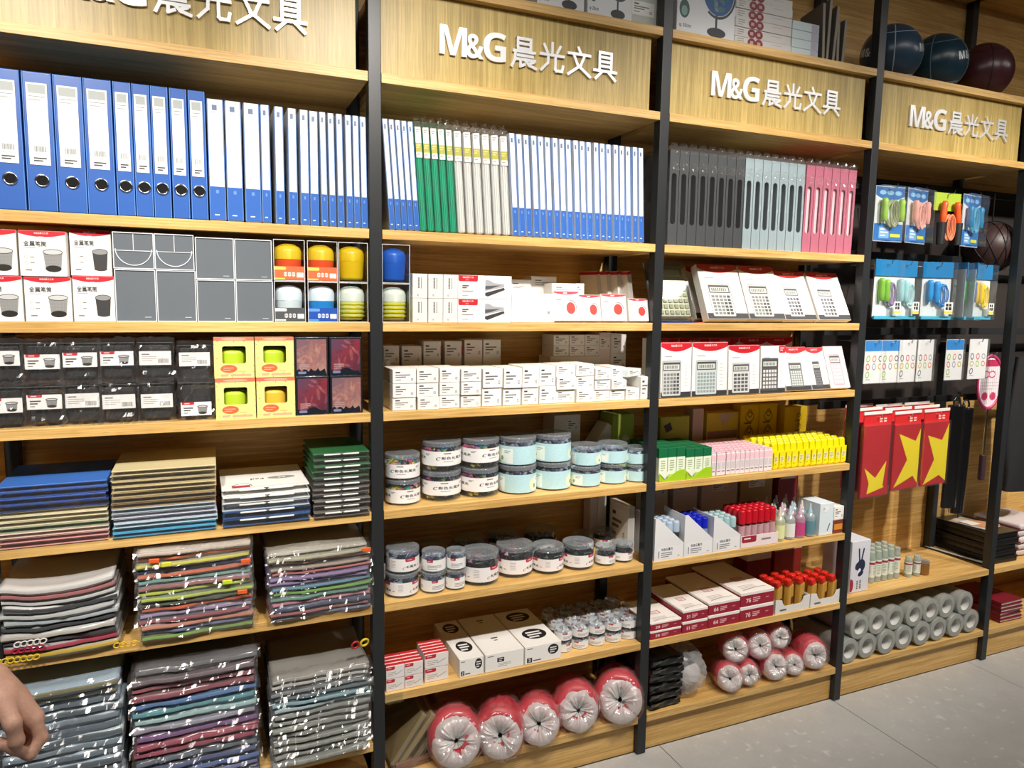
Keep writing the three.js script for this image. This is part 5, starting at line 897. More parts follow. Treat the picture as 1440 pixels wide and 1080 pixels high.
  const c2 = thing('small_box', 'small brown and orange box beside the post, fifth shelf', 'box', 1.7405, S5, -0.012); part(c2, 'carton', RB(0.05, 0.051, 0.06, 0.0012), paint(0x7a3a28, 0.5), 0, 0.026, -0.03); part(c2, 'front_print', PL(0.042, 0.022), paint(0xd98a3a, 0.5), 0, 0.026, 0.0006);
  const c3 = thing('small_box', 'small white box stacked on the brown and orange one', 'box', 1.7405, S5 + 0.0518, -0.012); part(c3, 'carton', RB(0.05, 0.052, 0.06, 0.0012), card, 0, 0.0265, -0.03); part(c3, 'front_print', PL(0.045, 0.046), cartonPrint[0], 0, 0.0265, 0.0006);
  const rb = (x, w, h, mat, text) => { const o = thing('rear_box', text, 'box', x, S5, -0.235, 0, 'boxes at the rear of the fifth shelf'); part(o, 'carton', RB(w, h, 0.06, 0.0015), mat, 0, h / 2, -0.03); part(o, 'front_print', PL(Math.min(w, 0.09) * 0.9, 0.035), cartonPrint[1], 0, h - 0.03, 0.0006); };
  rb(1.07, 0.1, 0.2, card, 'plain white box behind the slanted display boxes'); rb(1.2, 0.11, 0.205, paint(0xeee2e0, 0.6), 'pinkish white box behind the slanted display boxes'); rb(1.36, 0.17, 0.19, paint(0xe6d8dc, 0.6), 'pale mauve box behind the red capped glue sticks'); rb(1.54, 0.16, 0.19, paint(0xb8a474, 0.6), 'tan box behind the clear glue bottles'); rb(1.7, 0.1, 0.21, paint(0x8c2a3a, 0.5), 'dark red box at the rear beside the hook bay');
}
// ---- sixth shelf: flat clip boxes and glue bottles with red caps
{
  const flatPrint = (num) => label(384, 128, '#9c2036', (g, W, H) => { g.fillStyle = '#eeeae6'; g.fillRect(0, 0, W, H * 0.2); g.fillStyle = '#f0d9da'; g.font = 'bold 54px sans-serif'; g.fillText(num, 60, 96); lines(g, 140, 54, 84, 3, 17, 8, '#e8bcc2'); lines(g, 290, 66, 50, 1, 5, 9, '#d08a94'); });
  const lidPrint = label(256, 384, '#efeae6', (g, W, H) => { g.strokeStyle = '#a04a54'; g.lineWidth = 8; g.strokeRect(W * 0.36, H * 0.3, 74, 74); lines(g, W * 0.4, H * 0.34, 50, 3, 20, 9, '#c78a90'); lines(g, 40, H * 0.72, 130, 4, 22, 8, '#b5a9a4'); g.strokeStyle = '#4a6a58'; g.lineWidth = 6; g.beginPath(); g.moveTo(30, H - 16); g.quadraticCurveTo(W * 0.6, H - 60, W - 20, H - 40); g.stroke(); });
  const maroon = paint(0x9c2036, 0.45);
  [[0.9685, 0.127, 0.029, 0.18, flatPrint('28'), '28'], [1.0895, 0.107, 0.0405, 0.22, flatPrint('51'), '51'], [1.2145, 0.138, 0.0455, 0.26, flatPrint('64'), '64'], [1.362, 0.154, 0.053, 0.28, flatPrint('76'), '76']].forEach(([x, w, h, d, m, n]) => {
    for (let k = 0; k < 2; k++) { const o = thing('flat_clip_box', `${k ? 'upper' : 'lower'} ${{ 28: 'shallow flat maroon box beside the pin jar post', 51: 'narrow flat maroon box beside the shallow pair', 64: 'wide flat maroon box beside the narrow pair', 76: 'thickest flat maroon box beside the amber glue' }[n]}`, 'box', x + (k ? 0.001 : 0), S6 + k * h, -0.006 - 0.002 * k, 0, 'flat maroon and white boxes'); part(o, 'box_base', RB(w, h * 0.8, d, 0.0015), maroon, 0, h * 0.4, -d / 2); part(o, 'lid', RB(w + 0.0006, h * 0.2, d + 0.0006, 0.002), card, 0, h * 0.895, -d / 2); part(o, 'front_print', PL(w * 0.985, h * 0.96), m, 0, h * 0.49, 0.0007); part(o, 'lid_print', PL(w * 0.9, d * 0.6), lidPrint, 0, h * 0.997, -d * 0.33, -Math.PI / 2, 0, 0); }
  });
  const amber = phys(0xd9a94a, 0.2, { transmission: 0.25, thickness: 0 }), redCap2 = paint(0xd8281e, 0.35), brown = paint(0x5a2a18, 0.5);
  const body = (() => { const g = new RoundedBoxGeometry(0.042, 0.098, 0.026, 2, 0.008); return displace(g, (v) => { const k = Math.max(0, (v.y - 0.028) / 0.021); v.x *= 1 - 0.4 * Math.min(1, k) * k; }); })();
  const capG = (() => { const g = new RoundedBoxGeometry(0.03, 0.03, 0.024, 2, 0.007); return displace(g, (v) => { v.x += (v.y + 0.015) * -0.35; }); })();
  [[1.532, 0.165, 0], [1.698, 0.157, 1]].forEach(([x, w, t]) => {
    for (let j = 0; j < 3; j++) for (let i = 0; i < 3; i++) { const s = t ? 0.86 : 1, o = thing('amber_glue_bottle', `${ORD[i]} amber glue bottle with red cap, ${ORD[j]} rank, ${t ? 'shorter tray' : 'taller tray'}`, 'bottle', x - w / 2 + 0.028 + i * w / 3.05, S6 + 0.002, -0.03 - j * 0.034, 0.35, 'amber glue bottles with red caps'); part(o, 'bottle', body, amber, 0, 0.049 * s, 0).scale.y = s; part(o, 'cap', capG, redCap2, -0.004, 0.098 * s + 0.006, 0); part(o, 'label_patch', PL(0.02, 0.026), brown, 0.006, 0.036 * s, 0.0135); }
    const o = thing('display_tray', t ? 'white notched tray of shorter amber glue bottles' : 'white notched tray of taller amber glue bottles', 'tray', x, S6, -0.008), s = new THREE.Shape();
    s.moveTo(-w / 2, 0); s.lineTo(w / 2, 0); s.lineTo(w / 2, 0.054); s.lineTo(w / 2 - 0.03, 0.05); s.quadraticCurveTo(w / 2 - 0.036, 0.026, w / 2 - 0.05, 0.026); s.lineTo(-w / 2 + 0.05, 0.026); s.quadraticCurveTo(-w / 2 + 0.036, 0.026, -w / 2 + 0.03, 0.05); s.lineTo(-w / 2, 0.054);
    const wm = paint(0xe2e0dc, 0.5); part(o, 'tray_front', new THREE.ExtrudeGeometry(s, { depth: 0.0016, bevelEnabled: false }), wm, 0, 0.0005, 0); part(o, 'tray_base', RB(w, 0.0016, 0.13, 0.0006), wm, 0, 0.0011, -0.064); for (const e of [-1, 1]) part(o, 'tray_side', RB(0.0016, 0.05, 0.13, 0.0006), wm, e * (w / 2 - 0.0008), 0.0255, -0.064);
    part(o, 'front_mark', RB(0.03, 0.006, 0.0005, 0.0002), paint(0x6a6a6a), -w * 0.28, 0.013, 0.0024);
  });
  const rc = (x, w, h, mat, text) => { const o = thing('rear_box', text, 'box', x, S6, -0.22, 0, 'boxes at the rear of the sixth shelf'); part(o, 'carton', RB(w, h, 0.08, 0.0015), mat, 0, h / 2, -0.04); part(o, 'pale_lid', RB(w + 0.001, h * 0.25, 0.081, 0.0015), card, 0, h * 0.88, -0.04); };
  rc(1.56, 0.12, 0.16, paint(0x8c1e26, 0.5), 'dark red box behind the taller amber bottles'); rc(1.71, 0.14, 0.19, paint(0xa03226, 0.5), 'red box with pale lid behind the shorter amber bottles');
}
// ---- seventh shelf: black bags, a clear bag and small twine rolls
{
  const bagMat = phys(0x060607, 0.3, { clearcoat: 1, clearcoatRoughness: 0.12 });
  for (let k = 0; k < 6; k++) { const o = thing('black_folded_bag', nth('glossy black folded bag', 'the bottom of the pile')(k), 'bag', 0.985, S7 + 0.001 + k * 0.031, -0.012 - rnd(0.012), rnd(-0.08, 0.08), 'glossy black folded bags'); const g = new THREE.BoxGeometry(0.13, 0.03, 0.24, 20, 4, 10); g.deleteAttribute('uv'); g.deleteAttribute('normal'); const m = mergeVertices(g); m.computeVertexNormals(); displace(m, (v, q) => { v.addScaledVector(q, (noise(v.x * 40 + k * 9, v.y * 60, v.z * 24) - 0.5) * 0.012); v.y += 0.016 + (noise(v.x * 14, k) - 0.5) * 0.008; v.z -= 0.12; }); part(o, 'folded_sheet', toCreasedNormals(m, 0.5), bagMat); part(o, 'fold_edge', memo('foldedge', () => { const g = new THREE.PlaneGeometry(0.128, 0.02, 24, 3); return toCreasedNormals(displace(g, (v) => { v.y += 0.016; v.z += Math.abs(noise(v.x * 45, v.y * 120) - 0.5) * 0.014; }), 0.3); }), bagMat, 0, 0, 0.006); }
  const cb = thing('clear_bag', 'clear crumpled bag with pale contents beside the black bags', 'bag', 1.112, S7 + 0.092, -0.01, 0.15); const sg = new THREE.SphereGeometry(0.08, 40, 28); sg.scale(0.98, 1.12, 1.2);
  part(cb, 'contents', (() => { const g = new THREE.SphereGeometry(0.072, 24, 16); g.scale(0.9, 0.85, 1.1); return displace(g, (v) => { v.multiplyScalar(0.94 + 0.14 * noise(v.x * 40, v.y * 40, v.z * 40)); }); })(), paint(0xcac6c2, 0.5), 0, -0.012, -0.085);
  part(cb, 'dark_roll', CY(0.03, 0.09, 20), paint(0x22302c, 0.5), -0.005, 0.03, -0.06, 0.3, 0, 1.3);
  part(cb, 'film', toCreasedNormals(displace(sg, (v) => { const k = Math.abs(noise(v.x * 34, v.y * 34, v.z * 30) - 0.5) * 2; v.multiplyScalar(1.08 - k * 0.26 + (noise(v.x * 110, v.y * 110, v.z * 110) - 0.5) * 0.07); }), 0.3), filmDull, 0, 0, -0.085);
  const R = [[1.246, 0.197, 0.055], [1.335, 0.192, 0.047], [1.461, 0.2, 0.058], [1.549, 0.19, 0.046], [1.655, 0.207, 0.062], [1.283, 0.291, 0.055], [1.397, 0.284, 0.055], [1.492, 0.298, 0.048]];
  R.forEach(([x, y, r], i) => twineRoll('small_twine_roll', i < 5 ? nth('small red twine roll resting on the board', 'the clear bag')(i) : nth('small red twine roll of the upper layer', 'the clear bag')(i - 5), 'small red twine rolls in film', x + 0.01, y - r * 1.0, -0.012 - (i > 4 ? 0.02 : 0), r * 0.97, 0.11, -0.35 + 0.3 * ((i * 37) % 5 - 2) / 4, -0.25 + 0.1 * ((i * 17) % 3 - 1), 40 + i * 5, 0.95));
}

// ---------------------------------------------------------------- top boards: globe cartons, boxes, balls
{
  const globePrint = label(512, 512, '#dfe2e6', (g, W, H) => {
    g.fillStyle = '#3a5a58'; g.beginPath(); g.ellipse(W * 0.12, H * 0.72, 44, 54, 0, 0, 7); g.fill(); g.fillStyle = '#7fa39a'; g.beginPath(); g.ellipse(W * 0.12, H * 0.74, 26, 30, 0, 0, 7); g.fill(); g.fillStyle = '#5c6064'; g.font = 'bold 30px sans-serif'; g.fillText('φ 20cm', 18, H * 0.93);
    g.fillStyle = '#2b3036'; g.fillRect(W * 0.655, H * 0.72, 18, H * 0.18); g.beginPath(); g.ellipse(W * 0.68, H * 0.93, 84, 30, 0, 0, 7); g.fill();
    g.strokeStyle = '#39414a'; g.lineWidth = 16; g.beginPath(); g.arc(W * 0.7, H * 0.46, 150, -1.2, 2.2); g.stroke(); g.fillStyle = '#2f5d96'; g.beginPath(); g.arc(W * 0.7, H * 0.46, 138, 0, 7); g.fill();
    for (let k = 0; k < 26; k++) { g.fillStyle = ['#5f8a78', '#86a07a', '#a4b08a', '#3f76b0'][k % 4]; g.globalAlpha = 0.6; const a = rnd(6.28), q = rnd(110); g.beginPath(); g.ellipse(W * 0.7 + q * Math.cos(a), H * 0.46 + q * Math.sin(a), rnd(8, 40), rnd(6, 22), rnd(3), 0, 7); g.fill(); } g.globalAlpha = 1;
  });
  series([[0.527, TOP, -0.02], [0.689, TOP, -0.02]], nth('white globe carton on the top board', 'the left header end'), (text) => { const o = thing('globe_carton', text, 'box', 0, 0, 0, 0, 'globe cartons'); part(o, 'carton', RB(0.152, 0.23, 0.16, 0.002), paint(0xd9dce0, 0.5), 0, 0.1152, -0.08); part(o, 'front_print', PL(0.149, 0.226), globePrint, 0, 0.1152, 0.0006); return o; });
  { const o = thing('globe_carton', 'large globe carton on the top board beside the round-print boxes', 'box', 1.036, TOP, -0.018, 0, 'globe cartons'); part(o, 'carton', RB(0.224, 0.26, 0.2, 0.002), paint(0xd9dce0, 0.5), 0, 0.1302, -0.1); part(o, 'front_print', PL(0.221, 0.256), globePrint, 0, 0.1302, 0.0006); }
  { const o = thing('grey_green_carton', 'pale grey green carton beside the globe cartons, set back', 'box', 0.82, TOP, -0.045); part(o, 'carton', RB(0.1, 0.2, 0.12, 0.002), paint(0xc4cac4, 0.5), 0, 0.1002, -0.06); part(o, 'front_print', PL(0.08, 0.04), cartonPrint[2], 0.0, 0.06, 0.0006); }
  const disc = label(512, 72, '#dcdad8', (g, W, H) => { lines(g, 20, 14, 60, 3, 18, 6, '#8d8a88'); for (const x of [150, 215]) { g.fillStyle = '#8a2430'; g.beginPath(); g.arc(x, H / 2, 36, 0, 7); g.fill(); g.fillStyle = '#c9a8a8'; g.fillRect(x - 14, 22, 28, 26); } lines(g, 330, 20, 140, 1, 4, 5, '#bcbab8'); });
  series(Array.from({ length: 6 }, (_, k) => [1.272, TOP + k * 0.0285, -0.024 - 0.002 * (k % 2), 0.01 * (k % 3 - 1)]), (i) => `${ORD[i]} long white box with red discs from the board`, (text) => { const o = thing('disc_print_box', text, 'box', 0, 0, 0, 0, 'long white boxes with red discs'); part(o, 'carton', RB(0.236, 0.0278, 0.12, 0.0012), paint(0xdedcda, 0.4), 0, 0.0142, -0.06); part(o, 'front_print', PL(0.232, 0.0268), disc, 0, 0.0142, 0.0006); return o; });
  series(Array.from({ length: 4 }, (_, k) => [1.453, TOP + k * 0.0285, -0.026]), (i) => `${ORD[i]} small pale blue box from the board, beside disc boxes`, (text) => { const o = thing('pale_blue_box', text, 'box', 0, 0, 0, 0, 'small pale blue boxes'); part(o, 'carton', RB(0.118, 0.0278, 0.12, 0.0012), paint(0xcfe0e6, 0.4), 0, 0.0142, -0.06); part(o, 'end_print', PL(0.03, 0.024), paint(0xb8b4c8, 0.5), 0.04, 0.0142, 0.0006); return o; });
  [[1.535, 0.19, 0.04], [1.562, 0.21, -0.02], [1.6, 0.2, -0.05], [1.632, 0.16, 0.02], [1.665, 0.17, -0.04]].forEach(([x, h, rz], i) => { const o = thing('grey_booklet', nth('grey booklet standing on the top board', 'the pale blue boxes')(i), 'booklet', x, TOP + 0.0005, -0.03 - 0.01 * i, -0.25, 'grey booklets'); o.rotation.z = rz; part(o, 'pages', RB(0.009, h, 0.14, 0.001), paint(0x9b9488, 0.7), 0.006, h / 2 + 0.001, -0.07); part(o, 'cover', RB(0.0015, h + 0.002, 0.142, 0.0005), paint(0x6a6660, 0.6), 0.0005, h / 2 + 0.001, -0.07); });
  const ballTex = (base, seam, mark) => { const m = label(1024, 512, base, (g, W, H) => {
    for (let k = 0; k < 9000; k++) { g.fillStyle = k % 2 ? 'rgba(255,255,255,.05)' : 'rgba(0,0,0,.09)'; g.fillRect(rnd(W), rnd(H), 2, 2); }
    if (mark) { for (const x of [150, 470, 790]) { g.fillStyle = '#dfe4e8'; g.font = 'bold 62px sans-serif'; g.fillText('M&G', x, H * 0.5); lines(g, x, H * 0.74, 120, 1, 4, 10, '#a9b4bc'); } }
  }, 0.3); return m; };
  const seamGeo = (r) => { const gs = [new THREE.TorusGeometry(r, 0.0022, 6, 60)]; const b = new THREE.TorusGeometry(r, 0.0022, 6, 60); b.rotateY(Math.PI / 2); gs.push(b); for (const s of [-1, 1]) { const c = new THREE.TorusGeometry(r * 0.72, 0.0022, 6, 48); c.rotateX(Math.PI / 2); c.translate(0, s * r * 0.69, 0); gs.push(c); } return mergeGeometries(gs); };
  const navy = ballTex('#33485c', 0, true), teal = ballTex('#1f3a48', 0, true), brown = ballTex('#4a262a', 0, false);
  [[1.963, -0.115, navy, 0x9fb0bc, 0.8, 'slate blue basketball beside the tall post on the top board'], [2.205, -0.11, teal, 0x54707c, 0.45, 'dark teal basketball between two other balls'], [2.462, -0.1, brown, 0x1c0d0e, 0.9, 'dark brown basketball on the top board']].forEach(([x, z, m, sc, ry, text]) => { const r = 0.107, o = thing('basketball', text, 'ball', x, TOP + r, z, ry); o.rotation.z = 0.25; part(o, 'ball_skin', memo('ball', () => new THREE.SphereGeometry(0.107, 48, 32)), m); part(o, 'seams', memo('seams', () => seamGeo(0.1062)), paint(sc, 0.5)); });
}
// ---------------------------------------------------------------- hook bay
{
  const hook = (o, y, z0) => { part(o, 'hook', CY(0.0022, 0.19, 8), chrome, 0, y, z0 - 0.095, Math.PI / 2, 0, 0); part(o, 'hook_tip', CY(0.0022, 0.016, 8), chrome, 0, y + 0.006, z0, 0.3, 0, 0); };
  const ropeCard = label(256, 384, '#d9e0e2', (g, W, H) => { g.fillStyle = '#2f6fb4'; g.beginPath(); g.moveTo(0, 0); g.lineTo(W, 0); g.lineTo(W, 60); g.quadraticCurveTo(W / 2, 130, 0, 60); g.fill(); g.fillStyle = '#8fc4e4'; for (const x of [60, 128, 200]) { g.beginPath(); g.ellipse(x, 40, 30, 16, 0, 0, 7); g.fill(); } g.fillStyle = '#2a76c0'; g.fillRect(0, H * 0.68, W, H * 0.32); g.fillStyle = '#7fb2e2'; g.fillRect(W * 0.18, H * 0.74, 90, 80); lines(g, W * 0.22, H * 0.77, 70, 3, 22, 9, '#e9f2fa'); g.fillStyle = '#d8dc3a'; g.fillRect(W * 0.58, H * 0.86, 90, 24); });
  const handle = lathe([[0, 0], [0.011, 0.002], [0.013, 0.03], [0.0115, 0.06], [0.013, 0.075], [0.008, 0.085], [0, 0.085]], 16);
  const coil = (n, w, h, r) => { const gs = []; for (let k = 0; k < n; k++) { const t = new THREE.TorusGeometry(1, 0.1, 6, 26); t.scale(w * (0.7 + 0.1 * (k % 4)), h * (0.85 + 0.05 * (k % 3)), r * 9); t.translate((k - n / 2) * w * 0.16, 0, k * 0.0016); gs.push(t); } return mergeGeometries(gs); };
  // jump ropes on the highest hooks
  [[1.955, 0x9ccb4e, 0x9aa27e, 1, 'lime handled jump rope on a blue card beside the post'], [2.108, 0xe8a89c, 0xe8b0a4, 1, 'pink jump rope on a blue card between lime and orange'], [2.272, 0xf2612a, 0xf08a62, 0, 'orange and black jump rope with lime header card'], [2.42, 0x2a86b8, 0x58a8cc, 1, 'blue jump rope on a blue card, rightmost of the ropes']].forEach(([x, hc, rc, cardOn, text], i) => {
    const o = thing('jump_rope_pack', text.replace(', rightmost of the ropes', ' beside the dark netting'), 'jump rope', x, 1.775, -0.05, i % 2 ? 0.18 : -0.05, 'jump rope packs');
    part(o, 'backing_card', RB(0.145, cardOn ? 0.205 : 0.07, 0.0016, 0.0006), cardOn ? paint(0xd4dade, 0.5) : paint(0xa9c43a, 0.5), 0, cardOn ? 0.104 : 0.17, -0.018);
    if (cardOn) part(o, 'card_print', PL(0.142, 0.2), ropeCard, 0, 0.104, -0.0168);
    for (const s of [-1, 1]) { part(o, 'handle', handle, paint(hc, 0.35), s * 0.042, cardOn ? 0.075 : 0.085, 0, 0, 0, cardOn ? 0 : s * 0.1); if (!cardOn) part(o, 'grip', CY(0.0145, 0.085, 16, 0.017), paint(0x26282a, 0.5), s * 0.045, 0.045, 0); }
    part(o, 'rope', memo('ropecoil', () => coil(6, 0.026, 0.05, 0.0022)), paint(rc, 0.45), 0, cardOn ? 0.105 : 0.07, -0.006);
    if (cardOn) part(o, 'blister', memo('ropeblister', () => crinkle(0.146, 0.2, 0.03, 19, 0.003)), film, 0, 0.105, -0.002);
    hook(o, 0.2, 0.012);
  });
  // zip bags of ropes below
  const bagHead = phys(0x1f8fd0, 0.25, { transmission: 0.2, thickness: 0 }), bagFoot = paint(0x49b4d4, 0.35);
  const bagTag = label(96, 128, '#eceee4', (g, W, H) => { g.fillStyle = '#2c2c30'; g.fillRect(14, 14, 30, 30); g.fillRect(52, 14, 26, 30); g.fillRect(14, 52, 26, 30); g.fillRect(48, 50, 32, 34); g.fillStyle = '#e2d24a'; g.fillRect(0, 98, W, 24); });
  [[1.945, 0, 0x7fbf3c, 0x8f7aa4, 'zip bag with lime handle and mauve rope, beside the post'], [2.062, 0.02, 0x9fd4d8, 0xb4dce0, 'zip bag with pale turquoise rope beside the mauve one'], [2.222, -0.35, 0x2b9be0, 0x2b86d0, 'zip bag with blue handle turned sideways'], [2.352, 1.25, 0x3f8a5a, 0x6a8a7a, 'zip bag hanging edge-on showing green'], [2.398, 1.2, 0x6a7ab0, 0x9aa2c0, 'zip bag hanging edge-on showing lilac'], [2.5, 0.05, 0xf0cf1c, 0xe8d24a, 'zip bag with yellow handle and rope']].forEach(([x, ry, hc, rc, text], i) => {
    const w = i === 5 ? 0.15 : 0.125, o = thing('rope_zip_bag', text, 'jump rope', x, 1.478, -0.04 - (i % 2) * 0.012, ry, 'zip bags of jump ropes');
    part(o, 'backing', RB(w - 0.006, 0.19, 0.0014, 0.0005), paint(0xe2ecec, 0.4), 0, 0.11, -0.013); part(o, 'bag_head', RB(w, 0.062, 0.004, 0.0015), bagHead, 0, 0.2, -0.008); part(o, 'bag_foot', RB(w, 0.014, 0.01, 0.003), bagFoot, 0, 0.012, -0.004);
    part(o, 'handle', handle, paint(hc, 0.35), -w * 0.26, 0.075, -0.0); part(o, 'handle', handle, paint(hc, 0.35), -w * 0.02, 0.07, -0.002);
    part(o, 'rope', memo('bagcoil', () => coil(5, 0.022, 0.045, 0.002)), paint(rc, 0.45), w * 0.16, 0.1, -0.004); part(o, 'tag', PL(0.034, 0.046), bagTag, w * 0.3, 0.05, 0.0172);
    part(o, 'bag_film', memo(`bagfilm${w}`, () => crinkle(w, 0.222, 0.028, 23, 0.0035)), film, 0, 0.117, 0.0);
    hook(o, 0.215, 0.012);
  });
  // cards with little trinkets
  const trinket = (top, seedN) => label(192, 256, '#e8eaea', (g, W, H) => { g.fillStyle = top; g.fillRect(0, 0, W, 64); const cs = ['#8fc23a', '#e2803a', '#5a5f66', '#d0605a', '#9aa0a8', '#c9b44a']; for (let k = 0; k < 7; k++) { g.strokeStyle = cs[(k + seedN) % 6]; g.lineWidth = 7; g.beginPath(); g.ellipse(34 + (k % 3) * 62, 110 + Math.floor(k / 3) * 48, 18, 15, rnd(3), 0, 7); g.stroke(); } lines(g, 20, 232, 60, 1, 4, 7, '#b4b8ba'); });
  const trA = trinket('#2a86d0', 0), trB = trinket('#e6e8ea', 2);
  [[1.905, 0, trA, 'blue headed trinket card beside the post'], [1.992, 0.02, trA, 'blue headed trinket card between two others'], [2.085, 0.05, trB, 'white trinket card next to the blue headed ones'], [2.185, 0.1, trB, 'white trinket card with narrow hooks'], [2.355, 0, trA, 'blue headed trinket card beside the white print card'], [2.498, -0.05, trB, 'white print card beside the racket']].forEach(([x, ry, m, text]) => { const o = thing('trinket_card', text, 'card', x, 1.238, -0.04, ry, 'hanging trinket cards'); part(o, 'card', RB(0.104, 0.165, 0.0014, 0.0005), paint(0xe6e8e8, 0.45), 0, 0.083, -0.004); part(o, 'card_print', PL(0.101, 0.162), m, 0, 0.083, -0.003); part(o, 'cover_film', memo('trfilm', () => crinkle(0.106, 0.168, 0.01, 29, 0.0014)), film, 0, 0.084, 0); hook(o, 0.156, 0.012); });
  // five-star flags in film packs: three front packs and those behind them
  const starPoly = [[[0.06, 0.59], [0.5, 0.75], [0.89, 0.52], [0.8, 0.87], [0.86, 0.9], [0.2, 0.97], [0.26, 0.82]], [[0.13, 0.12], [0.82, 0.26], [1, 0.07], [1, 0.95], [0.8, 0.82], [0.05, 0.97], [0.52, 0.55]], [[0.12, 0.19], [0.74, 0.29], [1, 0.02], [1, 0.98], [0.71, 0.87], [0.06, 1], [0.46, 0.6]]];
  const starPatch = (i, w, h) => new THREE.ExtrudeGeometry(new THREE.Shape(starPoly[i].map(([u, v]) => new THREE.Vector2((u - 0.5) * w, (1 - v) * h))), { depth: 0.0008, bevelEnabled: false });
  const red = paint(0xb3121e, 0.6), yellow = paint(0xe8d41c, 0.6), headWhite = paint(0xe9e4e0, 0.5), headRed = label(192, 48, '#cf2a2c', (g, W, H) => { g.fillStyle = '#f0cfc8'; for (let k = 0; k < 2; k++) { g.fillRect(108 + k * 30, 12, 20, 8); g.fillRect(108 + k * 30, 26, 20, 8); } });
  for (let j = 0; j < 3; j++) for (let i = 0; i < 3; i++) {
    const w = 0.158, h = [0.285, 0.265, 0.262][i], x = [1.945, 2.112, 2.278][i] + j * 0.012, y = [0.792, 0.806, 0.81][i] + j * 0.006, z = -0.035 - j * 0.055;
    const o = thing('flag_pack', j === 0 ? ['folded red flag pack showing two star points', 'folded red flag pack with large yellow star between two packs', 'folded red flag pack with yellow star beside the black bags'][i] : `red flag pack, ${j === 1 ? 'middle' : 'rear'} rank, ${ORD[i]} from the post`, 'flag', x, y, z, 0.06, 'folded red flag packs');
    part(o, 'flag', RB(w, h, 0.012, 0.004), red, 0, h / 2, -0.006);
    if (j === 0) part(o, 'yellow_star', starPatch(i, w - 0.008, h - 0.012), yellow, 0, 0.006, 0.0004);
    const hd = part(o, 'header_card', RB(w + 0.004, 0.05, 0.002, 0.0006), red, 0, h + 0.022, -0.006); part(hd, 'header_print', PL(w, 0.034), headRed, 0, -0.006, 0.0013); part(o, 'header_top', RB(w + 0.004, 0.012, 0.004, 0.0012), headWhite, 0, h + 0.046, -0.006);
    part(o, 'film', memo('flagfilm' + i, () => crinkle(w + 0.006, h + 0.004, 0.016, 37 + i, 0.0016)), film, 0, h / 2, -0.005);
    if (j === 0) hook(o, h + 0.03, 0.01);
  }
  const blackBag = phys(0x0d0d0f, 0.3, { clearcoat: 0.8, clearcoatRoughness: 0.2 });
  [[2.475, 0.68, 0.1, 0.44, -0.1], [2.565, 0.64, 0.09, 0.46, -0.12]].forEach(([x, y, w, h, z], i) => { const o = thing('black_hanging_bag', i ? 'long black hanging bag beside the racket' : 'long black hanging bag beside the flag packs', 'bag', x, y, z, 0.1); part(o, 'bag', (() => { const g = new THREE.CylinderGeometry(w * 0.5, w * 0.42, h, 28, 16); g.scale(1, 1, 0.5); return displace(g, (v) => { const a = Math.atan2(v.z, v.x); const k = 1 + 0.18 * (noise(Math.cos(a) * 4 + i * 5, Math.sin(a) * 4, v.y * 4) - 0.5); v.x *= k; v.z *= k; v.y += h / 2; }); })(), blackBag); part(o, 'strap', new THREE.TorusGeometry(0.022, 0.004, 6, 16), blackBag, 0, h + 0.015, 0); part(o, 'cord', CY(0.002, 0.03, 6), blackBag, 0.01, -0.012, 0); });
  { const o = thing('racket_pack', 'pink and silver racket with white printed card', 'racket', 2.705, 0.83, -0.12, -0.1); const rim = new THREE.TorusGeometry(0.085, 0.006, 8, 40); rim.scale(0.8, 1.35, 1); part(o, 'rim', rim, paint(0xb83a6a, 0.3), 0, 0.38, 0); part(o, 'shaft', CY(0.0045, 0.24, 12), chrome, 0, 0.15, 0); part(o, 'grip', CY(0.014, 0.11, 14), paint(0x3a2430, 0.6), 0, 0.0, 0);
    const rp = label(192, 320, '#ecdfe4', (g, W, H) => { g.fillStyle = '#c2345c'; g.beginPath(); g.roundRect(20, 16, 152, 44, 20); g.fill(); g.strokeStyle = '#c2345c'; g.lineWidth = 7; for (const x of [60, 110]) { g.beginPath(); g.ellipse(x, 110, 26, 20, 0, 0, 7); g.stroke(); } lines(g, 20, 160, 150, 3, 20, 6, '#c9c0c4'); for (const x of [60, 130]) { g.fillStyle = '#c8446a'; g.beginPath(); g.arc(x, 250, 26, 0, 7); g.fill(); } });
    part(o, 'string_card', (() => { const g = new THREE.CircleGeometry(0.082, 32); g.scale(0.79, 1.34, 1); return g; })(), rp, 0, 0.38, 0.001); part(o, 'strings', (() => { const gs = []; for (let k = -5; k <= 5; k++) { const a = new THREE.BoxGeometry(0.0008, 0.2 * Math.sqrt(1 - (k / 6.2) ** 2), 0.0008); a.translate(k * 0.0112, 0, 0); gs.push(a); } return mergeGeometries(gs); })(), chrome, 0, 0.38, 0.004); hook(o, 0.5, 0.02); }
  { const o = thing('netting_ball_bag', 'dark brown ball in netting hanging behind the ropes', 'ball', 2.66, 1.79, -0.14); part(o, 'ball_skin', memo('ball', () => new THREE.SphereGeometry(0.107, 48, 32)), paint(0x3a2624, 0.45), 0, 0.0, 0); const gs = []; for (let k = 0; k < 6; k++) { const t = new THREE.TorusGeometry(0.109, 0.0016, 5, 40); t.rotateY(k * Math.PI / 6); t.rotateX(0.5); gs.push(t); const u = t.clone(); u.rotateX(-1.0); gs.push(u); } part(o, 'netting', mergeGeometries(gs), paint(0x1a1414, 0.5)); part(o, 'cord', CY(0.003, 0.12, 8), paint(0x1a1414, 0.5), 0, 0.165, 0); }
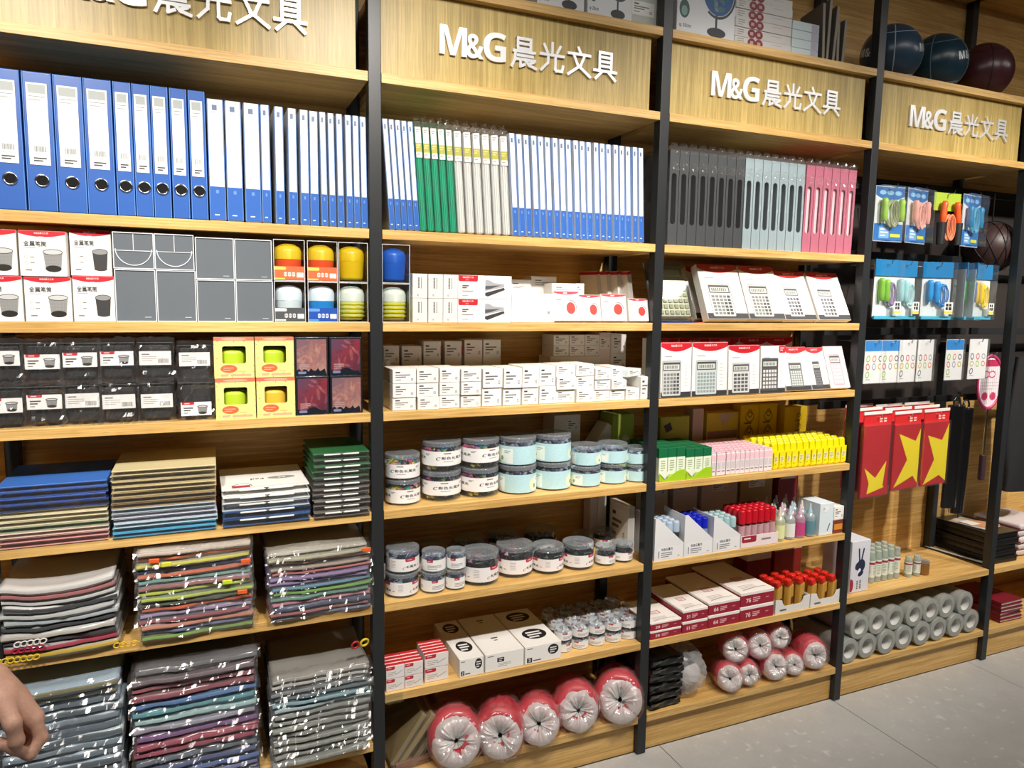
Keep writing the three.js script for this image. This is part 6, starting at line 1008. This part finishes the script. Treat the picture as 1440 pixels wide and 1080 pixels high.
  // long board: carton with hand picture, glue tubes, black cases
  const handPrint = label(256, 512, '#dadbe4', (g, W, H) => { g.fillStyle = '#262c48'; g.lineCap = 'round'; g.strokeStyle = '#262c48'; g.lineWidth = 20; g.beginPath(); g.moveTo(116, 210); g.lineTo(100, 80); g.stroke(); g.beginPath(); g.moveTo(140, 210); g.lineTo(166, 84); g.stroke(); g.beginPath(); g.ellipse(138, 250, 58, 66, 0.2, 0, 7); g.fill(); g.beginPath(); g.ellipse(92, 250, 32, 42, 0.5, 0, 7); g.fill(); g.fillStyle = '#e9e9ee'; g.beginPath(); g.ellipse(120, 300, 18, 26, 0.4, 0, 7); g.fill(); g.fillStyle = '#262c48'; g.beginPath(); g.ellipse(140, 330, 40, 24, -0.5, 0, 7); g.fill(); g.fillStyle = '#a02c40'; g.beginPath(); g.ellipse(14, 440, 34, 66, 0, 0, 7); g.fill(); for (let k = 0; k < 5; k++) { g.fillStyle = '#3c3c4a'; g.fillRect(90, 400 + k * 18, 20, 11); g.fillRect(130, 400 + k * 18, 24, 11); } });
  { const o = thing('hand_print_carton', 'tall white carton with navy hand picture on the long board', 'box', 1.893, LONG, -0.03, 0); part(o, 'carton', RB(0.1, 0.208, 0.14, 0.002), paint(0xd8d9e2, 0.5), 0, 0.1042, -0.07); part(o, 'front_print', PL(0.098, 0.205), handPrint, 0, 0.1042, 0.0006); }
  const tubeLab = label(256, 256, '#dfe6dc', (g, W, H) => { g.fillStyle = '#a03a4a'; g.fillRect(0, 26, W, 34); for (let k = 0; k < 4; k++) lines(g, 14 + k * 64, 84, 36, 6, 24, 10, '#8aa08c'); });
  const tubeGeo = lathe([[0, 0.001], [0.014, 0.001], [0.0155, 0.004], [0.0155, 0.1], [0.013, 0.108], [0.013, 0.128], [0.011, 0.132], [0, 0.132]], 18), tubeMat = phys(0xdfeae0, 0.15, { transmission: 0.6, thickness: 0 });
  const tubes = []; for (let j = 0; j < 3; j++) for (let i = 0; i < 5; i++) tubes.push([2.02 + i * 0.036 + j * 0.006, LONG, -0.085 - j * 0.036, rnd(2)]);
  series(tubes, (i) => `clear glue tube with red band, ${ORD[Math.floor(i / 5)]} rank, ${ORD[i % 5]} from hand carton`, (text) => { const o = thing('glue_tube', text, 'bottle', 0, 0, 0, 0, 'clear glue tubes'); part(o, 'tube', tubeGeo, tubeMat); part(o, 'wrap_label', CY(0.0158, 0.07, 18, 0.0158, true), tubeLab, 0, 0.06, 0); return o; });
  series([[2.225, LONG, -0.075, 0.2], [2.268, LONG, -0.07, 1]], nth('shorter glue bottle', 'the clear glue tubes'), (text) => { const o = thing('short_glue_bottle', text, 'bottle', 0, 0, 0, 0, 'shorter glue bottles'); part(o, 'bottle', tubeGeo, tubeMat).scale.y = 0.68; part(o, 'wrap_label', CY(0.0159, 0.05, 18, 0.0159, true), tubeLab, 0, 0.04, 0); return o; });
  { const o = thing('amber_jar', 'small amber jar at the end of the glue tubes', 'jar', 2.312, LONG, -0.072); part(o, 'jar_body', jarGeo(0.024, 0.06), phys(0xa8773a, 0.15, { transmission: 0.4, thickness: 0 })); part(o, 'lid', lidGeo(0.024, 0.06), lidMat); }
  { const o = thing('clear_tumbler', 'clear tumbler standing behind the hand picture carton', 'cup', 1.985, LONG, -0.25); part(o, 'tumbler', lathe([[0, 0.002], [0.026, 0.002], [0.03, 0.13], [0.0285, 0.13], [0.025, 0.006], [0, 0.006]], 24), clear); part(o, 'base_disc', CY(0.025, 0.004), white, 0, 0.005, 0); }
  series(Array.from({ length: 5 }, (_, k) => [2.775 + 0.002 * (k % 2), LONG + 0.0005 + k * 0.0275, -0.03 - 0.004 * (k % 3), 0.02 * (k % 3 - 1)]), (i) => `${ORD[i]} black tray case from the long board`, (text) => { const o = thing('black_tray_case', text, 'case', 0, 0, 0, 0, 'stacked black tray cases'); part(o, 'tray', RB(0.17, 0.022, 0.27, 0.004), paint(0x121315, 0.35), 0, 0.0115, -0.135); part(o, 'rim', RB(0.174, 0.005, 0.274, 0.002), paint(0x1c1e20, 0.3), 0, 0.0245, -0.135); return o; });
  { const o = thing('paper_heap', 'loose grey and orange papers on the black tray cases', 'paper', 2.775, LONG + 0.139, -0.1, 0.2); part(o, 'sheet', RB(0.12, 0.002, 0.17, 0.0006), paint(0xb5aca0, 0.6), 0, 0.0012, -0.07); part(o, 'sheet', RB(0.1, 0.002, 0.12, 0.0006), paint(0xc08a62, 0.6), 0.015, 0.0034, -0.04, 0, 0.3, 0); part(o, 'sheet', RB(0.06, 0.002, 0.06, 0.0006), paint(0xd8d4cc, 0.6), -0.02, 0.0056, -0.08, 0, -0.2, 0); }
  { const o = thing('striped_ruler', 'black and white striped long strip lying on the long board', 'strip', 2.655, LONG, -0.175, 0.15); part(o, 'strip', RB(0.034, 0.008, 0.26, 0.002), paint(0x1e1f22, 0.4), 0, 0.0042, 0); for (const s of [-1, 0.1]) part(o, 'white_stripe', RB(0.007, 0.0008, 0.255, 0.0003), paint(0xc9c4ba, 0.5), s * 0.011, 0.0084, 0); part(o, 'end_knob', RB(0.05, 0.016, 0.016, 0.004), black, 0.0, 0.0085, 0.137); }
  series(Array.from({ length: 5 }, (_, k) => [3.02, LONG + 0.0005 + k * 0.03, -0.05, 0.05 * (k % 3 - 1)]), (i) => `${ORD[i]} folded pale cloth pack from the long board`, (text) => { const o = thing('folded_cloth_pack', text, 'pack', 0, 0, 0, 0, 'folded pale cloth packs'); part(o, 'cloth', memo('cloth', () => { const g = new RoundedBoxGeometry(0.24, 0.029, 0.22, 3, 0.012); return displace(g, (v) => { v.y += (noise(v.x * 20, v.z * 20) - 0.5) * 0.008; }); }), paint(0xcfc3c0, 0.8), 0, 0.015, -0.11); part(o, 'colour_band', RB(0.242, 0.008, 0.2, 0.003), paint(0x9c3a4c, 0.6), 0, 0.012, -0.102); return o; });
  { const o = thing('black_garment', 'black garment hanging in the bay with dark red books', 'garment', 2.96, 0.72, -0.1); part(o, 'fabric', (() => { const g = new THREE.CylinderGeometry(0.12, 0.15, 0.6, 40, 14); g.scale(1, 1, 0.35); return displace(g, (v) => { const a = Math.atan2(v.z, v.x), k = 1 + 0.2 * (noise(Math.cos(a) * 6, Math.sin(a) * 6, v.y * 3) - 0.5); v.x *= k; v.z *= k; v.y += 0.3; }); })(), paint(0x141416, 0.7)); part(o, 'hanger', new THREE.TorusGeometry(0.03, 0.003, 6, 16, 4), chrome, 0, 0.63, 0); }
  series(Array.from({ length: 6 }, (_, k) => [2.845 + 0.002 * (k % 2), S7 + 0.0005 + k * 0.0155, -0.02 - 0.002 * (k % 3), 0.02 * (k % 3 - 1)]), (i) => `${ORD[i]} dark red book from the lowest board`, (text) => { const o = thing('dark_red_book', text, 'book', 0, 0, 0, 0, 'stacked dark red books'); part(o, 'pages', RB(0.142, 0.0105, 0.208, 0.001), paint(0xd8d0c4, 0.7), 0.002, 0.0075, -0.108); part(o, 'cover', RB(0.15, 0.002, 0.216, 0.0008), paint(0x7a1428, 0.5), 0, 0.014, -0.108); part(o, 'cover', RB(0.15, 0.002, 0.216, 0.0008), paint(0x7a1428, 0.5), 0, 0.0012, -0.108); part(o, 'spine', RB(0.002, 0.0148, 0.216, 0.0008), paint(0x7a1428, 0.5), -0.074, 0.0076, -0.108); return o; });
  // lowest board: clear tape rolls in long sleeves
  const tapeGeo = (() => { const p = []; const ro = 0.0505, ri = 0.031, L = 0.24; p.push([ri, 0], [ro * 0.97, 0]); for (let k = 0; k < 5; k++) { const a = L * k / 5, b = L * (k + 1) / 5; p.push([ro, a + 0.004], [ro, b - 0.003], [ro * 0.985, b - 0.0008]); } p.push([ri, L]); return lathe(p, 36); })();
  const tapeMat = phys(0xb9bdb6, 0.25, { transmission: 0.3, thickness: 0, clearcoat: 0.5, clearcoatRoughness: 0.2 }), coreMat = paint(0xd8d8d4, 0.6), wrap = memo('tapewrap', () => rollShell(0.0495, 0.245, 3, 0.018));
  const T = []; for (let k = 0; k < 8; k++) T.push([1.838 + k * 0.1025, S7 + 0.0525, -0.004 - 0.004 * (k % 2), 0.03]); for (let k = 0; k < 7; k++) T.push([1.888 + k * 0.1025, S7 + 0.0525 + 0.089, -0.006 - 0.004 * (k % 3), 0.03]);
  series(T.filter((t) => t[0] < 2.6), (i, s) => s[1] < 0.2 ? `sleeve of clear tape rolls, lower row, ${ORD[i]} from the post` : `sleeve of clear tape rolls, upper row, ${ORD[i - 8]} from the post`, (text) => { const o = thing('tape_roll_sleeve', text, 'tape rolls', 0, 0, 0, 0, 'sleeves of clear tape rolls'); part(o, 'tape_rolls', tapeGeo, tapeMat, 0, 0, 0, -Math.PI / 2, 0, 0); part(o, 'core', CY(0.0305, 0.238, 28, 0.0305, true), coreMat, 0, 0, -0.12, Math.PI / 2, 0, 0); part(o, 'sleeve_film', wrap, film, 0, 0, 0.002); return o; });
}

// ---------------------------------------------------------------- the shopper whose arm hangs into the picture
{
  const V = (x, y, z) => new THREE.Vector3(x, y, z);
  function sdfMesh(c, half, res, fn) {
    const mc = new MarchingCubes(res, new THREE.MeshBasicMaterial(), false, false, 160000), h = res / 2, p = V(0, 0, 0); mc.isolation = 0;
    for (let k = 0; k < res; k++) for (let j = 0; j < res; j++) for (let i = 0; i < res; i++) { p.set(c.x + (i - h) / h * half, c.y + (j - h) / h * half, c.z + (k - h) / h * half); mc.field[i + j * res + k * res * res] = -fn(p); }
    mc.update();
    const n = mc.count, pos = new Float32Array(mc.positionArray.slice(0, n * 3)), nor = new Float32Array(mc.normalArray.slice(0, n * 3));
    for (let i = 0; i < n; i++) { pos[3 * i] = pos[3 * i] * half + c.x; pos[3 * i + 1] = pos[3 * i + 1] * half + c.y; pos[3 * i + 2] = pos[3 * i + 2] * half + c.z; }
    const g = new THREE.BufferGeometry(); g.setAttribute('position', new THREE.BufferAttribute(pos, 3)); g.setAttribute('normal', new THREE.BufferAttribute(nor, 3));
    const m = mergeVertices((g.deleteAttribute('normal'), g), 1e-5); m.computeVertexNormals();
    return m;
  }
  const pa = V(0, 0, 0), ba = V(0, 0, 0);
  const bone = (p, a, b, ra, rb) => { pa.subVectors(p, a); ba.subVectors(b, a); const t = Math.max(0, Math.min(1, pa.dot(ba) / ba.lengthSq())); return pa.addScaledVector(ba, -t).length() - (ra + (rb - ra) * t); };
  const smin = (a, b, k) => { const h = Math.max(0, Math.min(1, 0.5 + 0.5 * (b - a) / k)); return b + (a - b) * h - k * h * (1 - h); };
  const chain = (list, k) => (p) => { let d = 1; for (const [a, b, ra, rb] of list) d = smin(d, bone(p, a, b, ra, rb), k); return d; };
  const O = V(-1.3, 0, 0.66), at = (x, y, z) => V(O.x + x, y, O.z + z);
  const sh = at(0.19, 1.33, 0), el = V(-0.96, 1.08, 0.62), wr = V(-0.785, 0.908, 0.6), kn = V(-0.722, 0.825, 0.592);
  const sh2 = at(-0.19, 1.33, 0), el2 = at(-0.26, 1.06, 0.03), wr2 = at(-0.26, 0.84, -0.04), hd2 = at(-0.26, 0.75, -0.06);
  const trunk = [[at(0, 1.28, 0.01), at(0, 1.0, 0.01), 0.115, 0.105], [at(-0.12, 1.33, 0), at(0.12, 1.33, 0), 0.075, 0.075], [at(-0.07, 0.92, 0), at(0.07, 0.92, 0), 0.11, 0.11], [at(0, 1.38, 0), at(0, 1.5, -0.02), 0.05, 0.048]];
  const legs = [-1, 1].flatMap((s) => [[at(s * 0.09, 0.9, 0), at(s * 0.1, 0.48, -0.01), 0.085, 0.055], [at(s * 0.1, 0.48, -0.01), at(s * 0.1, 0.09, 0.01), 0.055, 0.038]]);
  const head = [[at(0, 1.62, -0.03), at(0, 1.56, -0.045), 0.085, 0.068], [at(0, 1.6, -0.115), at(0, 1.575, -0.128), 0.012, 0.014], [at(-0.085, 1.6, -0.02), at(-0.085, 1.57, -0.02), 0.014, 0.01], [at(0.085, 1.6, -0.02), at(0.085, 1.57, -0.02), 0.014, 0.01]];
  const arms = [[sh, el, 0.05, 0.042], [el, wr, 0.043, 0.031], [sh2, el2, 0.05, 0.042], [el2, wr2, 0.043, 0.03], [wr2, hd2, 0.03, 0.036]];
  const bodyD = chain([...trunk, ...legs, ...head, ...arms], 0.03);
  // hand of the near arm: palm, four curled fingers and a thumb laid along the side
  const ax = kn.clone().sub(wr).normalize(), side = V(0.5, 0.18, 0.85).addScaledVector(ax, -V(0.5, 0.18, 0.85).dot(ax)).normalize(), palm = V(0, 0, 0).crossVectors(ax, side).normalize();   // side: towards the thumb; palm: inward
  if (palm.x > 0) palm.negate();
  const P = (a, s, q) => wr.clone().addScaledVector(ax, a).addScaledVector(side, s).addScaledVector(palm, q);
  const handB = [[el, wr, 0.043, 0.031], [wr, P(0.045, 0.0, 0), 0.031, 0.028], [P(0.03, 0.018, 0), P(0.088, 0.024, 0), 0.022, 0.016], [P(0.03, 0.0, 0), P(0.09, 0.004, 0), 0.022, 0.016], [P(0.03, -0.018, 0), P(0.086, -0.016, 0), 0.02, 0.0155]];
  const fingers = [0.03, 0.01, -0.01, -0.028].map((s, i) => { const L = [0.9, 1, 0.95, 0.78][i], b = P(0.09 - 0.004 * i, s, 0), c = P(0.09 - 0.004 * i + 0.032 * L, s, 0.014), e = P(0.096 + 0.03 * L, s, 0.04), f = P(0.078, s, 0.05); return [[b, c, 0.0105, 0.0098], [c, e, 0.0098, 0.009], [e, f, 0.009, 0.0075]]; });
  const thumb = [[P(0.028, 0.03, 0.006), P(0.06, 0.05, 0.022), 0.0165, 0.012], [P(0.06, 0.05, 0.022), P(0.086, 0.044, 0.036), 0.012, 0.0105], [P(0.086, 0.044, 0.036), P(0.1, 0.03, 0.046), 0.0105, 0.0085]];
  const hand = (p) => { let d = 1; for (const [a, b, ra, rb] of handB) d = smin(d, bone(p, a, b, ra, rb), 0.018); let t = 1; for (const [a, b, ra, rb] of thumb) t = smin(t, bone(p, a, b, ra, rb), 0.006); d = smin(d, t, 0.008); for (const f of fingers) { let q = 1; for (const [a, b, ra, rb] of f) q = smin(q, bone(p, a, b, ra, rb), 0.004); d = smin(d, q, 0.004); } return d; };
  const o = thing('person', 'person in dark clothes with one bare forearm and closed hand hanging down', 'person', 0, 0, 0);
  const W = 256, d = new Uint8Array(W * W * 4); for (let y = 0; y < W; y++) for (let x = 0; x < W; x++) { const n = noise(x * 0.03, y * 0.03, 4) * 0.6 + noise(x * 0.2, y * 0.2, 6) * 0.4; d.set([196 + 26 * n, 152 + 22 * n, 130 + 22 * n, 255], (y * W + x) * 4); }
  const tex = new THREE.DataTexture(d, W, W); tex.colorSpace = THREE.SRGBColorSpace; tex.wrapS = tex.wrapT = THREE.RepeatWrapping; tex.magFilter = THREE.LinearFilter; tex.repeat.set(6, 6); tex.needsUpdate = true;
  const skin = phys(0xffffff, 0.5, { map: tex });
  const cutHand = (p) => Math.max(bodyD(p), bone(p, el, wr, 0.06, 0.05) * -1);
  const gb = boxUV(sdfMesh(V(O.x, 0.86, O.z), 0.92, 112, (p) => Math.max(cutHand(p), p.y - 1.78))), gh = boxUV(sdfMesh(V(-0.81, 0.905, 0.6), 0.2, 112, hand));
  part(o, 'body', mergeGeometries([gb, gh]), skin);
  const cloth = chain([...trunk.slice(0, 3).map(([a, b, r, q]) => [a, b, r + 0.014, q + 0.014]), [sh, sh.clone().lerp(el, 0.8), 0.066, 0.062], [sh2, sh2.clone().lerp(el2, 0.8), 0.066, 0.062]], 0.04);
  part(o, 'shirt', sdfMesh(V(O.x, 1.15, O.z), 0.45, 64, (p) => Math.max(cloth(p), 0.86 - p.y, p.y - 1.43)), paint(0x25282e, 0.8));
  const tr = chain(legs.map(([a, b, r, q]) => [a, b, r + 0.014, q + 0.022]).concat([[at(-0.07, 0.9, 0), at(0.07, 0.9, 0), 0.12, 0.12]]), 0.03);
  part(o, 'trousers', sdfMesh(V(O.x, 0.5, O.z), 0.56, 72, (p) => Math.max(tr(p), p.y - 0.98)), paint(0x2b2d33, 0.85));
  const hair = chain([[at(0, 1.645, 0.0), at(0, 1.6, 0.03), 0.094, 0.08]], 0.02);
  part(o, 'hair', sdfMesh(V(O.x, 1.63, O.z), 0.16, 40, (p) => Math.max(hair(p), -(p.z - O.z) - 0.055)), paint(0x17130f, 0.6));
  for (const s of [-1, 1]) { part(o, 'eye', new THREE.SphereGeometry(0.011, 12, 8), paint(0x2a201a, 0.3), O.x + s * 0.032, 1.605, O.z - 0.105); part(o, 'shoe', RB(0.095, 0.075, 0.25, 0.03), paint(0x2a2a2c, 0.6), O.x + s * 0.1, 0.0385, O.z - 0.045); }
  part(o, 'mouth', RB(0.045, 0.008, 0.006, 0.003), paint(0xa05a50, 0.5), O.x, 1.545, O.z - 0.112);
}
renderer.render(scene, camera);
